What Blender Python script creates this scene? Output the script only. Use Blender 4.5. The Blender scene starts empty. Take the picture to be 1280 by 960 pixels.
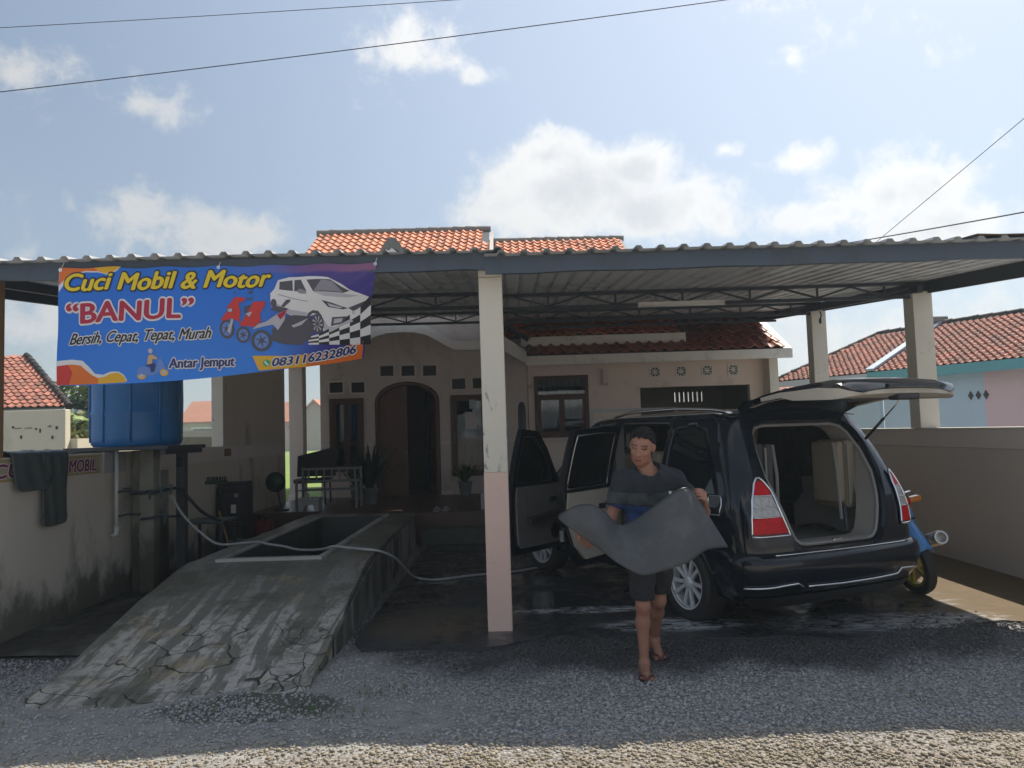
import bpy, bmesh, math, random
import numpy as np
from math import sin, cos, pi, radians, sqrt, atan, exp
from mathutils import Vector, Matrix
from mathutils.geometry import delaunay_2d_cdt
random.seed(7); rng = np.random.default_rng(7)
SC = bpy.context.scene
COL = SC.collection

# ------------------------------------------------------------------ camera
cd = bpy.data.cameras.new('camera'); cam = bpy.data.objects.new('camera', cd); COL.objects.link(cam)
cd.sensor_width = 36.0; cd.lens = 27.0; cd.clip_start = 0.05; cd.clip_end = 2000
cam.matrix_world = Matrix.Translation((0, 0, 1.62)) @ Matrix.Rotation(pi/2 + atan(61/960), 4, 'X') @ Matrix.Rotation(radians(-1.75), 4, 'Z')
SC.camera = cam

# ------------------------------------------------------------------ node helper
class NT:
    def __init__(s, tree): s.t = tree; s.n = tree.nodes; s.l = tree.links
    def node(s, typ, **kw):
        n = s.n.new(typ)
        for k, v in kw.items(): setattr(n, k, v)
        return n
    def put(s, sock, v):
        if isinstance(v, bpy.types.NodeSocket): s.l.new(v, sock)
        elif v is not None:
            if isinstance(v, (tuple, list)) and sock.type == 'RGBA' and len(v) == 3: v = (*v, 1)
            sock.default_value = v
    def math(s, op, a, b=None, c=None, clamp=False):
        n = s.node('ShaderNodeMath', operation=op); n.use_clamp = clamp
        for i, x in enumerate((a, b, c)):
            if x is not None: s.put(n.inputs[i], x)
        return n.outputs[0]
    def vmath(s, op, a, b=None):
        n = s.node('ShaderNodeVectorMath', operation=op)
        s.put(n.inputs[0], a)
        if b is not None: s.put(n.inputs[1], b)
        return n.outputs['Value'] if op in ('DOT_PRODUCT', 'LENGTH') else n.outputs['Vector']
    def mix(s, f, a, b, typ='MIX'):
        n = s.node('ShaderNodeMix', data_type='RGBA', blend_type=typ)
        s.put(n.inputs[0], f); s.put(n.inputs[6], a); s.put(n.inputs[7], b)
        return n.outputs[2]
    def noise(s, vec, scale, detail=4, rough=.55, dist=0.0):
        n = s.node('ShaderNodeTexNoise')
        if vec is not None: s.put(n.inputs['Vector'], vec)
        n.inputs['Scale'].default_value = scale; n.inputs['Detail'].default_value = detail
        n.inputs['Roughness'].default_value = rough; n.inputs['Distortion'].default_value = dist
        return n.outputs[0]
    def voro(s, vec, scale, feature='F1', out='Distance', rnd=1.0):
        n = s.node('ShaderNodeTexVoronoi', feature=feature)
        if vec is not None: s.put(n.inputs['Vector'], vec)
        n.inputs['Scale'].default_value = scale
        n.inputs['Randomness'].default_value = rnd
        return n.outputs[out]
    def ramp(s, v, lo, hi, a=0.0, b=1.0):
        n = s.node('ShaderNodeMapRange'); n.interpolation_type = 'SMOOTHSTEP'
        s.put(n.inputs[0], v)
        for i, x in enumerate((lo, hi, a, b)): n.inputs[i+1].default_value = x
        return n.outputs[0]
    def mapping(s, vec, scale=(1, 1, 1), rot=(0, 0, 0), loc=(0, 0, 0)):
        n = s.node('ShaderNodeMapping'); s.put(n.inputs[0], vec)
        n.inputs['Scale'].default_value = scale; n.inputs['Rotation'].default_value = rot; n.inputs['Location'].default_value = loc
        return n.outputs[0]
    def sep(s, vec):
        n = s.node('ShaderNodeSeparateXYZ'); s.put(n.inputs[0], vec); return n.outputs

# ------------------------------------------------------------------ sky, sun, exposure
SUN = Vector((0.48, 0.63, 1.0)).normalized()
SUN_EL = math.asin(SUN.z); SUN_AZ = math.atan2(SUN.x, SUN.y)
SKY_STRENGTH = 0.085
w = bpy.data.worlds.new('World'); SC.world = w; w.use_nodes = True
W = NT(w.node_tree); W.n.clear()
sky = W.node('ShaderNodeTexSky', sky_type='NISHITA'); sky.sun_disc = False
sky.sun_elevation = SUN_EL; sky.sun_rotation = SUN_AZ
sky.altitude = 20; sky.air_density = 1.1; sky.dust_density = 1.3; sky.ozone_density = 2.2
tc = W.node('ShaderNodeTexCoord'); D = tc.outputs['Generated']
sx, sy, sz = W.sep(D)
R0 = cam.matrix_world.to_3x3()
def pdir(x, y): return (R0 @ Vector(((x-640)/960, -(y-480)/960, -1))).normalized()
dist = W.noise(D, 7.0, 3, .6)
fbm = W.noise(D, 9.0, 9, .58, .25)
fine = W.noise(D, 30.0, 8, .62, .3)
# (direction, half width, half height, strength) of the clouds over the houses
blobs = [((705, 238), 140, 66, 1.05), ((815, 262), 105, 46, .95), ((625, 258), 80, 40, .85), ((690, 195), 70, 38, .95), ((785, 212), 75, 38, .9),
         ((1110, 245), 100, 52, .82), ((1170, 285), 140, 40, .75), ((1040, 268), 70, 28, .8), ((15, 95), 72, 48, .66), ((185, 130), 50, 28, .62),
         ((515, 62), 62, 42, .46), ((590, 95), 35, 14, .5), ((180, 262), 80, 40, .62), ((285, 290), 120, 34, .66), ((998, 203), 45, 26, .6), ((908, 187), 20, 12, .6),
         ((1130, 440), 260, 70, .62), ((60, 400), 200, 60, .45)]
dens = None
for (px, py), rx, rz, st in blobs:
    c = pdir(px, py); rt = Vector((c.y, -c.x, 0)).normalized(); up = rt.cross(c)
    d = W.vmath('SUBTRACT', D, tuple(c))
    e1 = W.math('MULTIPLY', W.vmath('DOT_PRODUCT', d, tuple(rt)), 960/rx)
    e2 = W.math('MULTIPLY', W.vmath('DOT_PRODUCT', d, tuple(up)), 960/rz)
    fw = W.math('MULTIPLY', W.vmath('DOT_PRODUCT', d, tuple(c)), 3.0)
    e = W.math('SQRT', W.math('ADD', W.math('ADD', W.math('MULTIPLY', e1, e1), W.math('MULTIPLY', e2, e2)), W.math('MULTIPLY', fw, fw)))
    m = W.math('MULTIPLY', W.math('SUBTRACT', 1.25, e), st)
    dens = m if dens is None else W.math('SMOOTH_MAX', dens, m, 0.12)
dens = W.math('MAXIMUM', dens, -0.75)
# loose cloud over the rest of the dome
far = W.ramp(W.noise(W.mapping(D, (1, 1, 2.2)), 3.1, 5, .55), .42, .62, -0.75, .75)
below = W.ramp(sy, .35, .75, 1, 0)
dens = W.math('MAXIMUM', dens, W.math('SUBTRACT', far, W.math('MULTIPLY', W.math('SUBTRACT', 1.0, below), 0.75)))
den = W.math('ADD', dens, W.math('MULTIPLY', W.math('SUBTRACT', fbm, .5), 2.0))
den = W.math('ADD', den, W.math('MULTIPLY', W.math('SUBTRACT', fine, .5), 1.25))
mask = W.math('MULTIPLY', W.ramp(den, .08, .72), .94)
core = W.ramp(W.math('ADD', den, W.math('MULTIPLY', W.math('SUBTRACT', dist, .5), 1.6)), .5, 1.5)
CL = 0.74
lit = W.ramp(W.vmath('DOT_PRODUCT', D, tuple(SUN)), .45, 1.0)
opp = W.ramp(W.vmath('DOT_PRODUCT', D, tuple(SUN)), .25, -.45)   # clouds across from the sun are lit from the front
bright = W.mix(lit, (6.9*CL, 7.0*CL, 7.1*CL), (12.5*CL, 12.4*CL, 12.2*CL))
dark = W.mix(lit, (5.6*CL, 5.9*CL, 6.3*CL), (9.3*CL, 9.5*CL, 9.8*CL))
cc = W.mix(opp, W.mix(core, bright, dark), (10.6, 10.3, 9.9))
# pale tropical haze low in the sky
hz = W.ramp(sz, -.05, .55, .64, .44)
skyc = W.mix(hz, sky.outputs[0], W.mix(lit, (2.8, 3.2, 3.65), (6.5, 7.2, 7.9)))
col = W.mix(mask, skyc, cc)
bg = W.node('ShaderNodeBackground'); W.put(bg.inputs[0], col); bg.inputs[1].default_value = SKY_STRENGTH
wo = W.node('ShaderNodeOutputWorld'); W.l.new(bg.outputs[0], wo.inputs[0])

sl = bpy.data.lights.new('sun', 'SUN'); so = bpy.data.objects.new('sun', sl); COL.objects.link(so)
sl.energy = 4.6; sl.angle = radians(.53); sl.color = (1.0, .93, .82)
so.rotation_euler = SUN.to_track_quat('Z', 'Y').to_euler(); so.location = (12, 16, 26)
SC.view_settings.view_transform = 'Standard'; SC.view_settings.look = 'None'
SC.view_settings.exposure = 0.62; SC.view_settings.gamma = 1.0
SC.cycles.max_bounces = 10; SC.cycles.diffuse_bounces = 7; SC.cycles.transparent_max_bounces = 12
SC.cycles.use_denoising = True

# ------------------------------------------------------------------ materials
MATS = {}
def mat(name, col, rough=.6, var=.12, vscale=4.0, bump=0.0, bscale=60.0, metal=0.0, spec=.5, coat=0.0,
        dirt=None, dscale=2.5, damt=.5, dlo=.5, dhi=.68, stretch=(1, 1, 1), rvar=0.0, attr=None, bdet=3):
    if name in MATS: return MATS[name]
    m = bpy.data.materials.new(name); m.use_nodes = True
    T = NT(m.node_tree); b = T.n['Principled BSDF']
    o = T.node('ShaderNodeTexCoord').outputs['Object']
    if stretch != (1, 1, 1): o = T.mapping(o, stretch)
    c = T.mix(T.noise(o, vscale, 5, .6), tuple(x*(1-var) for x in col), tuple(min(1, x*(1+var)) for x in col))
    if attr:
        a = T.node('ShaderNodeAttribute', attribute_name=attr)
        c = T.mix(1.0, c, a.outputs['Color'], 'MULTIPLY')
    if dirt: c = T.mix(T.math('MULTIPLY', T.ramp(T.noise(o, dscale, 7, .65, .4), dlo, dhi), damt), c, dirt)
    T.put(b.inputs['Base Color'], c)
    if rvar: T.put(b.inputs['Roughness'], T.math('ADD', rough-rvar, T.math('MULTIPLY', T.noise(o, vscale*2.3, 4), 2*rvar), clamp=True))
    else: b.inputs['Roughness'].default_value = rough
    b.inputs['Metallic'].default_value = metal; b.inputs['Specular IOR Level'].default_value = spec
    if coat: b.inputs['Coat Weight'].default_value = coat; b.inputs['Coat Roughness'].default_value = .03
    if bump:
        bn = T.node('ShaderNodeBump'); bn.inputs['Strength'].default_value = bump; bn.inputs['Distance'].default_value = .02
        T.put(bn.inputs['Height'], T.noise(o, bscale, bdet, .6)); T.l.new(bn.outputs[0], b.inputs['Normal'])
    MATS[name] = m; return m

def glass(name, tint, gloss=.12, rough=.02):
    if name in MATS: return MATS[name]
    m = bpy.data.materials.new(name); m.use_nodes = True
    T = NT(m.node_tree); T.n.remove(T.n['Principled BSDF'])
    tr = T.node('ShaderNodeBsdfTransparent'); tr.inputs[0].default_value = (*tint, 1)
    gl = T.node('ShaderNodeBsdfGlossy'); gl.inputs['Roughness'].default_value = rough; gl.inputs[0].default_value = (1, 1, 1, 1)
    fr = T.node('ShaderNodeFresnel'); fr.inputs[0].default_value = 1.5
    nz = T.noise(T.node('ShaderNodeTexCoord').outputs['Object'], 2.0, 3)
    f = T.math('MULTIPLY', T.math('ADD', fr.outputs[0], gloss*.3), T.math('ADD', .75, T.math('MULTIPLY', nz, .5)), clamp=True)
    f = T.math('MULTIPLY', f, .6)
    mx = T.node('ShaderNodeMixShader'); T.put(mx.inputs[0], f); T.l.new(tr.outputs[0], mx.inputs[1]); T.l.new(gl.outputs[0], mx.inputs[2])
    T.l.new(mx.outputs[0], T.n['Material Output'].inputs[0])
    MATS[name] = m; return m

# ------------------------------------------------------------------ mesh helpers
class MB:
    def __init__(s): s.v = []; s.f = []; s.m = []
    def add(s, vs, fs, mi=0):
        o = len(s.v); s.v += [tuple(p) for p in vs]; s.f += [tuple(i+o for i in f) for f in fs]; s.m += [mi]*len(fs); return s
    def box(s, c, d, mi=0, M=None):
        x, y, z = (q/2 for q in d)
        vs = [Vector((a*x, b*y, e*z)) for a in (-1, 1) for b in (-1, 1) for e in (-1, 1)]
        if M is not None: vs = [M @ v for v in vs]
        vs = [v + Vector(c) for v in vs]
        return s.add(vs, [(0, 1, 3, 2), (4, 6, 7, 5), (0, 4, 5, 1), (2, 3, 7, 6), (0, 2, 6, 4), (1, 5, 7, 3)], mi)
    def lohi(s, a, b, mi=0):
        return s.box([(p+q)/2 for p, q in zip(a, b)], [abs(q-p) for p, q in zip(a, b)], mi)
    def bar(s, p, q, w, h, mi=0, up=(0, 0, 1)):
        p, q = Vector(p), Vector(q); d = (q-p); L = d.length; d.normalize()
        x = d.cross(Vector(up))
        if x.length < 1e-4: x = d.cross(Vector((1, 0, 0)))
        x.normalize(); z = x.cross(d)
        M = Matrix((x, d, z)).transposed()
        return s.box((p+q)/2, (w, L, h), mi, M)
    def tube(s, pts, r, n=8, mi=0, cap=True):
        pts = [Vector(p) for p in pts]; rs = r if isinstance(r, (list, tuple)) else [r]*len(pts)
        vs = []; prev = None
        for i, p in enumerate(pts):
            t = (pts[min(i+1, len(pts)-1)] - pts[max(i-1, 0)]).normalized()
            if prev is None:
                a = t.cross(Vector((0, 0, 1)))
                if a.length < .1: a = t.cross(Vector((1, 0, 0)))
            else: a = prev - t*prev.dot(t)
            a.normalize(); prev = a; b = t.cross(a)
            vs += [p + (a*cos(2*pi*k/n) + b*sin(2*pi*k/n))*rs[i] for k in range(n)]
        fs = [(i*n+k, i*n+(k+1) % n, (i+1)*n+(k+1) % n, (i+1)*n+k) for i in range(len(pts)-1) for k in range(n)]
        if cap: fs += [tuple(range(n-1, -1, -1)), tuple(range((len(pts)-1)*n, len(pts)*n))]
        return s.add(vs, fs, mi)
    def lathe(s, prof, c=(0, 0, 0), axis='Z', n=24, mi=0):
        vs = []
        for r, h in prof:
            for k in range(n):
                a = 2*pi*k/n; p = (r*cos(a), r*sin(a), h)
                if axis == 'X': p = (h, r*cos(a), r*sin(a))
                if axis == 'Y': p = (r*cos(a), h, r*sin(a))
                vs.append((p[0]+c[0], p[1]+c[1], p[2]+c[2]))
        fs = [(i*n+k, i*n+(k+1) % n, (i+1)*n+(k+1) % n, (i+1)*n+k) for i in range(len(prof)-1) for k in range(n)]
        return s.add(vs, fs, mi)
    def prism(s, poly, fn, d0, d1, mi=0):
        n = len(poly)
        vs = [fn(a, b, d0) for a, b in poly] + [fn(a, b, d1) for a, b in poly]
        return s.add(vs, [tuple(range(n)), tuple(range(2*n-1, n-1, -1))] + [(i, i+n, (i+1) % n+n, (i+1) % n) for i in range(n)], mi)
    def grid(s, P, mi=0, closed=False):
        nr, nc = len(P), len(P[0]); vs = [p for row in P for p in row]
        fs = [(i*nc+j, i*nc+(j+1) % nc, (i+1)*nc+(j+1) % nc, (i+1)*nc+j) for i in range(nr-1) for j in range(nc if closed else nc-1)]
        return s.add(vs, fs, mi)
    def build(s, name, mats, parent=None, smooth=False, bevel=0.0, seg=2, loc=None, solid=0.0, angle=None, fix=True):
        me = bpy.data.meshes.new(name); me.from_pydata([tuple(v) for v in s.v], [], s.f)
        if not isinstance(mats, (list, tuple)): mats = [mats]
        for m in mats: me.materials.append(m)
        if len(mats) > 1: me.polygons.foreach_set('material_index', s.m)
        if fix:
            bm = bmesh.new(); bm.from_mesh(me); bmesh.ops.recalc_face_normals(bm, faces=bm.faces); bm.to_mesh(me); bm.free()
        if smooth: me.polygons.foreach_set('use_smooth', [True]*len(me.polygons))
        o = bpy.data.objects.new(name, me); COL.objects.link(o)
        if angle is not None:
            me.polygons.foreach_set('use_smooth', [True]*len(me.polygons)); me.set_sharp_from_angle(angle=radians(angle))
        if parent is not None: o.parent = parent
        if loc is not None: o.location = loc
        if solid: md = o.modifiers.new('solid', 'SOLIDIFY'); md.thickness = solid; md.offset = 0
        if bevel: md = o.modifiers.new('bevel', 'BEVEL'); md.width = bevel; md.segments = seg; md.limit_method = 'ANGLE'; md.angle_limit = radians(40); md.harden_normals = False
        return o

def thing(name, label, cat, loc=(0, 0, 0), rotz=0.0, group=None):
    o = bpy.data.objects.new(name, None); COL.objects.link(o); o.location = loc; o.rotation_euler = (0, 0, rotz)
    o.empty_display_size = .2; return tag(o, label, cat, group)
def tag(o, label, cat, group=None):
    o['label'] = label; o['category'] = cat
    if group: o['group'] = group
    return o
def kind(o, k): o['kind'] = k; return o
def dup(root, loc, label, rotz=None, group=None):
    r = root.copy(); COL.objects.link(r); r.location = loc; r['label'] = label
    if rotz is not None: r.rotation_euler = (0, 0, rotz)
    if group: r['group'] = group
    for ch in list(root.children):
        c = ch.copy(); COL.objects.link(c); c.parent = r
        for g in list(ch.children):
            d = g.copy(); COL.objects.link(d); d.parent = c
    return r

def inpoly(x, y, poly):
    r = False; n = len(poly); j = n-1
    for i in range(n):
        xi, yi = poly[i]; xj, yj = poly[j]
        if (yi > y) != (yj > y) and x < (xj-xi)*(y-yi)/(yj-yi)+xi: r = not r
        j = i
    return r
def resample(poly, sp):
    out = []
    for i, p in enumerate(poly):
        q = poly[(i+1) % len(poly)]; L = math.hypot(q[0]-p[0], q[1]-p[1]); n = max(1, int(round(L/sp)))
        out += [(p[0]+(q[0]-p[0])*k/n, p[1]+(q[1]-p[1])*k/n) for k in range(n)]
    return out
def cdt(outer, holes=(), sp=None, jitter=0.0):
    loops = [list(outer)] + [list(h) for h in holes]
    if sp: loops = [resample(l, sp) for l in loops]
    vs = []; es = []
    for l in loops:
        o = len(vs); vs += [Vector(p) for p in l]; es += [(o+i, o+(i+1) % len(l)) for i in range(len(l))]
    if sp:
        xs = [p[0] for p in loops[0]]; ys = [p[1] for p in loops[0]]; bd = np.array([p for l in loops for p in l])
        y = min(ys)+sp/2; row = 0
        while y < max(ys):
            x = min(xs)+sp/2+(sp/2 if row % 2 else 0)
            while x < max(xs):
                if inpoly(x, y, loops[0]) and not any(inpoly(x, y, h) for h in loops[1:]) and ((bd-(x, y))**2).sum(1).min() > (sp*.45)**2:
                    vs.append(Vector((x, y)))
                x += sp
            y += sp*.87; row += 1
    r = delaunay_2d_cdt(vs, es, [], 0, 1e-6)
    V = [tuple(v) for v in r[0]]; F = []
    for f in r[2]:
        cx = sum(V[i][0] for i in f)/len(f); cy = sum(V[i][1] for i in f)/len(f)
        if inpoly(cx, cy, loops[0]) and not any(inpoly(cx, cy, h) for h in loops[1:]): F.append(tuple(f))
    return V, F, loops
def sheet(mb, outer, holes, fn, sp=None, mi=0):
    V, F, L = cdt(outer, holes, sp); mb.add([fn(a, b) for a, b in V], F, mi); return L
def slab(mb, outer, holes, fn, d0, d1, sp=None, mi=0, mi_edge=None):
    V, F, L = cdt(outer, holes, sp)
    mb.add([fn(a, b, d0) for a, b in V], F, mi); mb.add([fn(a, b, d1) for a, b in V], [tuple(reversed(f)) for f in F], mi)
    for l in L:
        n = len(l); mb.add([fn(a, b, d0) for a, b in l]+[fn(a, b, d1) for a, b in l], [(i, (i+1) % n, (i+1) % n+n, i+n) for i in range(n)], mi if mi_edge is None else mi_edge)
    return mb
def rect(a0, b0, a1, b1): return [(a0, b0), (a1, b0), (a1, b1), (a0, b1)]
def spline(pts, n):
    P = [Vector(p) for p in pts]; out = []
    for i in range(len(P)-1):
        p0, p1, p2, p3 = P[max(i-1, 0)], P[i], P[i+1], P[min(i+2, len(P)-1)]
        for k in range(n):
            t = k/n; out.append(.5*((2*p1)+(p2-p0)*t+(2*p0-5*p1+4*p2-p3)*t*t+(3*p1-p0-3*p2+p3)*t**3))
    out.append(P[-1]); return out
def lerp(x, xs, ys): return float(np.interp(x, xs, ys))
def rnd(a, b): return random.uniform(a, b)
def bm_round_box(c, d, r=.03, M=None):
    bm = bmesh.new(); bmesh.ops.create_cube(bm, size=1)
    for v in bm.verts: v.co = Vector((v.co.x*d[0], v.co.y*d[1], v.co.z*d[2]))
    bmesh.ops.bevel(bm, geom=bm.edges[:], offset=r, segments=3, profile=.6, affect='EDGES')
    vs = [(M @ v.co if M is not None else v.co) + Vector(c) for v in bm.verts]; bm.verts.index_update()
    fs = [tuple(v.index for v in f.verts) for f in bm.faces]; bm.free(); return vs, fs
MB.rbox = lambda s, c, d, r=.03, M=None, mi=0: s.add(*bm_round_box(c, d, r, M), mi)

# common materials
m_cream = mat('cream_paint', (.70, .66, .58), .75, .1, 2.5, .1, 90, dirt=(.16, .14, .12), dscale=5, damt=.5, dlo=.6, dhi=.72)
m_peach = mat('peach_paint', (.72, .52, .45), .75, .1, 2.5, .12, 80, dirt=(.20, .15, .13), dscale=4, damt=.5, dlo=.58, dhi=.75)
m_taupe = mat('taupe_wall_paint', (.60, .525, .485), .85, .08, 1.2, .12, 50, dirt=(.30, .235, .18), dscale=1.6, damt=.5, stretch=(1, 1, .45))
m_taupe_light = mat('light_taupe_paint', (.66, .59, .545), .85, .08, 1.2, .1, 50)
m_white = mat('white_paint', (.76, .74, .69), .65, .07, 3, .05, 80, dirt=(.3, .28, .25), dscale=3, damt=.35)
m_steel = mat('dark_steel_paint', (.032, .040, .054), .5, .15, 3, .0)
m_dwood = mat('dark_wood', (.085, .035, .022), .45, .25, 6, .1, 40, stretch=(1, 1, .2))
m_black = mat('black_plastic', (.018, .018, .02), .45, .2, 8)
m_grey = mat('grey_plastic', (.28, .28, .28), .5, .1, 6)
m_chrome = mat('chrome', (.75, .76, .78), .12, .05, 8, metal=1)
m_concrete = mat('grey_concrete', (.30, .285, .26), .85, .2, 3, .25, 45, dirt=(.1, .1, .08), dscale=2.2, damt=.6)
# ================================================================== THE SETTING
def ellipse(T, x, y, cx, cy, rx, ry, nz, amt=.6, soft=.5):
    a = T.math('DIVIDE', T.math('SUBTRACT', x, cx), rx); b = T.math('DIVIDE', T.math('SUBTRACT', y, cy), ry)
    e = T.math('SQRT', T.math('ADD', T.math('MULTIPLY', a, a), T.math('MULTIPLY', b, b)))
    e = T.math('ADD', e, T.math('MULTIPLY', T.math('SUBTRACT', nz, .5), amt))
    return T.ramp(e, 1-soft/2, 1+soft/2, 1, 0)
def ground_material():
    m = bpy.data.materials.new('gravel_ground'); m.use_nodes = True; T = NT(m.node_tree); b = T.n['Principled BSDF']
    o = T.node('ShaderNodeTexCoord').outputs['Object']; x, y, z = T.sep(o)
    n1 = T.noise(o, 1.6, 7, .65, .3); n2 = T.noise(o, 9, 6, .65)
    v = T.voro(o, 42, 'F1', 'Color'); vd = T.voro(o, 42, 'F1', 'Distance')
    g = T.mix(T.sep(v)[0], (.17, .172, .176), (.42, .422, .425))
    g = T.mix(T.ramp(vd, .35, .75), g, (.13, .13, .135))
    tan = T.mix(n2, (.15, .115, .078), (.28, .22, .155))
    tm = T.math('MULTIPLY', T.ramp(T.math('ADD', y, T.math('MULTIPLY', n1, .8)), 4.7, 4.2), .62)  # dusty tan of the front strip, with the sun's warmth put in
    c = T.mix(tm, g, tan)
    cem = T.mix(T.math('ADD', T.math('MULTIPLY', n2, .5), T.math('MULTIPLY', T.noise(o, 40, 5, .7), .5)), (.13, .13, .125), (.40, .395, .375))
    cm = T.math('MAXIMUM', ellipse(T, x, y, -2.15, 4.5, 1.95, .62, n1, .9, .35), ellipse(T, x, y, -1.15, 5.2, .3, .8, n1, .8, .3))
    cm = T.math('MULTIPLY', cm, T.ramp(T.noise(o, 6, 9, .75), .30, .52))
    c = T.mix(cm, c, cem)
    c = T.mix(T.math('MULTIPLY', ellipse(T, x, y, -1.62, 4.78, .56, .27, n1, .9, .2), .9), c, T.mix(n2, (.035, .04, .03), (.10, .105, .085)))
    wet = T.math('MAXIMUM', ellipse(T, x, y, 1.5, 6.4, 2.8, 1.2, n1, .7, .4), ellipse(T, x, y, -3.8, 7.2, .75, 1.6, n1, .9, .5))
    c = T.mix(T.math('MULTIPLY', wet, .82), c, T.mix(1.0, c, (.16, .17, .18), 'MULTIPLY'))
    far = T.ramp(y, 14, 22); c = T.mix(far, c, T.mix(n1, (.10, .13, .03), (.2, .17, .09)))
    T.put(b.inputs['Base Color'], c)
    T.put(b.inputs['Roughness'], T.math('SUBTRACT', .9, T.math('MULTIPLY', wet, .45)))
    bn = T.node('ShaderNodeBump'); bn.inputs['Strength'].default_value = .8; bn.inputs['Distance'].default_value = .02
    hgt = T.math('ADD', T.math('MULTIPLY', T.math('SUBTRACT', 1.0, vd), T.math('SUBTRACT', 1.0, T.math('MULTIPLY', cm, .8))), T.math('MULTIPLY', n2, .6))
    T.put(bn.inputs['Height'], hgt); T.l.new(bn.outputs[0], b.inputs['Normal'])
    return m
m_ground = ground_material()
mb = MB()
xs = [-600, -120, -40, -14]+list(np.arange(-6, 6.6, .3))+[14, 40, 120, 600]; ys = [-300, -60, -12, 0, 2]+list(np.arange(3, 6.2, .12))+[7, 9, 12, 16, 24, 60, 160, 900]
mb.grid([[(x, y, (.012*sin(x*2.3+y)+.009*sin(3.1*y-x*1.7)) if 3 < y < 6.1 and abs(x) < 6 else 0.0) for x in xs] for y in ys])
kind(mb.build('ground', m_ground, smooth=True), 'structure')

# unseen pale paving added before the forecourt to bounce sun under the canopy
mb = MB(); mb.lohi((-80, -3.6, -.05), (80, 3.05, .012))
kind(mb.build('bounce_road', mat('pale_bounce_concrete', (.42, .40, .36), .9, .12, 1.5, .3, 40, dirt=(.28, .25, .2), dscale=.8, damt=.5)), 'structure')
# grass field behind the houses
m_lawn = mat('field_grass', (.15, .23, .035), .9, .45, .35, .5, 9, dirt=(.24, .22, .08), dscale=.25, damt=.6)
mb = MB(); mb.grid([[(-45, y, .03), (-12, y, .03), (-3.9, y, .03)] for y in (17, 24, 40, 80, 170)])
kind(mb.build('lawn', m_lawn), 'structure')

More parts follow.
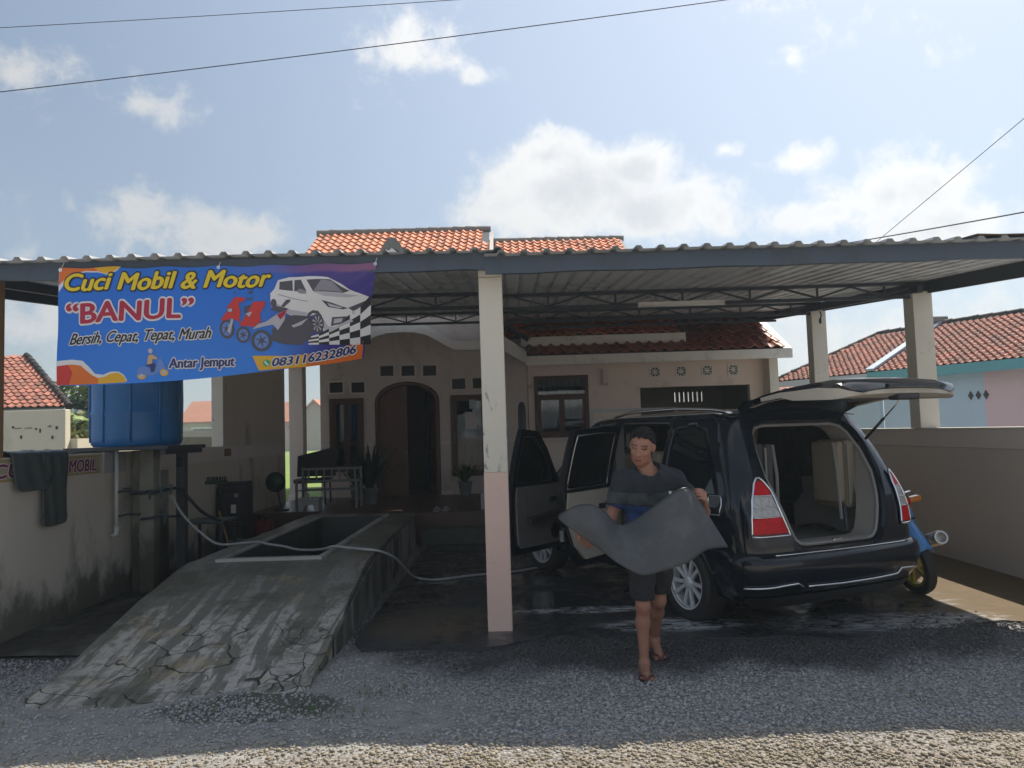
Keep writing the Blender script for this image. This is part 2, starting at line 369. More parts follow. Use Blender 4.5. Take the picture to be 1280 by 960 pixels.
# loose stones of the gravel, one mass
def zramp(y): return lerp(y, [4.80, 4.95, 5.42, 5.86, 6.5, 7.15, 7.4, 11.75], [-.02, .012, .065, .185, .33, .45, .475, .475])
def ramp_left(y): return lerp(y, [4.80, 11.75], [-3.16, -3.12])
def ramp_right(y): return lerp(y, [4.8, 6.0, 7.0, 11.75], [-1.38, -1.38, -1.40, -1.52])
def stones():
    bm = bmesh.new(); bmesh.ops.create_icosphere(bm, subdivisions=1, radius=1)
    tv = np.array([v.co[:] for v in bm.verts]); tf = np.array([[v.index for v in f.verts] for f in bm.faces]); bm.free()
    N = 82000
    X = rng.uniform(-4.25, 4.95, N*2); Y = 3.35+(rng.uniform(0, 1, N*2)**1.15)*3.2
    cl = np.sin(X*3.1+np.sin(Y*2.7)*2)*np.cos(Y*4.3+X)   # patchiness
    keep = rng.uniform(0, 1, N*2) < .62+.32*cl
    rl = np.array([ramp_left(y) for y in Y]); rr = np.array([ramp_right(y) for y in Y])
    keep &= ~((X > rl-.02) & (X < rr+.02) & (Y > 4.92+.24*np.clip((X+2.45)/.7, 0, 1)+.1*np.sin(X*6)))
    apron = (((X+2.15)/1.95)**2+((Y-4.5)/.6)**2 < 1+.35*np.sin(X*3.3+1)*np.cos(Y*7+X*2)) | (((X+1.62)/.6)**2+((Y-4.78)/.28)**2 < 1) | (((X+1.0)/.33)**2+((Y-5.1)/.8)**2 < 1)
    keep &= ~(apron & (rng.uniform(0, 1, N*2) > .66+.28*np.sin(X*4.1+Y*6)))
    edge = 6.08+.16*np.sin(X*2.1)+.07*np.sin(X*7)
    keep &= ~((Y > edge) & (X > -1.3) & (rng.uniform(0, 1, N*2) > .05))
    keep &= ~((Y > 6.0) & (X < -3.1))
    X, Y = X[keep][:N], Y[keep][:N]; n = len(X)
    s = .0038+.0095*rng.uniform(0, 1, n)**2.8
    sc = np.stack([s*rng.uniform(.8, 1.5, n), s*rng.uniform(.7, 1.2, n), s*rng.uniform(.45, .85, n)], 1)
    a = rng.uniform(0, 6.28, n); tl = rng.normal(0, .25, n)
    V = tv[None]*(1+rng.normal(0, .13, (n, len(tv), 1)))*sc[:, None]
    x, y, z = V[..., 0], V[..., 1], V[..., 2]
    y, z = y*np.cos(tl)[:, None]-z*np.sin(tl)[:, None], y*np.sin(tl)[:, None]+z*np.cos(tl)[:, None]
    P = np.stack([x*np.cos(a)[:, None]-y*np.sin(a)[:, None]+X[:, None], x*np.sin(a)[:, None]+y*np.cos(a)[:, None]+Y[:, None],
                  z+(.012*np.sin(X*2.3+Y)+.009*np.sin(3.1*Y-X*1.7)+sc[:, 2]*.5)[:, None]], -1)
    F = (tf[None]+(np.arange(n)*len(tv))[:, None, None]).reshape(-1, 3)
    me = bpy.data.meshes.new('gravel'); nv, nf = n*len(tv), len(F)
    me.vertices.add(nv); me.vertices.foreach_set('co', P.reshape(-1).astype(np.float32))
    me.loops.add(nf*3); me.loops.foreach_set('vertex_index', F.reshape(-1).astype(np.int32))
    me.polygons.add(nf); me.polygons.foreach_set('loop_start', np.arange(0, nf*3, 3, dtype=np.int32)); me.polygons.foreach_set('loop_total', np.full(nf, 3, dtype=np.int32))
    me.update()
    g = rng.uniform(.27, .43, n); warm = rng.uniform(-.03, .10, n)+np.clip((4.3-Y)*.8, 0, .24)
    wetf = np.clip((1.25-np.sqrt(((X-1.5)/2.9)**2+((Y-6.4)/1.12)**2)+.09*np.sin(X*5+Y*3)+.06*np.sin(X*11-Y*7))*3.2, 0, 1)
    g = g*(1-.80*wetf)*(1-.42*np.clip((4.25-Y)*3, 0, 1))  # wet stones darker; sunlit front stones darkened to offset the sun
    c = np.stack([g*(1+warm), g*(1+.25*warm), g*(1.02-.9*warm), np.ones(n)], 1)
    at = me.color_attributes.new('tint', 'FLOAT_COLOR', 'POINT'); at.data.foreach_set('color', np.repeat(c, len(tv), 0).reshape(-1).astype(np.float32))
    m = mat('gravel_stone', (1, 1, 1), .8, .15, 60, attr='tint'); me.materials.append(m)
    o = bpy.data.objects.new('gravel', me); COL.objects.link(o); kind(o, 'stuff')
stones()

# small weeds in the gravel
mb = MB()
for cx, cy, k in [(-.87, 5.0, 40), (-1.05, 4.55, 60), (-1.25, 4.72, 40), (2.2, 4.6, 14), (.6, 5.5, 14), (-3.2, 4.6, 40), (-2.0, 4.7, 10)]:
    for i in range(k):
        x, y = cx+rnd(-.16, .16), cy+rnd(-.1, .1); a = rnd(0, 6.28); h = rnd(.015, .05); l = rnd(.01, .04)
        mb.add([(x-.004*sin(a), y+.004*cos(a), .004), (x+.004*sin(a), y-.004*cos(a), .004), (x+l*cos(a), y+l*sin(a), h)], [(0, 1, 2)])
kind(mb.build('weeds', mat('weed_leaf', (.05, .12, .025), .7, .3, 9), fix=False), 'stuff')

# wet concrete floor of the car wash
def wetfloor_material():
    m = bpy.data.materials.new('wet_concrete_floor'); m.use_nodes = True; T = NT(m.node_tree); b = T.n['Principled BSDF']
    o = T.node('ShaderNodeTexCoord').outputs['Object']; x, y, z = T.sep(o)
    n1 = T.noise(o, 1.1, 7, .65, .5); n2 = T.noise(o, 11, 6, .65); n3 = T.noise(T.mapping(o, (1, 3.5, 1), (0, 0, -.35)), 2.3, 6, .6, .8)
    c = T.mix(n2, (.028, .031, .034), (.062, .066, .07))
    c = T.mix(T.math('MULTIPLY', T.ramp(n3, .5, .7), .6), c, (.085, .08, .066))
    c = T.mix(T.math('MULTIPLY', ellipse(T, x, y, -.75, 6.7, .55, .5, n1, .7, .6), .7), c, (.105, .085, .06))
    dirt = T.ramp(T.math('ADD', x, T.math('MULTIPLY', T.math('SUBTRACT', n3, .5), 1.3)), 3.25, 3.9)
    c = T.mix(T.math('MULTIPLY', dirt, .95), c, T.mix(n3, (.075, .045, .016), (.15, .10, .042)))
    suds_and_glint = T.math('MULTIPLY', T.ramp(T.noise(T.mapping(o, (1, 2.6, 1)), 6, 8, .7, 1.2),   .44, .58), T.math('MAXIMUM', T.math('MAXIMUM', ellipse(T, x, y, 1.3, 6.38, .6, .2, n1, .8, .6), ellipse(T, x, y, .55, 7.0, .6, .12, n1, .8, .6)), T.math('MULTIPLY', ellipse(T, x, y, 2.9, 6.3, .9, .3, n1, .8, .6), .55)))  # suds at the wheels, plus a painted sky reflection behind the bumper
    c = T.mix(T.math('MULTIPLY', suds_and_glint, .85), c, (.72, .74, .76))
    T.put(b.inputs['Base Color'], c)
    wet = T.math('MULTIPLY', T.ramp(n1, .40, .62), T.math('SUBTRACT', 1.0, T.math('MULTIPLY', dirt, .95)))
    T.put(b.inputs['Roughness'], T.math('ADD', T.math('SUBTRACT', .62, T.math('MULTIPLY', wet, .55)), T.math('MULTIPLY', dirt, .3)))
    bn = T.node('ShaderNodeBump'); bn.inputs['Strength'].default_value = .25; bn.inputs['Distance'].default_value = .012
    T.put(bn.inputs['Height'], T.math('ADD', T.math('MULTIPLY', n2, T.math('SUBTRACT', 1.05, wet)), T.math('MULTIPLY', n3, .5))); T.l.new(bn.outputs[0], b.inputs['Normal'])
    return m
out = [(-1.3, 11.7), (-1.3, 6.2)]
x = -1.2
while x < 5.0: out.append((x, 6.02+.13*sin(x*2.1)+.06*sin(x*7)+rnd(-.02, .02))); x += .12
out += [(5.02, 6.0), (5.02, 15.2), (.32, 15.2), (.32, 11.7)]
mb = MB(); slab(mb, out, [], lambda a, b, d: (a, b, d), .018, -.05, .5)
kind(mb.build('carport_floor', wetfloor_material()), 'structure')
# low strip between the left wall and the ramp
mb = MB(); mb.grid([[(xx, yy, .012+.006*sin(xx*9+yy*3)) for xx in (-4.3, -3.9, -3.5, -3.05)] for yy in np.arange(6.05, 12.6, .5)])
kind(mb.build('drain_strip', mat('wet_dark_concrete', (.05, .05, .046), .5, .45, 3, .5, 20, rvar=.25, dirt=(.16, .165, .14), dscale=1.3, damt=.7, dlo=.5, dhi=.62)), 'structure')

# porch floor and its steps
m_tile = mat('porch_tile', (.10, .055, .042), .35, .2, 3, .05, 30, rvar=.12)
mb = MB(); slab(mb, [(-4.3, 15.3), (-4.3, 12.5), (-3.12, 12.5), (-3.12, 11.75), (.3, 11.75), (.3, 15.3)], [], lambda a, b, d: (a, b, d), .45, 0)
kind(mb.build('porch_floor', m_tile), 'structure')
mb = MB(); mb.lohi((-1.40, 11.40, 0), (.3, 11.748, .24))
kind(mb.build('porch_step', mat('mossy_step', (.07, .085, .06), .5, .35, 4, .2, 20)), 'structure')

# ------------------------------------------------------------------ washing ramp with its pit
def ramp_material():
    m = bpy.data.materials.new('worn_ramp_concrete'); m.use_nodes = True; T = NT(m.node_tree); b = T.n['Principled BSDF']
    o = T.mapping(T.node('ShaderNodeTexCoord').outputs['Object'], loc=(-2.2, 7, 0)); x, y, z = T.sep(o)
    n1 = T.noise(o, 1.7, 8, .68, .4); n2 = T.noise(o, 14, 7, .7); st = T.noise(T.mapping(o, (5.0, .7, 1), (0, 0, -.07)), 1.2, 8, .66, .7)
    fine = T.noise(T.mapping(o, (40, 2.0, 1), (0, 0, -.07)), 1.0, 4, .6)
    c = T.mix(n2, (.09, .09, .076), (.25, .24, .205))
    low = T.ramp(T.math('ADD', y, T.math('MULTIPLY', n1, .8)), 6.9, 6.3)
    c = T.mix(T.math('MULTIPLY', T.ramp(T.math('ADD', st, T.math('MULTIPLY', low, .05)), .51, .565), T.math('MULTIPLY', T.math('ADD', .3, T.math('MULTIPLY', low, .55)), T.ramp(n2, .30, .55))), c, T.mix(fine, (.36, .34, .305), (.60, .57, .53)))
    c = T.mix(T.math('MULTIPLY', T.ramp(T.noise(o, 2.4, 6, .6, .6),   .54, .68), T.math('MULTIPLY', T.ramp(n2, .35, .6), .7)), c, T.mix(n2, (.21, .17, .09), (.40, .32, .18)))
    moss = T.math('MULTIPLY', T.ramp(T.math('ADD', n1, T.math('MULTIPLY', n2, .25)), .60, .74), .9); c = T.mix(T.math('MULTIPLY', moss, .8), c, T.mix(n2, (.04, .045, .03), (.11, .112, .08)))
    foot = T.ramp(T.math('ADD', y, T.math('MULTIPLY', n1, .9)), 5.55, 5.05); c = T.mix(T.math('MULTIPLY', foot, .55), c, T.mix(n2, (.21, .205, .195), (.36, .35, .33)))
    wv = T.vmath('ADD', o, T.vmath('SCALE', T.node('ShaderNodeTexNoise').outputs['Color'], None)) if False else o
    dn = T.node('ShaderNodeTexNoise'); dn.inputs['Scale'].default_value = 3.5; T.put(dn.inputs['Vector'], o)
    mv = T.node('ShaderNodeVectorMath', operation='MULTIPLY_ADD'); T.put(mv.inputs[0], dn.outputs['Color']); mv.inputs[1].default_value = (.35, .35, 0); T.put(mv.inputs[2], o)
    cr = T.voro(mv.outputs[0], 2.6, 'DISTANCE_TO_EDGE'); cr2 = T.voro(mv.outputs[0], 5.2, 'DISTANCE_TO_EDGE')
    zone = T.math('MULTIPLY', T.ramp(y, 6.15, 5.85), T.ramp(T.noise(o, 1.3, 3), .44, .54))
    zone2 = T.math('MULTIPLY', T.math('MULTIPLY', T.ramp(y, 6.0, 5.8), T.ramp(T.noise(o, 1.7, 3), .36, .5)), T.ramp(x, -1.9, -1.6))
    crack = T.math('MAXIMUM', T.math('MULTIPLY', T.ramp(cr, .016, .003), zone), T.math('MULTIPLY', T.ramp(cr2, .03, .006), zone2))
    c = T.mix(T.math('MULTIPLY', crack, .9), c, (.018, .018, .012))
    T.put(b.inputs['Base Color'], c)
    T.put(b.inputs['Roughness'], T.ramp(T.math('ADD', y, T.math('MULTIPLY', n1, 1.5)), 7.2, 8.4, .88, .34))
    bn = T.node('ShaderNodeBump'); bn.inputs['Strength'].default_value = .7; bn.inputs['Distance'].default_value = .02
    h = T.math('SUBTRACT', T.math('ADD', T.math('ADD', n2, T.math('MULTIPLY', fine, .5)), T.math('MULTIPLY', n1, .8)), T.math('MULTIPLY', crack, 1.5))
    T.put(bn.inputs['Height'], h); T.l.new(bn.outputs[0], b.inputs['Normal'])
    return m
m_ramp = ramp_material()
rampt = thing('wash_ramp', 'cracked concrete washing ramp with a long pit beside the left wall', 'ramp', (-2.2, 7, 0))
def rel(o, p): return (p[0]-o.location.x, p[1]-o.location.y, p[2]-o.location.z)
from mathutils import noise as mno
def rtop(a, b):
    h = mno.noise(Vector((a*2.2, b*2.2, 3)))*.014*max(0, min(1, (7.3-b)/1.5)) + mno.noise(Vector((a*7, b*7, 5)))*.004
    t = max(0, min(1, (a+2.45)/.7)); fr_ = 4.84+.24*t*t*(3-2*t)+.06*sin(a*5)+.035*sin(a*13)
    return rel(rampt, (a, b, min(zramp(b), .004+max(0, b-fr_)*.32)+h*min(1, max(0, b-fr_)*3)))
ol = [(ramp_right(y), y) for y in np.arange(5.06, 11.76, .24)]
ol = [(x+rnd(-.018, .018) if y < 6.8 else x, y) for x, y in ol]
ll = [(ramp_left(y)+rnd(-.02, .02), y) for y in np.arange(11.74, 4.95, -.24)]
def rfront(x): t = max(0, min(1, (x+2.45)/.7)); return 4.84+.24*t*t*(3-2*t)+.06*sin(x*5)+.035*sin(x*13)
front = [(x, rfront(x)+rnd(-.03, .03)) for x in np.arange(-3.02, -1.45, .14)]
outer = ol+ll+front
pit = rect(-2.84, 7.48, -1.90, 11.3)
mb = MB(); V, F, L = cdt(outer, [pit], .11)
mb.add([rtop(a, b) for a, b in V], F)
for l, dep in ((L[0], -.06),):
    n = len(l); mb.add([rtop(a, b) for a, b in l]+[rel(rampt, (a, b, dep)) for a, b in l], [(i, (i+1) % n, (i+1) % n+n, i+n) for i in range(n)])
mb.build('ramp_body', m_ramp, rampt, angle=40)
l = L[1]; n = len(l); mb = MB(); mb.add([rtop(a, b) for a, b in l]+[rel(rampt, (a, b, .03)) for a, b in l], [(i, (i+1) % n, (i+1) % n+n, i+n) for i in range(n)])
mb.build('pit_wall', mat('wet_pit_wall', (.055, .065, .058), .5, .4, 3, .3, 14, rvar=.2), rampt)
mb = MB(); mb.lohi(rel(rampt, (-2.86, 7.46, .02)), rel(rampt, (-1.88, 11.32, .04)))
mb.build('pit_floor', mat('wet_pit_floor', (.05, .055, .05), .15, .3, 2, .1, 12, rvar=.1), rampt)
m_lip = mat('pale_concrete_lip', (.40, .395, .37), .6, .2, 5, .2, 40, dirt=(.1, .1, .09), dscale=4, damt=.7)
mb = MB(); mb.lohi(rel(rampt, (-2.88, 7.40, .465)), rel(rampt, (-1.86, 7.49, .503))); mb.build('pit_curb', m_lip, rampt, bevel=.008)
mb = MB(); mb.lohi(rel(rampt, (-1.915, 7.50, .465)), rel(rampt, (-1.85, 11.3, .50))); mb.build('pit_curb', m_lip, rampt, bevel=.008)
mb = MB(); mb.lohi(rel(rampt, (-2.88, 7.50, .465)), rel(rampt, (-2.835, 11.3, .497))); mb.build('pit_curb', m_lip, rampt, bevel=.008)
for i in range(9):   # board-marked blocks of the right flank
    y0 = 5.75+i*.62; y1 = y0+.60
    if y1 > 11.7: break
    h0, h1 = zramp(y0)-.03, zramp(y1)-.03; x0, x1 = ramp_right(y0)+.012, ramp_right(y1)+.012
    o = .008+.010*(i % 3)
    vs = [rel(rampt, p) for p in ((x0, y0, 0), (x1, y1, 0), (x1, y1, h1), (x0, y0, h0), (x0+o, y0, 0), (x1+o, y1, 0), (x1+o, y1, h1), (x0+o, y0, h0))]
    mb = MB(); mb.add(vs, [(0, 1, 2, 3), (4, 7, 6, 5), (0, 4, 5, 1), (3, 2, 6, 7), (0, 3, 7, 4), (1, 5, 6, 2)])
    mb.build('side_block', mat('ramp_side_concrete', (.20, .195, .18), .8, .3, 4, .3, 30, dirt=(.035, .04, .03), dscale=2.5, damt=.85, dlo=.42, dhi=.6, stretch=(1, 1, .4)), rampt, bevel=.01)

# ------------------------------------------------------------------ boundary walls
m_wallL = mat('stained_wall', (.60, .54, .46), .85, .1, 1.3, .15, 45, dirt=(.10, .085, .065), dscale=1.3, damt=.65, dlo=.52, dhi=.70, stretch=(1, 1, .55))
def damp_base(m, zc=0.28, name='damp'):
    """rising damp and splash dirt along the foot of a wall, a stain with its own ragged edge"""
    T = NT(m.node_tree); b = T.n['Principled BSDF']; src = b.inputs['Base Color'].links[0].from_socket
    o = T.node('ShaderNodeTexCoord').outputs['Object']; x, y, z = T.sep(o)
    n = T.noise(T.mapping(o, (1, 1, .6)), 2.6, 7, .65)
    k = T.ramp(T.math('SUBTRACT', z, T.math('MULTIPLY', T.math('SUBTRACT', n, .42), 1.5)), zc-.05, zc+.34, .8, 0)
    T.put(b.inputs['Base Color'], T.mix(k, src, T.mix(T.noise(o, 9, 5), (.022, .022, .015), (.085, .075, .05))))
damp_base(m_wallL, .06)
wl = thing('boundary_wall', 'long stained plaster wall on the left carrying mats and a car wash strip', 'wall', (-4.375, 0, 0))
def pl(a, b, d): return (d, a, b)       # a = Y, b = z, d = X offset
mb = MB(); slab(mb, [(4.2, -.05), (14.45, -.05), (14.45, 3.3), (11.40, 3.3), (11.40, 1.55), (4.2, 1.535)], [], pl, .075, -.075, .6); mb.build('wall', m_wallL, wl)
mb = MB(); mb.lohi((.075, 8.9, 1.345), (.079, 14.45, 1.55)); mb.build('paint_band', m_taupe_light, wl)
mb = MB(); mb.lohi((-.082, 11.36, 1.55), (.085, 11.40, 3.28)); mb.build('end_face', m_cream, wl)
mb = MB(); mb.box((.10, 11.5, 1.46), (.06, .14, .11)); mb.build('bracket', mat('rusty_bracket', (.18, .11, .06), .7, .3, 9), wl, bevel=.01)
mb = MB(); mb.lohi((.079, 14.2, .45), (.083, 14.452, 3.25)); mb.build('corner_strip', m_taupe, wl)

m_wallR = mat('taupe_boundary_paint', (.58, .515, .465), .85, .08, .9, .15, 45, dirt=(.42, .37, .31), dscale=1.2, damt=.35, dlo=.6, dhi=.75)
wr = thing('boundary_wall', 'plain low taupe wall on the right behind the car and motorbike', 'wall', (5.11, 0, 0))
mb = MB(); slab(mb, [(4.2, -.05), (15.6, -.05), (15.6, 1.30), (4.2, 1.30)], [], pl, .075, -.075, .8); mb.build('wall', m_wallR, wr)
mb = MB(); mb.lohi((-.082, 4.2, 1.302), (.082, 15.6, 1.505)); mb.build('paint_band', m_taupe_light, wr)
mb = MB(); mb.lohi((-.088, 4.2, 1.507), (.088, 15.6, 1.525)); mb.build('coping', m_cream, wr)

# ------------------------------------------------------------------ carport canopies
m_sheet = mat('galvanised_sheet', (.78, .80, .82), .4, .1, 2.0, .0, metal=.0, dirt=(.22, .21, .2), dscale=1.4, damt=.5, rvar=.1)
m_sheet_top = mat('dark_sheet_top', (.20, .215, .235), .5, .15, 2.0, dirt=(.14, .12, .10), dscale=1.4, damt=.5)  # darker grey for the upper face of the sheet
m_fascia = mat('slate_blue_steel_paint', (.062, .085, .125), .45, .12, 2.5, dirt=(.05, .055, .06), dscale=2, damt=.5, stretch=(1, 1, .4))
m_sheet_r = mat('rusty_sheet', (.24, .17, .12), .7, .3, 5)
def zsheet(y): return 3.055+.09*(y-6.15)
def canopy(label, x0, x1, y1, tilt, truss_ys, loc, lift=0.0):
    t = thing('carport_canopy', label, 'canopy', loc)
    R_ = lambda p: rel(t, p)
    def zz(x, y): return zsheet(y)+tilt*(x1-x)+lift
    rows = []; prof = []; x = x0; P = .182
    while x < x1-.02:
        prof += [(x, 0), (x+.098, 0), (x+.118, .027), (x+.154, .027), (x+.174, 0)]; x += P
    ny = 12; jit = {}
    for j in range(ny+1):
        row = []
        for i, (px, h) in enumerate(prof):
            k = i//5; jit.setdefault(k, rnd(-.02, .012)); y = 6.03+jit[k] if j == 0 else 6.03+(y1-6.03)*j/ny
            row.append(R_((min(px, x1), y, zz(px, y)+h+.004*sin(px*1.7+y*.9))))
        rows.append(row)
    mb = MB(); mb.grid(rows, 0); mb.grid([[(p[0], p[1], p[2]+.004) for p in r] for r in rows], 1); mb.grid([rows[0], [(p[0], p[1], p[2]+.004) for p in rows[0]]], 1)
    mb.build('roof_sheet', [m_sheet, m_sheet_top], t, fix=False)
    n = 14; mb = MB()       # folded steel fascia along the front
    for a, b in ((0, .02), ):
        top = [R_((x0+(x1-x0)*i/n, 6.15, zz(x0+(x1-x0)*i/n, 6.15)-.006)) for i in range(n+1)]
        bot = [(p[0], p[1]+.004*sin(i*1.9), p[2]-.135-.006*sin(i*2.3)) for i, p in enumerate(top)]
        bk = [(p[0], p[1]+.05, p[2]) for p in bot]; bk2 = [(p[0], p[1]+.05, p[2]+.02) for p in bot]
        mb.grid([top, bot, bk, bk2])
    mb.build('fascia', m_fascia, t, solid=.003, fix=False)
    for ty in truss_ys:
        mb = MB(); zt = lambda x: zz(x, ty)-.03; H = .165
        mb.bar(R_((x0+.05, ty, zt(x0))), R_((x1-.05, ty, zt(x1))), .04, .04); mb.bar(R_((x0+.05, ty, zt(x0)-H)), R_((x1-.05, ty, zt(x1)-H)), .04, .04)
        q = x0+.25; s = 0
        while q+.42 < x1-.05:
            a, b = (H-.02, .02) if s else (.02, H-.02)
            mb.bar(R_((q, ty, zt(q)-a)), R_((q+.42, ty, zt(q)-b)), .022, .022)
            if not s: mb.bar(R_((q+.42, ty, zt(q)-.02)), R_((q+.42, ty, zt(q)-H+.02)), .022, .022)
            q += .42; s = 1-s
        mb.build('truss', m_steel, t)
    return t, R_, zz
tl, RL, zl = canopy('left half of the corrugated metal canopy that carries the blue banner', -4.95, -.04, 14.38, .008, (9.5, 12.95), (-2.5, 9, 3), .033)
tr, RR, zrr = canopy('right half of the corrugated metal canopy sheltering the black car', -.19, 5.24, 16.4, 0, (9.5, 12.7, 14.9), (2.5, 9, 3))
for t_, R_, x, y1 in ((tr, RR, 5.2, 16.35), (tl, RL, -4.86, 14.3)):
    mb = MB(); mb.bar(R_((x, 6.2, zsheet(6.2)-.085+(.055 if x < 0 else 0))), R_((x, y1, zsheet(y1)-.085+(.055 if x < 0 else 0))), .05, .15); mb.build('side_beam', m_steel, t_)
mb = MB(); mb.bar(RL((-4.38, 6.25, 3.02)), RL((-4.38, 13.1, 3.02+.09*6.85)), .06, .09); mb.build('wall_beam', m_steel, tl)
mb = MB(); mb.bar(RL((-.17, 6.35, zsheet(6.35)-.045)), RL((-.17, 13.1, zsheet(13.1)-.045)), .06, .05); mb.build('middle_beam', m_steel, tl)
mb = MB(); mb.bar(RR((5.02, 9.3, zsheet(9.3)-.115)), RR((5.02, 13.0, zsheet(13)-.115)), .07, .09); mb.build('pillar_beam', m_steel, tr)
mb = MB(); mb.grid([[RR((xx, yy, zsheet(yy)+.034+.006*sin(xx*9))) for xx in (3.72, 3.9, 4.1, 4.3, 4.5, 4.75, 5.0, 5.22)] for yy in (6.0, 6.25, 6.5)]); mb.build('edge_sheet', m_sheet_r, tr, solid=.004)
mb = MB(); mb.tube([RR((5.0, 12.3, 3.42)), RR((5.0, 12.25, 3.36)), RR((4.98, 12.26, 3.28))], .012, 6); mb.box(RR((4.98, 12.26, 3.26)), (.03, .03, .08)); mb.build('loose_wire_end', m_black, tr)

# fluorescent lamp under the canopy (unlit)
t = thing('tube_lamp', 'long white fluorescent lamp hanging unlit under the right canopy', 'lamp', (2.1, 9.32, 3.125))
mb = MB(); mb.rbox((0, 0, .02), (1.06, .05, .04), .006); mb.build('housing', m_white, t)
mb = MB(); mb.tube([(-.5, -.012, -.012), (.5, -.012, -.012)], .014, 10); mb.build('tube', mat('lamp_tube_glass', (.72, .72, .70), .2, .03), t, smooth=True)
for s in (-1, 1):
    mb = MB(); mb.rbox((.515*s, -.005, -.005), (.03, .04, .045), .005); mb.build('end_cap', m_white, t)
for s in (-.3, .3):
    mb = MB(); mb.tube([(s, 0, .04), (s, .16, .20)], .004, 5); mb.build('hanger', m_steel, t)

# pillars
t = thing('carport_pillar', 'cream pillar with peach lower half standing at the front middle of the carport', 'pillar', (-.155, 6.44, 0))
mb = MB(); slab(mb, rect(-.1, -.1, .1, .1), [], lambda a, b, d: (a+.004*sin(d*5), b, d), -.02, 1.30); mb.build('lower_shaft', m_peach, t, bevel=.008)
mb = MB(); slab(mb, rect(-.098, -.098, .098, .098), [], lambda a, b, d: (a-.003*sin(d*3), b, d), 1.302, 2.92)
mb.build('upper_shaft', mat('chipped_cream_paint', (.66, .62, .54), .75, .08, 3, .12, 70, dirt=(.075, .07, .06), dscale=8, damt=.8, dlo=.585, dhi=.66, stretch=(1, 1, .45)), t, bevel=.007)
mb = MB(); mb.rbox((0, 0, 2.968), (.2, .2, .085), .008); mb.build('capital', m_cream, t)
mb = MB(); mb.rbox((-.03, .02, 3.035), (.09, .1, .06), .02); mb.build('mortar_lump', m_peach, t)
def wallpillar(x, y, z0, z1, wd, label):
    t = thing('carport_pillar', label, 'pillar', (x, y, z0))
    mb = MB(); mb.lohi((-wd/2, -wd/2, 0), (wd/2, wd/2, z1-z0)); mb.build('shaft', m_cream, t, bevel=.006)
    mb = MB(); mb.lohi((-wd/2-.01, -wd/2-.01, z1-z0-.012), (wd/2+.01, wd/2+.01, z1-z0+.006)); mb.build('top_plate', m_steel, t)
    return t
wallpillar(5.11, 9.55, 1.526, 3.225, .24, 'nearer beige pillar on the right wall, above the open tailgate')
wallpillar(5.11, 12.75, 1.526, 3.51, .24, 'farther beige pillar on the right wall, beside the house corner')
t = thing('carport_pillar', 'narrow pillar with a faded vertical strip at the far left of the wall', 'pillar', (-4.335, 6.36, 1.54))
mb = MB(); mb.lohi((-.07, -.07, 0), (.07, .07, 1.5)); mb.build('shaft', mat('ochre_paint', (.26, .15, .07), .7, .2, 4, .1, 60), t)
mb = MB(); mb.lohi((-.066, -.076, .62), (.066, -.071, 1.48)); mb.build('printed_strip', mat('faded_print', (.17, .10, .085), .6, .4, 8), t)
t = thing('porch_column', 'plain taupe column between the side wall and the house front', 'column', (-4.34, 15.5, .0))
mb = MB(); mb.lohi((-.14, -.14, 0), (.14, .14, 3.5)); mb.build('shaft', m_taupe, t, bevel=.01)
mb = MB(); mb.lohi((-.17, -.17, 0), (.17, .17, .52)); mb.build('plinth', m_taupe_light, t, bevel=.01)
# ================================================================== THE HOUSE
hs = thing('house', 'taupe house with arched entrance, orange tiled roofs and a garage wing behind the carport', 'house', (0, 15.2, 0))
HR = lambda p: (p[0], p[1]-15.2, p[2])
def hw(y): return lambda a, b, d: HR((a, y+d, b))
m_int = mat('room_wall', (.30, .27, .23), .9, .1, 2)
m_curt = mat('dim_curtain', (.075, .085, .095), .9, .2, 3, stretch=(14, 14, .4))
m_pane = glass('window_glass', (.55, .62, .66), .10)
def arch(x0, x1, zb, zs, zt, n=14):
    cx = (x0+x1)/2; r = (x1-x0)/2
    return [(x0, zb), (x1, zb)]+[(cx+r*cos(pi*k/n), zs+(zt-zs)*sin(pi*k/n)) for k in range(n+1)]
door = arch(-2.73, -1.45, .452, 2.30, 2.70)
wins = [(-3.63, -2.95, .96, 2.40), (-1.23, -.50, .80, 2.40)]
vents = [(-2.61, 2.82), (-2.19, 2.81), (-1.76, 2.80), (-3.62, 2.52), (-3.19, 2.51), (-1.19, 2.52), (-.78, 2.52)]
def gz(x): return 5.2-.72*abs(x+2.20)
holes = [door]+[rect(a, c, b, d) for a, b, c, d in wins]+[rect(x, z, x+.265, z+.205) for x, z in vents]
mb = MB(); slab(mb, [(-3.80, -.05), (.30, -.05), (.30, gz(.30)-.1), (-2.2, 5.1), (-3.80, gz(-3.8)-.1)], holes, hw(15.2), 0, .16)
mb.build('facade_wall', m_taupe, hs)
for x, z in vents:
    mb = MB(); x0, x1, z0, z1 = x, x+.265, z, z+.205
    for a, b in (((x0-.03, 15.18, z0-.03), (x1+.03, 15.199, z0)), ((x0-.03, 15.18, z1), (x1+.03, 15.199, z1+.03)), ((x0-.03, 15.18, z0), (x0, 15.199, z1)), ((x1, 15.18, z0), (x1+.03, 15.199, z1))):
        mb.lohi(HR(a), HR(b))
    mb.build('vent_frame', m_taupe_light, hs)
    mb = MB(); mb.lohi(HR((x0, 15.27, z0)), HR((x1, 15.28, z1))); mb.build('vent_screen', m_black, hs)
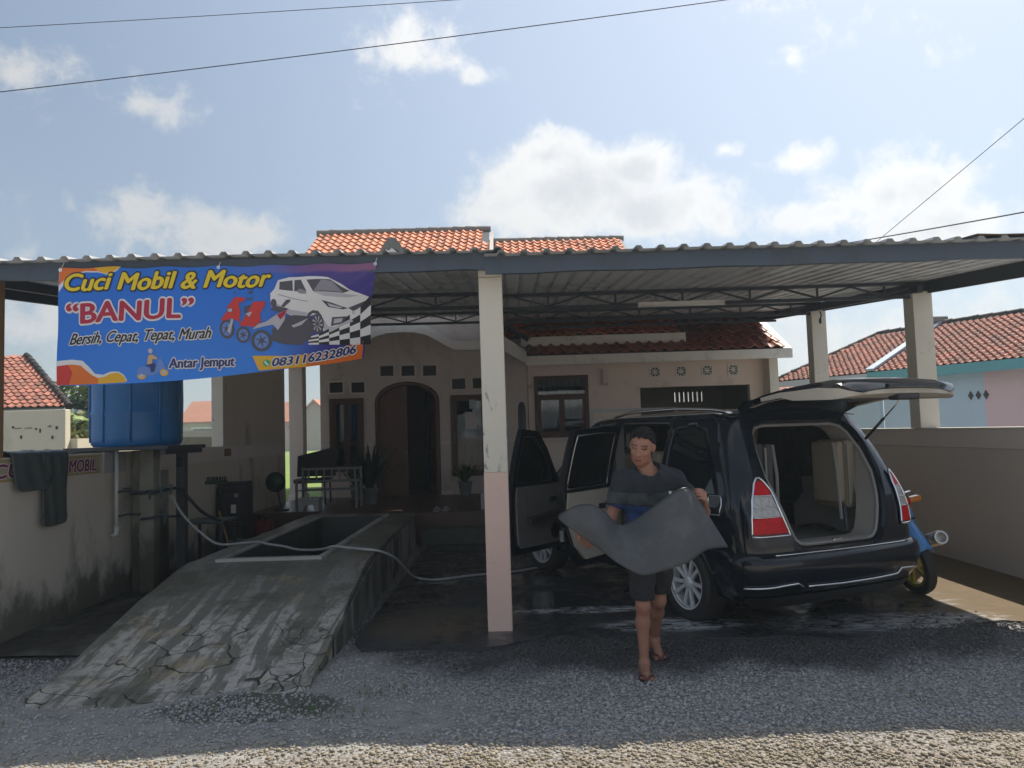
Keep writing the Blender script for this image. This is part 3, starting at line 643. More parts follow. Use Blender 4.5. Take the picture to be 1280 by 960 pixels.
def window(x0, x1, z0, z1, y, nsash, trans=None, curtain=True, mullions=0):
    f = .07; mb = MB()
    for a, b in (((x0, y-.03, z0), (x0+f, y+.10, z1)), ((x1-f, y-.03, z0), (x1, y+.10, z1)), ((x0+f, y-.028, z0), (x1-f, y+.098, z0+f)), ((x0+f, y-.028, z1-f), (x1-f, y+.098, z1))): mb.lohi(HR(a), HR(b))
    fr = mb.build('window_frame', m_dwood, hs, bevel=.006)
    zt = z1-f if trans is None else trans
    if trans is not None:
        mb = MB(); mb.lohi(HR((x0+f, y-.02, trans-.03)), HR((x1-f, y+.09, trans+.03))); mb.build('transom', m_dwood, fr)
        mb = MB(); mb.lohi(HR((x0+f, y+.03, trans+.03)), HR((x1-f, y+.036, z1-f))); mb.build('pane', m_pane, fr)
        zt = trans-.03
    w_ = (x1-x0-2*f)/nsash
    for i in range(nsash):
        a, b = x0+f+i*w_, x0+f+(i+1)*w_; s = .055; mb = MB()
        for p, q in (((a+.003, y-.012, z0+f+.003), (a+s, y+.04, zt-.003)), ((b-s, y-.012, z0+f+.003), (b-.003, y+.04, zt-.003)), ((a+s, y-.010, z0+f+.003), (b-s, y+.038, z0+f+s)), ((a+s, y-.010, zt-s), (b-s, y+.038, zt-.003))): mb.lohi(HR(p), HR(q))
        mb.build('sash', m_dwood, fr)
        mb = MB(); mb.lohi(HR((a+s, y+.012, z0+f+s)), HR((b-s, y+.018, zt-s))); mb.build('pane', m_pane, fr)
        for k in range(mullions):
            xm = a+s+(b-a-2*s)*(k+1)/(mullions+1)
            mb = MB(); pts = [(xm+.02*sin(q*1.4), y+.03, z0+f+s+(zt-z0-f-2*s)*q/9) for q in range(10)]; mb.tube([HR(p) for p in pts], .008, 5); mb.build('iron_bar', m_black, fr)
    if curtain:
        mb = MB(); P = []
        for zz_ in (z0, z1): P.append([HR((x0+(x1-x0)*i/40, y+.2+.03*sin(i*1.3), zz_)) for i in range(41)])
        mb.grid(P); mb.build('curtain', m_curt, fr, fix=False)
    return fr
f1 = window(*wins[0], 15.2, 2, None); f2 = window(*wins[1], 15.2, 1, None)
mb = MB(); mb.lohi(HR((-.95, 15.19, 1.72)), HR((-.72, 15.205, 2.06))); mb.build('paper_notice', mat('notice_paper', (.55, .52, .50), .8, .1, 9), f2)
mb = MB(); mb.lohi(HR((-.86, 15.186, 2.12)), HR((-.74, 15.20, 2.30))); mb.build('paper_notice', mat('notice_paper_blue', (.40, .44, .50), .8, .1, 9), f2)
# dado caps, flush lower wall band
for a, b in ((-3.80, -3.63), (-2.95, -2.73), (-1.45, -1.23), (-.50, .30)):
    mb = MB(); mb.lohi(HR((a, 15.17, 1.44)), HR((b, 15.197, 1.50))); mb.build('dado_trim', m_taupe_light, hs)
    mb = MB(); mb.lohi(HR((a, 15.18, .452)), HR((b, 15.196, .52))); mb.build('skirting', m_taupe_light, hs)
# door: left leaf shut, right leaf swung into the dark room
mb = MB(); A = arch(-2.72, -1.46, .455, 2.29, 2.685); B = arch(-2.66, -1.52, .455, 2.28, 2.625)
slab(mb, A[:1]+A[1:], [[(x, z+.001 if z < .46 else z) for x, z in B]], hw(15.2), -.02, .10); mb.build('door_frame', m_dwood, hs)
m_leaf = mat('carved_door_wood', (.12, .052, .032), .45, .3, 5, .25, 22, stretch=(1, 1, .35))
def leaf(xa, xb, hx, ang, name='door_leaf'):
    n = 8; top = [(xa+(xb-xa)*i/n) for i in range(n+1)]
    zf = lambda x: 2.28+.345*sqrt(max(0, 1-((x+2.09)/.57)**2))
    poly = [(xa, .46), (xb, .46)]+[(x, zf(x)-.01) for x in reversed(top)]
    ca, sa = cos(ang), sin(ang); fn = lambda a, b, d: HR((hx+(a-hx)*ca-d*sa, 15.24+(a-hx)*sa+d*ca, b))
    mb = MB(); slab(mb, poly, [], fn, 0, .045); L_ = mb.build(name, m_leaf, hs)
    w_ = xb-xa
    for z0, z1 in ((.58, 1.02), (1.10, 1.62), (1.70, 2.18)):
        mb = MB()
        for a, b in (((xa+.08, z0), (xb-.08, z0+.03)), ((xa+.08, z1-.03), (xb-.08, z1)), ((xa+.08, z0+.03), (xa+.11, z1-.03)), ((xb-.11, z0+.03), (xb-.08, z1-.03))): slab(mb, rect(*a, *b), [], fn, -.012, 0)
        slab(mb, [(xa+w_/2, z0+.08), (xb-.14, (z0+z1)/2), (xa+w_/2, z1-.08), (xa+.14, (z0+z1)/2)], [], fn, -.010, 0)
        mb.build('door_moulding', m_leaf, L_)
    mb = MB(); mb.lathe([(0, -.035), (.018, -.03), (.022, -.02), (.01, -.008), (.01, .0)], fn(xb-.05 if hx == xa else xa+.05, 1.28, -.0), 'Y', 10); mb.build('door_knob', m_chrome, L_)
leaf(-2.655, -2.095, -2.655, 0.0); leaf(-2.085, -1.525, -1.525, -1.25)
# rooms behind (dark because enclosed)
mb = MB()
mb.lohi(HR((-3.75, 18.9, .4)), HR((.25, 19.0, 3.2))); mb.lohi(HR((-3.85, 15.37, .4)), HR((-3.76, 18.9, 3.2))); mb.lohi(HR((.27, 15.37, .4)), HR((.36, 18.9, 3.2)))
mb.lohi(HR((-3.75, 15.37, 3.1)), HR((.26, 18.9, 3.2))); mb.build('room', m_int, hs)
mb = MB(); mb.lohi(HR((-3.75, 15.31, .40)), HR((.26, 18.9, .448))); mb.build('room_floor', m_tile, hs)
mb = MB(); P = [[HR((-1.95+.6*i/30, 17.2+.03*sin(i*1.1), z)) for i in range(31)] for z in (.46, 2.6)]; mb.grid(P); mb.build('room_curtain', mat('teal_curtain', (.05, .16, .19), .9, .3, 4, stretch=(10, 10, .4)), hs, fix=False)
# side wall of the main house, running back
mb = MB(); mb.lohi(HR((-3.80, 15.365, -.05)), HR((-3.70, 22, 3.6))); mb.build('side_wall', m_taupe, hs)
# white curved gable band
tp = [(-2.12, 3.81), (-1.85, 3.795), (-1.62, 3.72), (-1.43, 3.62), (-1.26, 3.51), (-1.10, 3.42), (-.85, 3.412), (-.59, 3.41), (-.30, 3.495), (-.16, 3.50), (.30, 3.17)]
bt = [(.29, 2.93), (-.20, 3.24), (-.59, 3.24), (-.85, 3.245), (-1.10, 3.25), (-1.26, 3.34), (-1.44, 3.45), (-1.62, 3.55), (-1.85, 3.61), (-2.12, 3.625)]
mir = lambda p: (-4.24-p[0], p[1])
poly = tp+bt+[mir(p) for p in reversed(bt[:-1])]+[mir(p) for p in reversed(tp[1:])]
mb = MB(); slab(mb, poly, [], hw(14.72), 0, .14); mb.build('gable_band', m_white, hs, bevel=.012)
mb = MB(); poly2 = [(x, z) for x, z in tp]+[(.3, gz(.3)-.05), (-2.12, 5.12)]
# soffit between the band and the facade
P = [[HR((x, y, z+.01)) for x, z in [mir(p) for p in reversed(tp[1:])]+tp] for y in (14.80, 15.19)]
mb = MB(); mb.grid(P); mb.build('gable_soffit', m_taupe_light, hs, solid=.02, fix=False)

m_rtile = mat('orange_roof_tile', (.62, .19, .065), .75, .25, 2.2, .2, 30, dirt=(.16, .07, .045), dscale=3.5, damt=.6, dlo=.5, dhi=.68, attr='tint')
m_rtile_old = mat('weathered_red_tile', (.37, .135, .085), .8, .25, 2.0, .2, 30, dirt=(.10, .055, .04), dscale=2.5, damt=.7, dlo=.46, dhi=.66, attr='tint')
m_rtile_wing = mat('shaded_orange_tile', (.30, .085, .045), .5, .25, 2.2, .2, 30, dirt=(.07, .035, .03), dscale=3.5, damt=.6, dlo=.5, dhi=.68, attr='tint')  # the orange tile, darkened for the shade under the canopy
m_ridge = mat('grey_ridge_mortar', (.20, .185, .165), .85, .25, 6, .3, 30)
def tile_roof(name, parent, E0, E1, up, slope_len, tw=.205, th=.30, m=None, conv=lambda p: p, clip=None, taper0=0.0, taper1=0.0, seg=5):
    """rows of curved tiles: E0->E1 the eave, up the unit vector up the slope; taper = hip inset per metre of slope"""
    E0, E1, up = Vector(E0), Vector(E1), Vector(up).normalized(); ex = (E1-E0).normalized(); nrm = ex.cross(up).normalized()
    if nrm.z < 0: nrm = -nrm
    Ltot = (E1-E0).length; nr = int(slope_len/th); V = []; F = []; C = []
    prof = [(k/seg, .042*max(0, sin(2*pi*(k/seg)))+.012*min(0, sin(2*pi*k/seg))) for k in range(seg+1)]
    for r in range(nr):
        a0, a1 = r*th*taper0, Ltot-r*th*taper1; nt = int((a1-a0)/tw)
        for t in range(nt):
            x0 = a0+t*tw; c = rnd(.68, 1.22); dz = rnd(-.006, .006); dy = rnd(-.012, .012); o = len(V)
            for e, hh in ((0, .035), (1.08, .0)):
                for q, h in prof: V.append(conv(E0+ex*(x0+q*tw)+up*((r+e)*th+dy*(1-e))+nrm*(h+hh+dz)))
            for q, h in prof: V.append(conv(E0+ex*(x0+q*tw)+up*(r*th+dy)+nrm*(h+.012+dz)))
            k = seg+1
            for i in range(seg): F += [(o+i, o+i+1, o+k+i+1, o+k+i), (o+2*k+i, o+2*k+i+1, o+i+1, o+i)]
            C += [c]*(3*k)
    me = bpy.data.meshes.new(name); me.from_pydata([tuple(v) for v in V], [], F); me.materials.append(m or m_rtile)
    ca = me.color_attributes.new('tint', 'FLOAT_COLOR', 'POINT'); ca.data.foreach_set('color', np.array([(c, c*rnd(.96, 1.0), c, 1) for c in C], dtype=np.float32).reshape(-1))
    o = bpy.data.objects.new(name, me); COL.objects.link(o); o.parent = parent; kind(o, 'stuff')
    return o
def underlay(name, parent, E0, E1, up, L, m, conv, t0=0, t1=0, drop=.03):
    E0, E1, up = Vector(E0), Vector(E1), Vector(up).normalized(); ex = (E1-E0).normalized(); n = ex.cross(up).normalized(); n = n if n.z > 0 else -n
    q = [E0, E1, E1+up*L-ex*L*t1, E0+up*L+ex*L*t0]
    mb = MB(); mb.add([conv(p-n*.01) for p in q]+[conv(p-n*(.01+drop)) for p in q], [(0, 1, 2, 3), (7, 6, 5, 4), (0, 4, 5, 1), (1, 5, 6, 2), (2, 6, 7, 3), (3, 7, 4, 0)])
    return mb.build(name, m, parent)
def ridge(parent, p, q, conv=HR, r=.10, step=.34, m=None):
    p, q = Vector(p), Vector(q); L = (q-p).length; n = max(1, int(L/step)); d = (q-p)/n
    mb = MB()
    for i in range(n):
        a = p+d*i; b = p+d*(i+1.06); mb.tube([conv(a+Vector((0, 0, rnd(-.01, .01)))), conv(b)], [r*1.1, r*.93], 8)
    o = mb.build('ridge_tiles', m or m_ridge, parent, angle=50); kind(o, 'stuff')
def roofpart(E0, E1, up, L, t0=0, t1=0):
    underlay('roof_deck', hs, E0, E1, up, L, m_steel, HR, t0, t1); tile_roof('roof_tiles', hs, E0, E1, up, L, conv=HR, taper0=t0, taper1=t1)
# main roofs
upA = Vector((0, 5.9, 3.61)); roofpart((-5.55, 16.0, 3.90), (-.52, 16.0, 3.90), upA, upA.length, .02, 0)
ridge(hs, (-5.5, 21.9, 7.54), (-.5, 21.9, 7.52))
upB = Vector((0, 6.37, 3.53)); roofpart((-.35, 15.05, 3.50), (3.42, 15.05, 3.50), upB, upB.length, 0, .03)
ridge(hs, (-.42, 21.42, 7.03), (3.25, 21.42, 7.0))
mb = MB(); mb.lohi(HR((-.52, 16.3, 3.0)), HR((-.36, 21.9, 3.6))); mb.build('party_wall', m_taupe, hs)
mb = MB(); vs = [(-.50, 16.0, 3.85), (-.50, 21.9, 7.46), (-.50, 21.9, 3.6), (-.50, 16, 3.6)]; mb.add([HR(v) for v in vs]+[HR((v[0]+.1, v[1], v[2])) for v in vs], [(0, 1, 2, 3), (7, 6, 5, 4), (0, 4, 5, 1), (1, 5, 6, 2)]); mb.build('gable_wall', m_taupe, hs)
mb = MB(); vs = [(3.38, 15.7, 3.4), (3.25, 21.4, 6.95), (3.25, 21.4, 3.0), (3.38, 15.7, 3.0)]; mb.add([HR(v) for v in vs]+[HR((v[0]-.1, v[1], v[2])) for v in vs], [(0, 1, 2, 3), (7, 6, 5, 4), (0, 4, 5, 1), (1, 5, 6, 2)]); mb.build('gable_wall', m_taupe, hs)
mb = MB(); mb.lohi(HR((.2, 15.0, 3.30)), HR((3.44, 15.035, 3.485))); mb.build('fascia_board', m_white, hs)
mb = MB(); vs = [(-5.3, 16.2, 3.9), (-5.3, 21.9, 7.45), (-5.3, 27.6, 3.9)]; mb.add([HR(v) for v in vs]+[HR((v[0]+.12, v[1], v[2])) for v in vs], [(0, 1, 2), (5, 4, 3), (0, 3, 4, 1), (1, 4, 5, 2), (2, 5, 3, 0)]); mb.build('gable_wall', m_taupe, hs)
mb = MB(); vs = [(-5.5, 21.9, 7.48), (3.2, 21.9, 7.0), (3.2, 28, 3.5), (-5.5, 28, 3.9)]; mb.add([HR(v) for v in vs], [(0, 1, 2, 3)]); mb.build('rear_roof', m_rtile_old, hs)
# entrance gable roof, its ridge end just shows above the canopy
for s in (-1, 1):
    E0 = Vector((-2.2+2.55*s, 14.45, 3.42)); R1 = Vector((-2.2, 14.45, 5.22))
    up = R1-E0; a, b = (E0, E0+Vector((0, 3.2, 0)))
    roofpart(a if s < 0 else b, b if s < 0 else a, up, up.length)
ridge(hs, (-2.2, 14.4, 5.27), (-2.2, 17.8, 5.27), r=.12)
mb = MB(); slab(mb, [(-2.42, 5.07), (-2.2, 5.20), (-1.98, 5.07), (-1.98, 5.16), (-2.06, 5.30), (-2.2, 5.38), (-2.34, 5.30), (-2.42, 5.16)], [], hw(14.38), 0, .09); mb.build('gable_finial', m_ridge, hs, bevel=.01)
mb = MB(); slab(mb, [(-2.33, 5.08), (-2.2, 5.19), (-2.07, 5.08)], [], hw(14.36), 0, .02); mb.build('finial_plate', m_white, hs)

# garage wing on the right
gar = rect(2.55, .0, 4.74, 2.44); wwin = (.44, 1.52, 1.50, 2.73)
vb = [(2.76+.52*i, 2.64) for i in range(4)]
mb = MB(); slab(mb, [(.32, -.05), (2.55, -.05), (2.55, 2.44), (4.74, 2.44), (4.74, -.05), (5.03, -.05), (5.03, 3.1), (.32, 3.1)], [rect(wwin[0], wwin[2], wwin[1], wwin[3])]+[rect(x, z, x+.21, z+.21) for x, z in vb], hw(15.3), 0, .15)
mb.build('wing_wall', mat('wing_wall_paint', (.80, .68, .60), .85, .08, 1.2, .12, 50, dirt=(.3, .23, .17), dscale=1.5, damt=.3), hs)
fr = window(*wwin, 15.3, 2, 2.33, True, 1)
mb = MB(); mb.lohi(HR((.38, 15.24, 1.42)), HR((1.58, 15.36, 1.497))); mb.build('window_sill', m_taupe_light, hs)
for x, z in vb:        # pierced ornamental vent blocks
    mb = MB(); fn = hw(15.29); cx, cz = x+.105, z+.105
    slab(mb, rect(x-.01, z-.01, x+.22, z+.22), [rect(x+.02, z+.02, x+.19, z+.19)], fn, -.005, .06)
    for k in range(4):
        a = pi/4*k; L_ = .082 if k % 2 == 0 else .115; dx, dz = cos(a)*L_, sin(a)*L_; nx, nz = -sin(a)*.010, cos(a)*.010
        slab(mb, [(cx-dx-nx, cz-dz-nz), (cx+dx-nx, cz+dz-nz), (cx+dx+nx, cz+dz+nz), (cx-dx+nx, cz-dz+nz)], [], fn, .002*k, .04+.002*k)
    mb.build('vent_block', m_white, hs)
    mb = MB(); mb.lohi(HR((x+.0, 15.42, z)), HR((x+.21, 15.43, z+.21))); mb.build('vent_screen', m_black, hs)
mb = MB(); mb.lohi(HR((5.03, 14.95, -.05)), HR((5.20, 15.45, 3.0))); mb.build('corner_post', m_cream, hs)
mb = MB(); slab(mb, [(0, 0), (.09, .05), (.09, .33), (0, .33)], [], lambda a, b, d: HR((1.86+d, 15.298-a, 2.5+b)), -.05, .05); mb.build('eave_bracket', m_taupe_light, hs)
mb = MB(); slab(mb, [(0, 0), (.09, .05), (.09, .33), (0, .33)], [], lambda a, b, d: HR((.36+d, 15.298-a, 2.5+b)), -.05, .05); mb.build('eave_bracket', m_taupe_light, hs)
# garage room; slits in its back wall let daylight in
slits = [rect(3.80+.105*i, 2.22, 3.84+.105*i, 2.45) for i in range(7)]
mb = MB(); slab(mb, rect(2.35, 0, 5.0, 3.0), slits, hw(18.0), 0, .12); mb.build('garage_back_wall', m_int, hs)
mb = MB(); mb.lohi(HR((2.33, 15.455, 0)), HR((2.45, 18.0, 3.0))); mb.lohi(HR((4.92, 15.455, 0)), HR((5.02, 18.0, 3.0))); mb.lohi(HR((2.46, 15.455, 2.9)), HR((4.91, 17.99, 3.0))); mb.build('garage_room', m_int, hs)
mb = MB(); mb.lohi(HR((.34, 17.6, .3)), HR((2.3, 17.7, 3.0))); mb.lohi(HR((.36, 15.46, 2.9)), HR((2.3, 17.6, 3.0))); mb.build('side_room', m_int, hs)
upW = Vector((0, 2.1, 1.05)); underlay('roof_deck', hs, (.30, 14.62, 3.09), (5.36, 14.62, 3.09), upW, upW.length, m_steel, HR)
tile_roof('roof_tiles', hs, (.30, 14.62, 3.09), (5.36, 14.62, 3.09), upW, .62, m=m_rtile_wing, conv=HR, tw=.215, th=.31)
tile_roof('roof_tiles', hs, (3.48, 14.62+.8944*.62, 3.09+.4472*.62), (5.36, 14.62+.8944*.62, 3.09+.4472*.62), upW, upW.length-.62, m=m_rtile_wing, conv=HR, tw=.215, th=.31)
mb = MB(); mb.lohi(HR((.28, 14.60, 2.89)), HR((5.34, 14.635, 3.07))); mb.build('fascia_board', m_white, hs)
mb = MB(); mb.lohi(HR((.30, 14.64, 2.97)), HR((5.30, 15.29, 2.985))); mb.build('eave_soffit', m_taupe_light, hs)
mb = MB(); vs = [(5.34, 14.60, 3.07), (5.34, 14.60, 2.89), (5.34, 16.7, 3.94), (5.34, 16.7, 4.12)]; mb.add([HR(v) for v in vs]+[HR((v[0]+.03, v[1], v[2])) for v in vs], [(0, 1, 2, 3), (7, 6, 5, 4), (0, 4, 5, 1), (1, 5, 6, 2), (2, 6, 7, 3), (3, 7, 4, 0)]); mb.build('barge_board', m_white, hs)
mb = MB(); slab(mb, [(15.455, 0), (18.1, 0), (18.1, 3.0), (16.7, 3.9), (15.455, 3.2)], [], lambda a, b, d: HR((d, a, b)), 5.03, 5.12); mb.build('wing_side_wall', m_taupe, hs)

# ================================================================== NEIGHBOURS
m_blue = mat('pale_blue_wall', (.48, .64, .78), .85, .1, .8, .05, 30, dirt=(.45, .52, .58), dscale=.8, damt=.5)
m_pink = mat('pale_pink_wall', (.70, .54, .58), .85, .1, .8, .05, 30, dirt=(.6, .5, .5), dscale=.8, damt=.4)
m_turq = mat('turquoise_trim', (.10, .34, .38), .6, .15, 2)
def frame(o): return lambda p: (p[0]-o.location.x, p[1]-o.location.y, p[2]-o.location.z)
de = Vector((-.466, .885, 0)).normalized(); dn = Vector((.885, .466, 0)).normalized()
E = Vector((10.5, 15.8, 0))
nb = thing('neighbour_house', 'blue and pink neighbour house with turquoise eaves behind the right wall', 'house', (12, 17, 0)); NF = frame(nb)
def nw(t, z, d): return NF(E+de*t+dn*d+Vector((0, 0, z)))
t0, t1, tm = -6.5, 3.55, 1.05
mb = MB(); slab(mb, rect(tm, 0, t1, 2.76), [], nw, .45, .6); mb.build('blue_wall', m_blue, nb)
mb = MB(); slab(mb, rect(t0, 0, tm, 2.76), [], nw, .45, .6); mb.build('pink_wall', m_pink, nb)
mb = MB(); slab(mb, rect(t0-.1, 2.62, t1+.05, 2.84), [], nw, -.04, 0.0); mb.build('eave_board', m_turq, nb)
mb = MB(); slab(mb, rect(t0, 2.74, t1, 2.76), [], lambda a, b, d: nw(a, b, d), 0.0, .45); mb.build('eave_soffit', m_turq, nb)
for cx in (1.35, -.72):
    for k in range(3):
        mb = MB(); a = cx-.17*k; slab(mb, [(a-.06, 2.14), (a, 2.04), (a+.06, 2.14), (a, 2.24)], [], nw, .43, .46); mb.build('diamond_vent', m_black, nb)
upN = dn*2.9+Vector((0, 0, 1.32)); e0, e1 = E+de*t0+Vector((0, 0, 2.84)), E+de*t1+Vector((0, 0, 2.84))
underlay('roof_deck', nb, e0, e1, upN, upN.length, m_steel, NF); tile_roof('roof_tiles', nb, e0, e1, upN, upN.length, m=m_rtile_old, conv=NF, tw=.165, th=.19, seg=4)
ridge(nb, e0+upN, e1+upN, NF, .09, .34, m_rtile_old)
mb = MB(); q = [e1, e1+upN, e1+upN+Vector((0, 0, .10))+de*.02, e1+Vector((0, 0, .10))]
mb.bar(NF(e1+Vector((0, 0, .06))), NF(e1+upN+Vector((0, 0, .06))), .22, .06); mb.build('verge_flashing', mat('pale_zinc', (.42, .50, .60), .4, .2, 3, metal=.3), nb)
mb = MB(); slab(mb, [(.1, 2.7), (2.9, 2.7), (2.9, 4.1)], [], lambda a, b, d: NF(E+de*(t1-.1+d)+dn*a+Vector((0, 0, b))), 0, .08); mb.build('gable_wall', m_blue, nb)
mb = MB(); mb.rbox(NF(e1+upN+de*.1+Vector((0, 0, .12))), (.5, .35, .16), .05); mb.build('ridge_end_cap', m_ridge, nb)
nb2 = thing('neighbour_house', 'farther red roofed house with pale blue wall past the second right pillar', 'house', (9, 20, 0)); NF2 = frame(nb2)
def nw2(t, z, d): return NF2(E+de*t+dn*d+Vector((0, 0, z)))
mb = MB(); slab(mb, rect(3.75, 0, 6.4, 2.72), [], nw2, .55, .7); mb.build('wall', m_blue, nb2)
mb = MB(); slab(mb, rect(3.65, 2.66, 6.7, 2.82), [], nw2, .02, .06); mb.build('eave_board', mat('pale_grey_board', (.45, .50, .54), .7, .1, 3), nb2)
e0, e1 = E+de*3.62+dn*.06+Vector((0, 0, 2.83)), E+de*6.75+dn*.06+Vector((0, 0, 2.83)); upM = dn*2.9+Vector((0, 0, 1.30))
underlay('roof_deck', nb2, e0, e1, upM, upM.length, m_steel, NF2, 0, .42); tile_roof('roof_tiles', nb2, e0, e1, upM, upM.length, m=m_rtile_old, conv=NF2, tw=.165, th=.19, seg=4, taper1=.42)
ridge(nb2, e0+upM, e1+upM-de*1.3, NF2, .09, .34, m_rtile_old); ridge(nb2, e1, e1+upM-de*1.3, NF2, .08, .3, m_rtile_old)
hp = dn*1.8+Vector((0, 0, 1.30)); ee = E+de*6.75+dn*.06+Vector((0, 0, 2.83))
mb = MB(); mb.add([NF2(ee), NF2(ee+dn*5.8), NF2(e1+upM-de*1.3)], [(0, 1, 2)]); mb.build('hip_roof', m_rtile_old, nb2)
mb = MB(); slab(mb, rect(4.1, 1.0, 4.5, 1.35), [], nw2, .53, .56); mb.build('window', m_black, nb2)
nb3 = thing('neighbour_house', 'small orange roofed house far behind the corner of the garage wing', 'house', (17, 46, 0)); F3 = frame(nb3)
mb = MB(); mb.lohi(F3((15.4, 45, 0)), F3((20, 50, 2.9))); mb.build('wall', mat('pale_wall', (.5, .47, .42), .8, .1, 1), nb3)
underlay('roof_deck', nb3, (15.0, 44.6, 2.9), (20.4, 44.6, 2.9), (0, 2.9, 1.1), 3.1, m_rtile_old, F3); tile_roof('roof_tiles', nb3, (15.0, 44.6, 2.92), (20.4, 44.6, 2.92), (0, 2.9, 1.1), 3.1, m=m_rtile_old, conv=F3, tw=.4, th=.4, seg=4)

# left neighbour with hip roof, its cream yard wall, low wall
nl = thing('neighbour_house', 'house with faded red hip roof beyond the cream wall at far left', 'house', (-15, 22, 0)); F4 = frame(nl)
mb = MB(); mb.lohi(F4((-19.5, 20.4, 0)), F4((-13.1, 26, 2.72))); mb.build('wall', mat('dark_teal_wall', (.16, .21, .22), .85, .15, 1), nl)  # dark teal colour over the whole wall
e0, e1 = (-21, 20.0, 2.66), (-11.55, 20.0, 2.66); upL = Vector((0, 3.1, 1.75))
underlay('roof_deck', nl, e0, e1, upL, upL.length, m_steel, F4, .0, .87); tile_roof('roof_tiles', nl, e0, e1, upL, upL.length, m=m_rtile_old, conv=F4, tw=.2, th=.22, seg=4, taper1=.87)
ridge(nl, Vector(e1), Vector(e1)+upL-Vector((3.1, 0, 0)), F4, .09, .34, m_rtile_old)
mb = MB(); mb.lohi(F4((-20.5, 20.02, 2.52)), F4((-11.75, 20.06, 2.64))); mb.build('eave_board', mat('grey_board', (.2, .22, .22), .7), nl)
cwl = thing('yard_wall', 'sunlit cream plaster wall with dark mould streaks at far left', 'wall', (-8.2, 13.1, 0)); F5 = frame(cwl)
m_cw = mat('mouldy_cream_wall', (.66, .61, .47), .85, .07, 1.5, .15, 40, dirt=(.30, .27, .18), dscale=2.4, damt=.5, dlo=.56, dhi=.72, stretch=(1, 1, .35))
mb = MB(); mb.lohi(F5((-14, 13.0, 0)), F5((-7.58, 13.16, 2.25))); mb.build('wall', m_cw, cwl, bevel=.01)
m_hole = mat('mould_stain', (.06, .05, .04), .9)
for (dx, dz, ww, hh) in [(-8.46, 1.97, .05, .05), (-8.38, 1.95, .22, .012), (-8.2, 1.95, .2, .016), (-8.07, 1.93, .05, .045), (-8.0, 1.90, .03, .11), (-7.84, 1.97, .08, .03), (-7.72, 1.94, .05, .08), (-8.32, 1.80, .04, .09), (-7.79, 1.78, .045, .09)]:
    ww *= .6; hh *= .6
    mb = MB(); mb.lohi(F5((dx-ww/2, 12.985, dz-hh/2)), F5((dx+ww/2, 12.998, dz+hh/2))); mb.build('chipped_hole', m_hole, cwl)
mb = MB(); mb.lohi(F5((-7.60, 13.16, 0)), F5((-7.46, 20, 1.75))); mb.build('return_wall', m_cw, cwl)
lw = thing('yard_wall', 'low pale block wall under the banana plant beside the water tank', 'wall', (-11, 20, 0)); F6 = frame(lw)
mb = MB(); mb.lohi(F6((-12.4, 20, 1.45)), F6((-6.2, 20.15, 1.93))); mb.build('upper_wall', mat('pale_wall', (.5, .47, .42)), lw)
mb = MB(); mb.lohi(F6((-12.4, 19.98, 0)), F6((-6.2, 20.17, 1.45))); mb.build('lower_wall', mat('bare_block', (.30, .25, .21), .9, .2, 4, .3, 14), lw)

# far houses across the field
def farhouse(label, x, y, w_, d_, hw_, hr, wallcol, gable='x'):
    t = thing('far_house', label, 'house', (x, y, 0))
    mw = mat('far_wall_%s' % len(MATS), wallcol, .9, .15, .3, 0, dirt=(.25, .22, .2), dscale=.5, damt=.5)
    mr = mat('far_orange_tile', (.43, .17, .085), .8, .25, 1.5, .3, 6, stretch=(1, 1, 2))
    if gable == 'x':
        mb = MB(); mb.lohi((-w_/2, 0, 0), (w_/2, d_, hw_)); mb.build('wall', mw, t)
        mb = MB(); mb.prism([(-.6, hw_-.15), (d_/2, hr), (d_+.6, hw_-.15), (d_+.6, hw_-.35), (d_/2, hr-.25), (-.6, hw_-.35)], lambda a, b, d: (d, a, b), -w_/2-.4, w_/2+.4); mb.build('roof', mr, t)
    else:
        mb = MB(); mb.prism([(-w_/2, 0), (w_/2, 0), (w_/2, hw_), (0, hr-.3), (-w_/2, hw_)], lambda a, b, d: (a, d, b), 0, d_); mb.build('wall', mw, t)
        mb = MB(); mb.prism([(-w_/2-.7, hw_-.4), (0, hr), (w_/2+.7, hw_-.4), (w_/2+.7, hw_-.65), (0, hr-.28), (-w_/2-.7, hw_-.65)], lambda a, b, d: (a, d, b), -.6, d_); mb.build('roof', mr, t)
    return t
t = farhouse('cream house with orange roof and dark window seen past the blue tank', -36.2, 95, 9.5, 8, 4.3, 6.9, (.52, .46, .38))
mb = MB(); mb.lohi((-3.3, -.06, 2.05), (-1.1, .02, 3.25)); mb.build('window', mat('far_dark_window', (.03, .06, .07), .2), t)
mb = MB(); mb.lohi((-3.6, -.1, 3.26), (-.9, .03, 3.5)); mb.build('window_lintel', m_white, t)
t = farhouse('bare brick gable house across the field beyond the porch column', -28.4, 110, 6.2, 9, 4.0, 7.3, (.36, .31, .27), 'y')
t2 = farhouse('orange roofed house left of the brick gable across the field', -36.6, 112, 9, 8, 4.4, 7.3, (.44, .38, .32))
mb = MB(); mb.lohi((1.6, -.06, 1.9), (3.0, .02, 3.3)); mb.build('window', mat('far_dark_window', (.03, .06, .07), .2), t2)
farhouse('grey roofed house behind the brick gable at the edge of the field', -25, 128, 9, 8, 4.0, 7.6, (.33, .29, .25))
t = farhouse('tiny roofed shed far away beside the tank edge', -43.5, 98, 3.4, 4, 3.6, 4.9, (.42, .36, .3))
t = thing('bamboo_fence', 'weathered grey board fence standing across the bright green field', 'fence', (-27.5, 105, 0))
m_bam = mat('weathered_bamboo', (.34, .30, .25), .9, .3, .7)
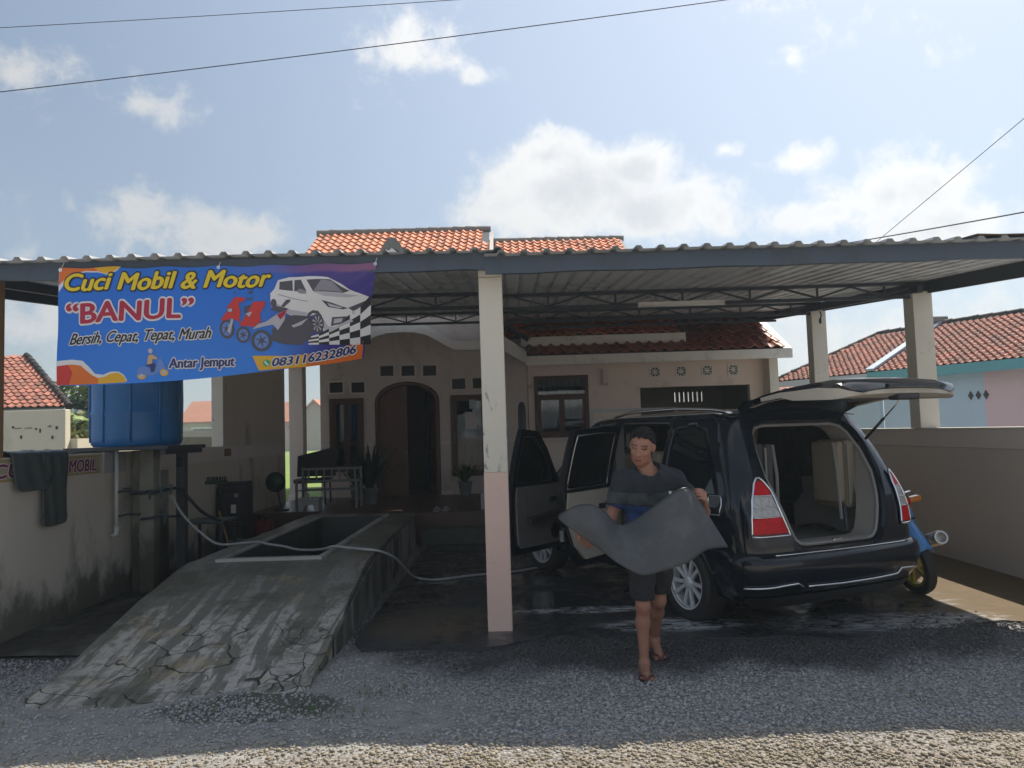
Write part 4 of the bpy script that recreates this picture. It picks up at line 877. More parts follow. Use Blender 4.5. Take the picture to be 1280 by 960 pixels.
for i in range(40):
    mb = MB(); h = 2.5+rnd(-.12, .25); mb.box((-6+i*.31, rnd(-.05, .05), h/2), (.25, .06, h)); mb.build('board', m_bam, t)
mb = MB(); mb.bar((-6.2, -.08, 1.7), (6.4, -.08, 1.7), .08, .12); mb.build('rail', m_bam, t)
t = thing('field_wall', 'low sunlit cream wall crossing the field beyond the left opening', 'wall', (-33, 70, 0))
mb = MB(); mb.lohi((-9, 0, 0), (2.2, .2, 1.55)); mb.build('wall', mat('pale_field_wall', (.48, .42, .33), .9, .2, .6), t)
mb = MB(); mb.lohi((-9, -.03, 1.5), (2.2, .23, 1.62)); mb.build('coping', m_white, t)

# ------------------------------------------------------------------ trees and plants
m_leafL = mat('light_leaf', (.16, .22, .04), .5, .35, 3); m_leafD = mat('dark_leaf', (.045, .085, .02), .55, .35, 3); m_bark = mat('bark', (.13, .10, .07), .9, .3, 8, .4, 30)
t = thing('banana_plant', 'tall banana plant with a hanging yellow leaf behind the low wall', 'plant', (-12.1, 22, 0))
for (bx, by, h) in ((0, 0, 2.3), (-.5, .3, 1.9), (.5, .2, 2.0)):
    mb = MB(); mb.tube([(bx, by, 0), (bx+.05, by, h*.6), (bx+.02, by, h)], [.13, .1, .06], 8); mb.build('stem', mat('banana_stem', (.22, .24, .09), .6, .3, 5), t, smooth=True)
    for k in range(8):
        a = k*.785+rnd(-.3, .3); L_ = rnd(1.1, 1.7); up = rnd(.45, 1.25); mb = MB(); rows = []
        for i in range(9):
            s = i/8; r = L_*s*cos(up*.6); z = h-.1+L_*(s*sin(up)-.55*s*s*1.2); wd = .26*sin(pi*min(1, .08+s*.95))**.7
            c = Vector((bx+r*cos(a), by+r*sin(a), z)); sd = Vector((-sin(a), cos(a), 0))
            rows.append([c-sd*wd+Vector((0, 0, -.05)), c, c+sd*wd+Vector((0, 0, -.05))])
        mb.grid(rows); mb.build('leaf', m_leafL if k % 3 else m_leafD, t, smooth=True, fix=False)
mb = MB(); rows = [[Vector((-.25-.12*sin(pi*i/8), -.35, 2.25-i*.16)), Vector((-.25, -.42, 2.25-i*.16)), Vector((-.25+.12*sin(pi*i/8), -.35, 2.25-i*.16))] for i in range(9)]
mb.grid(rows); mb.build('dry_leaf', mat('dry_yellow_leaf', (.42, .26, .05), .7, .3, 4), t, fix=False)
def bush(name, label, loc, r, n, lsz, m, trunk=0.0):
    t = thing(name, label, 'tree' if trunk else 'shrub', loc)
    if trunk:
        mb = MB(); mb.tube([(0, 0, 0), (.1, .05, trunk*.5), (-.05, 0, trunk)], [.16, .12, .08], 8)
        for k in range(7):
            a = k*.9; mb.tube([(0, 0, trunk*.7), (cos(a)*r[0]*.4, sin(a)*r[1]*.4, trunk+r[2]*.4), (cos(a)*r[0]*.8, sin(a)*r[1]*.8, trunk+r[2]*(.5+.4*(k % 3)))], [.07, .04, .015], 5)
        mb.build('trunk', m_bark, t)
    V = []; F = []
    cl = [(rng.normal(0, .42, 3), rnd(.18, .36)) for _ in range(max(8, n//90))]
    for i in range(n):
        c, s = cl[i % len(cl)]; p = c+rng.normal(0, s*.6, 3); p = np.array([p[0]*r[0], p[1]*r[1], p[2]*r[2]])+(0, 0, trunk+r[2]*.6)
        d = Vector(rng.normal(0, 1, 3)).normalized(); u = d.orthogonal().normalized()*lsz*rnd(.6, 1.3); v = d.cross(u).normalized()*lsz*.45; P = Vector(p); o = len(V)
        V += [P-u, P+v, P+u, P-v]; F.append((o, o+1, o+2, o+3))
    mb = MB(); mb.add(V, F); mb.build('crown', m, t, fix=False); return t
bush('tree', 'bushy dark green tree behind the red hip roof', (-13.9, 26, 0), (1.5, 1.2, 1.0), 2600, .13, m_leafD, 2.3)
bush('shrub', 'yellow green shrub at the end of the cream wall', (-10.95, 19, 0), (.55, .5, 1.0), 1500, .09, mat('yellow_leaf', (.22, .22, .05), .6, .4, 3), .9)
bush('tree', 'thin leafed young tree beside the banana plant', (-12.9, 24, 0), (.9, .8, 1.0), 900, .12, m_leafL, 2.6)
# ================================================================== THE BANNER
def text_tris(s, shear=0.0, offset=0.0, spacing=1.0):
    c = bpy.data.curves.new('txt', 'FONT'); c.body = s; c.size = 1; c.shear = shear; c.offset = offset; c.space_character = spacing; c.resolution_u = 4
    o = bpy.data.objects.new('txt', c); COL.objects.link(o); dg = bpy.context.evaluated_depsgraph_get()
    me = o.evaluated_get(dg).to_mesh(); V = [(v.co.x, v.co.y) for v in me.vertices]; F = [tuple(p.vertices) for p in me.polygons]
    o.evaluated_get(dg).to_mesh_clear(); bpy.data.objects.remove(o); bpy.data.curves.remove(c); return V, F
bn = thing('banner', 'blue printed car wash banner with a white car and motorbikes hanging from the canopy edge', 'banner', (-2.4, 6.12, 2.6)); BR = frame(bn)
def bmap(u, v, off=0.0):
    """u 0..1 left to right, v 0..1 bottom to top"""
    top = Vector((-3.62+2.56*u, 6.125, 3.055-.03*u-.012*sin(pi*u*6)**2))
    bot = Vector((-3.66+2.39*u, 6.16+.42*max(u, 0)**2.2, 2.11+.19*max(u, 0)**1.25-.045*sin(pi*u)))
    p = top.lerp(bot, 1-v); p.y += .010*sin(u*17+v*4)*(1-v*.6)+.008*sin(u*7-v*9)-.02*sin(pi*v)
    return BR((p.x, p.y-off, p.z))
def b2(x, y):
    yt = 337-7*(x-77)/395; yb = 482-37*max(0, (x-75)/380)**1.25+9*sin(pi*min(1, max(0, (x-75)/380)))
    v = (yb-y)/(yb-yt); xr = 472-17*(1-v); xl = 77-2*(1-v); return (x-xl)/(xr-xl), v
def pm(name, col, rough=.45): return mat('print_'+name, col, rough, .05, 2)
P_ = dict(yellow=pm('yellow', (.78, .58, .02)), black=pm('black', (.018, .02, .03)), white=pm('white', (.72, .72, .76)), maroon=pm('maroon', (.42, .012, .05)), navy=pm('navy', (.02, .03, .16)),
          orange=pm('orange', (.72, .16, .02)), red=pm('red', (.58, .03, .03)), green=pm('green', (.03, .40, .16)), grey=pm('grey', (.25, .25, .31)), silver=pm('silver', (.46, .46, .54)), skin=pm('tan', (.6, .38, .2)), blue=pm('pale_blue', (.12, .24, .62)), amber=pm('amber', (.75, .42, .02)), dgrey=pm('dark_grey', (.07, .07, .10)))
# cloth with its printed ground colours
nu, nv = 90, 34; mb = MB(); mb.grid([[bmap(i/nu, j/nv) for i in range(nu+1)] for j in range(nv+1)])
mp = bpy.data.materials.new('banner_print'); mp.use_nodes = True; T = NT(mp.node_tree)
a = T.node('ShaderNodeAttribute', attribute_name='print'); T.put(T.n['Principled BSDF'].inputs['Base Color'], a.outputs['Color']); T.n['Principled BSDF'].inputs['Roughness'].default_value = .42
cl = mb.build('cloth', mp, bn, smooth=True, fix=False)
ca = cl.data.color_attributes.new('print', 'FLOAT_COLOR', 'POINT'); cols = []
def mix3(a, b, t): t = max(0, min(1, t)); t = t*t*(3-2*t); return tuple(x+(y-x)*t for x, y in zip(a, b))
for j in range(nv+1):
    for i in range(nu+1):
        u, v = i/nu, j/nv; c = mix3((.012, .155, .66), (.02, .22, .80), .6-v+.3*sin(u*4))
        c = mix3(c, (.045, .035, .26), (u-.60-.10*(1-v))/.22); s = max(0, sin((u*1.0-v*.55)*70))*max(0, (u-.78)*4)*max(0, v-.5); c = mix3(c, (.30, .16, .45), s*.9)
        if v > .93: c = mix3(c, (.30, .12, .25), (u-.4)*1.2)
        cols += [*c, 1]
ca.data.foreach_set('color', np.array(cols, dtype=np.float32))
LAY = [0]
def flat(name, polys, m, layer, parent=None):
    """printed shapes lying on the cloth"""
    mb = MB()
    for p in polys:
        V, F, L = cdt(p, [], None); V2 = []; 
        xs = [q[0] for q in p]; sp = 9
        V, F, L = cdt(p, [], 6 if (max(xs)-min(xs)) > 14 else None)
        mb.add([bmap(*b2(x, y), .0022+.0011*layer) for x, y in V], F)
    o = mb.build(name, m, parent or bn, fix=False)
    return kind(o, 'stuff') if len(polys) > 1 else o
def lettering(name, s, x0, y0, x1, y1, h, m, mo=None, shear=.0, bold=.0, ow=.05, layer=2, ow_layer=1, arc=0.0, spacing=1.0):
    V0, F0 = text_tris(s, shear, 0, spacing); X0 = min(p[0] for p in V0); X1 = max(p[0] for p in V0); cap = .70
    def pl_(shifts, lay, mm, nm, par=None):
        mb = MB()
        for q, (dx, dy) in enumerate(shifts):
            pts = []
            for a, b in V0:
                t = (a-X0)/(X1-X0); x = x0+(x1-x0)*t+dx*h; y = y0+(y1-y0)*t-b/cap*h+arc*4*t*(1-t)+dy*h; pts.append(bmap(*b2(x, y), .0022+.0011*lay+.00025*q))
            mb.add(pts, F0)
        return kind(mb.build(nm, mm, par or bn, fix=False), 'stuff')
    o = pl_([(0, 0)]+([(-bold, 0), (bold, 0), (0, bold*.6), (0, -bold*.6)] if bold else []), layer+1, m, name)
    if mo is not None:
        r = ow+bold; pl_([(r*cos(k*pi/5), r*sin(k*pi/5)) for k in range(10)], ow_layer-1, mo, 'lettering_outline', o)
    return o
def A6(pts, ox=270, oy=320): return [(ox+x/6, oy+y/6) for x, y in pts]
def disc(cx, cy, rx, ry=None, n=20): ry = ry or rx; return [(cx+rx*cos(2*pi*k/n), cy+ry*sin(2*pi*k/n)) for k in range(n)]
B6 = lambda pts: A6(pts, 70)
# corner swooshes
flat('swoosh', [B6([(42, 99), (500, 86), (470, 122), (400, 150), (330, 128), (240, 122), (160, 150), (100, 200), (46, 282)])], P_['white'], 0)
flat('swoosh', [B6([(44, 98), (300, 91), (380, 140), (330, 118), (240, 112), (150, 138), (90, 185), (46, 232)])], P_['orange'], 1)
flat('swoosh', [B6([(300, 91), (500, 86), (465, 115), (420, 138), (380, 140), (330, 118)])], P_['amber'], 1)
flat('swoosh', [B6([(36, 792), (150, 782), (230, 792), (280, 842), (320, 892), (380, 902), (440, 880), (500, 880), (540, 905), (564, 950), (545, 962), (30, 970)])], P_['white'], 0)
flat('swoosh', [B6([(34, 830), (150, 818), (215, 828), (262, 872), (300, 905), (340, 925), (340, 968), (30, 971)])], P_['orange'], 1)
flat('swoosh', [B6([(340, 924), (390, 918), (440, 894), (495, 888), (535, 912), (556, 952), (540, 963), (340, 968)])], P_['amber'], 1)
flat('swoosh', [B6([(36, 830), (120, 820), (150, 880), (120, 968), (31, 971)])], P_['red'], 2)
# lettering
lettering('lettering', 'Cuci Mobil & Motor', 86, 364.5, 340, 359, 21.5, P_['yellow'], P_['black'], .28, .05, .07, 4, 2)
lettering('lettering', '\u201cBANUL\u201d', 88, 406, 245, 398, 25, P_['maroon'], P_['white'], .0, .05, .075, 4, 2)
lettering('lettering', 'Bersih, Cepat, Tepat, Murah', 92, 432, 268, 425, 14, P_['black'], P_['white'], .45, .03, .085, 4, 2)
lettering('lettering', 'Antar Jemput', 215, 463, 296, 460, 12.5, P_['navy'], P_['white'], .1, .05, .09, 4, 2)
# car picture
flat('car_picture', [A6([(425, 385), (420, 290), (450, 255), (475, 188), (560, 160), (700, 155), (850, 165), (950, 205), (1015, 245), (1080, 268), (1160, 298), (1166, 350), (1152, 400), (1110, 440), (1040, 475), (950, 515), (870, 562), (815, 562), (790, 480), (740, 440), (700, 450), (650, 472), (560, 440), (470, 400)])], P_['white'], 1)
pic = flat('car_picture_glass', [A6(q) for q in ([(488, 200), (585, 182), (590, 262), (486, 256)], [(600, 181), (648, 178), (690, 262), (600, 264)], [(690, 180), (870, 180), (950, 225), (1012, 252), (965, 268), (742, 270)])], P_['dgrey'], 2)
flat('car_picture_light', [A6([(742, 268), (800, 262), (960, 262), (880, 190), (800, 184)])], P_['grey'], 3)
flat('car_picture_grille', [A6(q) for q in ([(800, 330), (880, 345), (1000, 378), (960, 388), (850, 378)], [(1000, 375), (1150, 315), (1152, 352), (1035, 398)], [(1030, 405), (1130, 372), (1128, 388), (1035, 420)], [(880, 450), (985, 438), (968, 490), (870, 518)])], P_['dgrey'], 2)
flat('car_picture_lamp', [A6(q) for q in ([(845, 350), (960, 372), (940, 382), (860, 372)], [(895, 462), (960, 452), (950, 482), (890, 498)])], P_['silver'], 3)
flat('car_picture_wheel', [A6(disc(768, 505, 52, 74)), A6(disc(446, 362, 22, 34))], P_['dgrey'], 2)
flat('car_picture_rim', [A6([(768+40*cos(a)*1.0, 505+58*sin(a)), (768+8*cos(a+1.2), 505+10*sin(a+1.2)), (768+40*cos(a+.25), 505+58*sin(a+.25))]) for a in np.arange(0, 6.28, .7)], P_['silver'], 3)
flat('car_picture_line', [A6(q) for q in ([(480, 290), (700, 340), (700, 344), (480, 296)], [(615, 262), (640, 245), (690, 262), (688, 285), (640, 280)])], P_['grey'], 3)
flat('car_picture_shade', [A6(q) for q in ([(425, 385), (422, 345), (560, 398), (690, 420), (700, 450), (650, 472), (560, 440), (470, 400)], [(820, 560), (870, 562), (950, 515), (1040, 475), (1020, 455), (900, 520), (850, 520), (815, 470)], [(742, 272), (960, 272), (1080, 285), (1000, 300), (820, 300)])], P_['silver'], 2)
flat('car_picture_arch', [A6([(690, 455), (700, 425), (735, 405), (775, 410), (800, 440), (815, 480), (795, 470), (770, 432), (735, 428), (708, 450)])], P_['dgrey'], 2)
# chequered flag
def flg(s, t): return (700+470*s+0*t, 665-20*s+((-95)*(s**.8)-225*s*s*.95)*(1-t)-60*(1-t)+10*sin(s*9)*(1-t))
fp = []; fpw = []
for i in range(6):
    for j in range(5):
        q = [flg((i+a)/6, (j+b)/5) for a, b in ((0, 0), (1, 0), (1, 1), (0, 1))]; (fp if (i+j) % 2 else fpw).append(A6(q))
flat('flag_picture', fpw, P_['white'], 2); flat('flag_picture_check', fp, P_['black'], 2)
# motorbike pictures
def wheelpic(cx, cy, rx, ry, L):
    flat('motorbike_tyre', [A6(disc(cx, cy, rx, ry))], P_['dgrey'], L); flat('motorbike_rim', [A6(disc(cx, cy, rx*.68, ry*.72))], P_['blue'], L+1)
    flat('motorbike_spoke', [A6([(cx+rx*.7*cos(a), cy+ry*.72*sin(a)), (cx+rx*.12*cos(a+1.5), cy+ry*.12*sin(a+1.5)), (cx-rx*.12*cos(a+1.5), cy-ry*.12*sin(a+1.5))]) for a in np.arange(.3, 6.28, 1.05)], P_['dgrey'], L+2)
wheelpic(105, 560, 54, 72, 3); wheelpic(222, 600, 52, 62, 3)
flat('motorbike_body', [A6(q) for q in ([(65, 490), (110, 420), (108, 395), (150, 330), (165, 312), (240, 318), (228, 345), (190, 360), (205, 430), (195, 505), (150, 478), (70, 500)], [(195, 522), (240, 460), (285, 372), (300, 350), (385, 350), (378, 385), (345, 440), (352, 500), (300, 540), (200, 530)])], P_['red'], 6)
flat('motorbike_dark', [A6(q) for q in ([(110, 405), (150, 400), (150, 430), (112, 432)], [(145, 275), (160, 272), (158, 292)], [(255, 270), (290, 265), (285, 288), (262, 290)], [(230, 385), (280, 375), (235, 450)], [(250, 325), (290, 318), (295, 330), (255, 336)])], P_['dgrey'], 7)
flat('motorbike_lamp', [A6(q) for q in ([(112, 408), (145, 404), (142, 428), (116, 430)], [(240, 440), (290, 425), (270, 465)], [(140, 480), (155, 485), (130, 590), (105, 580)])], P_['silver'], 8)
wheelpic(355, 645, 76, 82, 6)
flat('motorbike_dark', [A6(q) for q in ([(430, 560), (520, 460), (600, 440), (700, 450), (740, 520), (720, 610), (640, 668), (520, 665), (430, 640)], [(420, 410), (470, 380), (560, 395), (500, 425)], [(500, 380), (540, 330), (572, 325), (566, 345), (520, 385)])], P_['dgrey'], 5)
flat('motorbike_body', [A6(q) for q in ([(290, 560), (330, 520), (390, 500), (470, 440), (540, 405), (525, 480), (475, 560), (440, 520), (380, 535)], [(575, 520), (700, 465), (650, 515), (590, 535)])], P_['silver'], 9)
flat('motorbike_stripe', [A6([(470, 445), (540, 405), (530, 440), (495, 480)])], P_['maroon'], 10)
# scooter with rider
flat('scooter_wheel', [B6(disc(672, 915, 32, 28)), B6(disc(835, 890, 30, 30))], P_['amber'], 2); flat('scooter_hub', [B6(disc(672, 915, 16)), B6(disc(835, 890, 16))], P_['silver'], 4)
flat('scooter_body', [B6([(640, 875), (655, 850), (700, 842), (745, 868), (765, 875), (795, 785), (815, 785), (845, 850), (860, 880), (820, 862), (800, 890), (755, 915), (640, 908)])], P_['blue'], 3)
flat('rider_legs', [B6([(695, 835), (755, 818), (775, 835), (765, 885), (740, 890), (735, 850)])], P_['navy'], 5)
flat('rider_body', [B6([(722, 765), (748, 752), (790, 780), (785, 792), (752, 790), (752, 822), (715, 832)])], P_['skin'], 5); flat('rider_head', [B6(disc(740, 728, 17, 19))], P_['silver'], 5)
# telephone strip
ph = [(318, 447), (360, 446), (405, 440), (456, 424), (453, 446), (420, 453), (380, 460), (326, 466)]
flat('phone_strip', [ph], P_['orange'], 1); flat('phone_strip_light', [[(318, 447), (360, 446), (385, 443.3), (383, 459), (326, 466)]], P_['amber'], 2)
flat('phone_icon', [disc(335.5, 456, 4.6)], P_['green'], 3); flat('phone_handset', [[(333, 453.5), (334.5, 453), (335, 455), (337, 457.5), (338.5, 457.5), (338, 459), (336, 459), (333, 456)]], P_['white'], 4)
lettering('lettering', '083116232806', 342.5, 460, 446, 439, 10.5, P_['navy'], P_['white'], .22, .05, .10, 6, 4, arc=2.2)
for u in (.004, .5, .996):
    mb = MB(); p = Vector(bmap(u, .985, .004)); mb.lathe([(.006, -.002), (.014, -.002), (.014, .002), (.006, .002)], p, 'Y', 12); mb.build('eyelet', m_chrome, bn)
    mb = MB(); mb.tube([p, p+Vector((.01, .03, .06)), p+Vector((0, .05, .10))], .003, 5); mb.build('tie_cord', m_white, bn)

# painted strip along the top of the left wall
st = thing('wall_strip', 'narrow printed car wash strip fixed along the top of the left wall', 'sign', (-4.294, 6.6, 1.42)); SR = frame(st)
m_strip = mat('strip_cloth', (.42, .36, .24), .7, .15, 4, dirt=(.25, .22, .16), dscale=5, damt=.5)
mb = MB(); mb.grid([[SR((-4.297+.003*sin(y*9), y, z)) for y in np.arange(4.9, 8.06, .1)] for z in (1.335, 1.43, 1.525)]); mb.build('strip_cloth', m_strip, st, fix=False)
for z in (1.345, 1.512):
    mb = MB(); mb.lohi(SR((-4.293, 4.9, z-.006)), SR((-4.291, 8.0, z+.006))); mb.build('strip_border', mat('strip_gold', (.40, .29, .08), .6, .1), st)
def striptext(s, y0, y1, zb, h):
    V, F = text_tris(s, .15); a0, a1 = min(p[0] for p in V), max(p[0] for p in V)
    for r, m, x in ((.10, P_['white'], -4.2915), (.035, mat('strip_maroon', (.20, .02, .06), .6, .1), -4.2885)):
        mb = MB()
        for k in range(9):
            dx, dy = (r*cos(k*pi/4), r*sin(k*pi/4)) if k < 8 else (0, 0); mb.add([SR((x+.0003*k, y0+(y1-y0)*(a-a0)/(a1-a0)+dx*h, zb+b/.70*h+dy*h)) for a, b in V], F)
        kind(mb.build('lettering', m, st, fix=False), 'stuff')
striptext('CUCI', 6.34, 6.98, 1.37, .115); striptext('MOBIL', 7.42, 7.90, 1.37, .115)

# rubber mats over the wall
m_rub = mat('wet_grey_rubber', (.058, .074, .07), .45, .25, 6, .15, 60, rvar=.12)
def wallmat(y0, y1, z0, label, sk=0.0):
    o = thing('rubber_mat', label, 'mat', (-4.3, (y0+y1)/2, 1.55), 0, 'rubber mats hung to dry on the left wall'); f = frame(o)
    prof = [(-4.50, 1.30), (-4.49, 1.45), (-4.47, 1.55), (-4.42, 1.585), (-4.33, 1.585), (-4.275, 1.56), (-4.262, 1.48), (-4.25, (1.48+z0)/2), (-4.235, z0+.05), (-4.232, z0)]
    prof = spline([(p[0], 0, p[1]) for p in prof], 4); n = 14; rows = []
    for p in prof:
        rows.append([f((p.x+.006*sin(k*1.1+p.z*7), y0+(y1-y0)*k/n+sk*(1.55-p.z), p.z+(.012*sin(k*.7) if p.x < -4.4 else 0)-(.05*(abs(k/n-.5)*2)**6*-1 if p.z < z0+.06 and p.x > -4.3 else 0))) for k in range(n+1)])
    mb = MB(); mb.grid(rows); mb.build('mat_sheet', m_rub, o, smooth=True, solid=.008, fix=False)
wallmat(6.55, 7.06, 1.24, 'short dark rubber mat folded over the left wall top', .02)
wallmat(6.98, 7.36, .90, 'long dark rubber mat hanging low over the left wall beside the shorter mat', -.1)

# ------------------------------------------------------------------ water tank on its stand
m_tank = mat('blue_tank_plastic', (.018, .15, .42), .38, .18, 1.5, .05, 10, dirt=(.05, .12, .13), dscale=1.6, damt=.55, stretch=(2.2, 2.2, .25), dlo=.54, dhi=.7)
t = thing('water_tank', 'big blue plastic water tank standing above the left wall behind the banner', 'tank', (-4.165, 8.52, 1.60))
mb = MB(); mb.lathe([(0, 0), (.43, 0), (.455, .03), (.462, .1), (.462, .32), (.468, .34), (.468, .37), (.462, .39), (.462, .70), (.468, .72), (.468, .75), (.462, .77), (.46, 1.0), (.40, 1.08), (.2, 1.16), (.18, 1.2), (0, 1.2)], n=48); mb.build('tank_body', m_tank, t, angle=50)
mb = MB()
for k in range(10):
    a = k*.628; mb.tube([(.46*cos(a), .46*sin(a), .05), (.468*cos(a), .468*sin(a), .5), (.462*cos(a), .462*sin(a), .98)], .014, 6)
kind(mb.build('tank_rib', m_tank, t, smooth=True), 'stuff')
ts = thing('tank_stand', 'concrete stand of two stained posts and a slab under the blue tank', 'stand', (-4.1, 8.6, 0)); TR = frame(ts)
mb = MB(); mb.lohi(TR((-4.72, 8.05, 1.557)), TR((-3.62, 9.05, 1.598))); mb.build('top_slab', mat('dark_board', (.05, .06, .07), .6, .2, 5), ts, bevel=.006)
m_post = mat('stained_post', (.25, .25, .21), .8, .2, 4, .2, 40, dirt=(.06, .09, .06), dscale=4, damt=.7, stretch=(1, 1, .4)); damp_base(m_post, .35)
mb = MB(); mb.lohi(TR((-4.14, 8.5, 0)), TR((-3.98, 8.66, 1.555))); mb.build('post', m_post, ts, bevel=.01)
m_spanel = mat('stained_panel', (.33, .33, .30), .8, .15, 3, .15, 40, dirt=(.09, .09, .07), dscale=2, damt=.6); damp_base(m_spanel, .42)
mb = MB(); mb.lohi(TR((-4.28, 8.62, 0)), TR((-4.145, 8.76, 1.55))); mb.build('post', m_post, ts, bevel=.01)
mb = MB(); mb.lohi(TR((-3.96, 9.02, 0)), TR((-3.86, 9.12, 1.556))); mb.build('post', mat('dark_post', (.055, .06, .065), .6, .3, 4), ts, bevel=.006)
mb = MB(); mb.lohi(TR((-4.292, 8.78, 0)), TR((-4.26, 9.5, 1.30))); mb.build('splash_panel', m_spanel, ts)
mb = MB(); mb.lohi(TR((-4.293, 8.03, 1.33)), TR((-4.27, 8.48, 1.548))); mb.build('board', mat('pale_board', (.36, .37, .37), .7, .1, 5), ts)
for xs_ in (-4.66, -3.68):
    mb = MB(); mb.bar(TR((xs_, 8.07, 1.53)), TR((xs_, 9.03, 1.53)), .05, .05); mb.build('slab_beam', m_steel, ts)
# pipes and taps
m_pvc = mat('white_pvc', (.55, .57, .57), .4, .1, 5)
t = thing('water_pipe', 'white vertical water pipe with elbow below the blue tank', 'pipe', (-4.23, 8.2, 0)); f = frame(t)
mb = MB(); mb.tube([f((-4.23, 8.2, 1.56)), f((-4.23, 8.2, .74))], .02, 10); mb.build('pipe', m_pvc, t, smooth=True)
mb = MB(); mb.tube([f((-4.23, 8.2, .76)), f((-4.23, 8.2, .68)), f((-4.285, 8.2, .66))], .026, 10); mb.build('elbow', m_pvc, t, smooth=True)
mb = MB(); mb.tube([f((-4.23, 8.2, .86)), f((-4.13, 8.24, .88)), f((-4.02, 8.3, .87))], .012, 8); mb.build('branch', m_steel, t)
mb = MB(); mb.tube([f((-4.23, 8.2, 1.12)), f((-4.12, 8.22, 1.13)), f((-4.08, 8.22, 1.10))], .014, 8); mb.box(f((-4.13, 8.21, 1.155)), (.07, .02, .015)); mb.build('tap', m_steel, t)
t = thing('water_pipe', 'dark pipe run with several garden taps beside the tank post', 'pipe', (-3.95, 8.7, 0)); f = frame(t)
mb = MB(); mb.tube([f((-4.02, 8.72, 1.55)), f((-4.02, 8.72, 1.12)), f((-4.0, 8.7, 1.08))], .016, 8); mb.build('pipe', m_pvc, t, smooth=True)
mb = MB(); mb.tube([f((-4.2, 8.45, 1.08)), f((-3.98, 8.5, 1.09)), f((-3.8, 8.75, 1.12))], .018, 8); mb.build('pipe', m_steel, t, smooth=True)
mb = MB(); mb.tube([f((-4.1, 8.46, .80)), f((-3.9, 8.5, .82)), f((-3.76, 8.7, .80))], .014, 8); mb.build('pipe', m_steel, t, smooth=True)
for x, y, z in ((-3.98, 8.46, 1.07), (-3.9, 8.55, 1.09), (-3.84, 8.66, 1.11), (-3.86, 8.55, .80)):
    mb = MB(); mb.tube([f((x, y, z)), f((x+.01, y-.06, z)), f((x+.012, y-.08, z-.05))], .013, 8); mb.tube([f((x, y-.04, z)), f((x, y-.04, z+.04))], .007, 6); mb.box(f((x, y-.04, z+.045)), (.07, .015, .012)); mb.build('tap', mat('teal_tap', (.04, .09, .10), .4, .2, 9), t, angle=40)
mb = MB(); mb.rbox((-3.91-t.location.x, 9.0-t.location.y, 1.40), (.07, .03, .12), .01); mb.build('switch_box', m_black, t)

# hose
hp = [(-3.93, 8.78, 1.10), (-3.86, 8.74, .98), (-3.72, 8.68, .80), (-3.5, 8.6, .62), (-3.28, 8.53, .525), (-3.05, 8.62, .515), (-2.84, 8.56, .53), (-2.72, 8.5, .51), (-2.55, 8.48, .46), (-2.37, 8.4, .43), (-2.14, 8.2, .45), (-1.98, 8.02, .51), (-1.86, 7.92, .545), (-1.67, 7.86, .53), (-1.52, 7.72, .535), (-1.37, 7.74, .51), (-1.25, 7.95, .38), (-1.19, 8.3, .2), (-1.15, 8.6, .07), (-1.08, 8.66, .034), (-.98, 8.58, .034), (-.85, 8.58, .034), (-.6, 8.72, .034), (-.37, 8.82, .034), (0, 8.95, .034), (.3, 9.2, .034)]
hp = [(x, y, z-.025 if z > .5 and x > -3.3 else z) for x, y, z in hp]
t = tag(MB().tube(spline(hp, 7), .0135, 8).build('hose', mat('grey_hose', (.42, .43, .44), .35, .1, 9), smooth=True), 'pale grey hose looping from the taps across the wash ramp to the floor', 'hose')
hp2 = [(-3.92, 9.0, 1.1), (-3.8, 9.0, .98), (-3.68, 9.1, .80), (-3.52, 9.3, .66), (-3.42, 9.6, .60), (-3.36, 9.9, .45), (-3.36, 9.95, .1)]
tag(MB().tube(spline(hp2, 6), .02, 8).build('hose', m_black, smooth=True), 'thick black hose hanging from the taps behind the grey hose', 'hose')

# things between wall and ramp, at the far end of the pit
t = thing('floor_brush', 'long handled brush with green head leaning on the left wall', 'brush', (-4.1, 10.6, 0)); f = frame(t)
mb = MB(); mb.tube([f((-4.12, 10.72, 1.02)), f((-3.72, 10.45, .02))], .011, 8); mb.build('handle', m_steel, t)
mb = MB(); mb.rbox(f((-4.15, 10.74, 1.06)), (.30, .07, .05), .012); mb.build('brush_head', mat('green_plastic', (.035, .10, .06), .5, .2, 5), t)
mb = MB()
for i in range(12): mb.tube([f((-4.28+.024*i, 10.74, 1.075)), f((-4.28+.024*i+rnd(-.01, .01), 10.74, 1.135))], .008, 5)
kind(mb.build('bristles', m_black, t), 'stuff')
t = thing('pressure_machine', 'upright dark washing machine unit beside the left wall', 'machine', (-4.08, 11.25, 0)); f = frame(t)
mb = MB(); mb.rbox((0, 0, .52), (.40, .42, .92), .04); mb.build('cabinet', mat('dark_cabinet', (.03, .03, .034), .5, .25, 4), t)
mb = MB(); mb.rbox((.03, 0, 1.0), (.34, .36, .07), .02); mb.build('lid', m_black, t)
mb = MB(); mb.rbox((.02, -.215, .75), (.22, .02, .22), .008); mb.build('front_panel', mat('navy_panel', (.035, .035, .05), .4, .2, 4), t)
mb = MB(); mb.box((.06, -.227, .66), (.07, .006, .12)); mb.build('sticker', m_white, t)
mb = MB(); mb.lathe([(0, 0), (.03, 0), (.03, .02), (0, .02)], (.1, -.24, .85), 'Y', 12); mb.build('knob', m_grey, t)
t = thing('canister', 'small red canister with white mark on the floor past the dark machine', 'canister', (-3.72, 11.45, .012))
mb = MB(); mb.rbox((0, 0, .22), (.24, .2, .44), .04); mb.build('can_body', mat('red_plastic', (.17, .014, .014), .4, .2, 5), t)
mb = MB(); mb.lathe([(0, 0), (.035, 0), (.035, .05), (0, .05)], (.05, 0, .44), 'Z', 12); mb.build('cap', m_black, t)
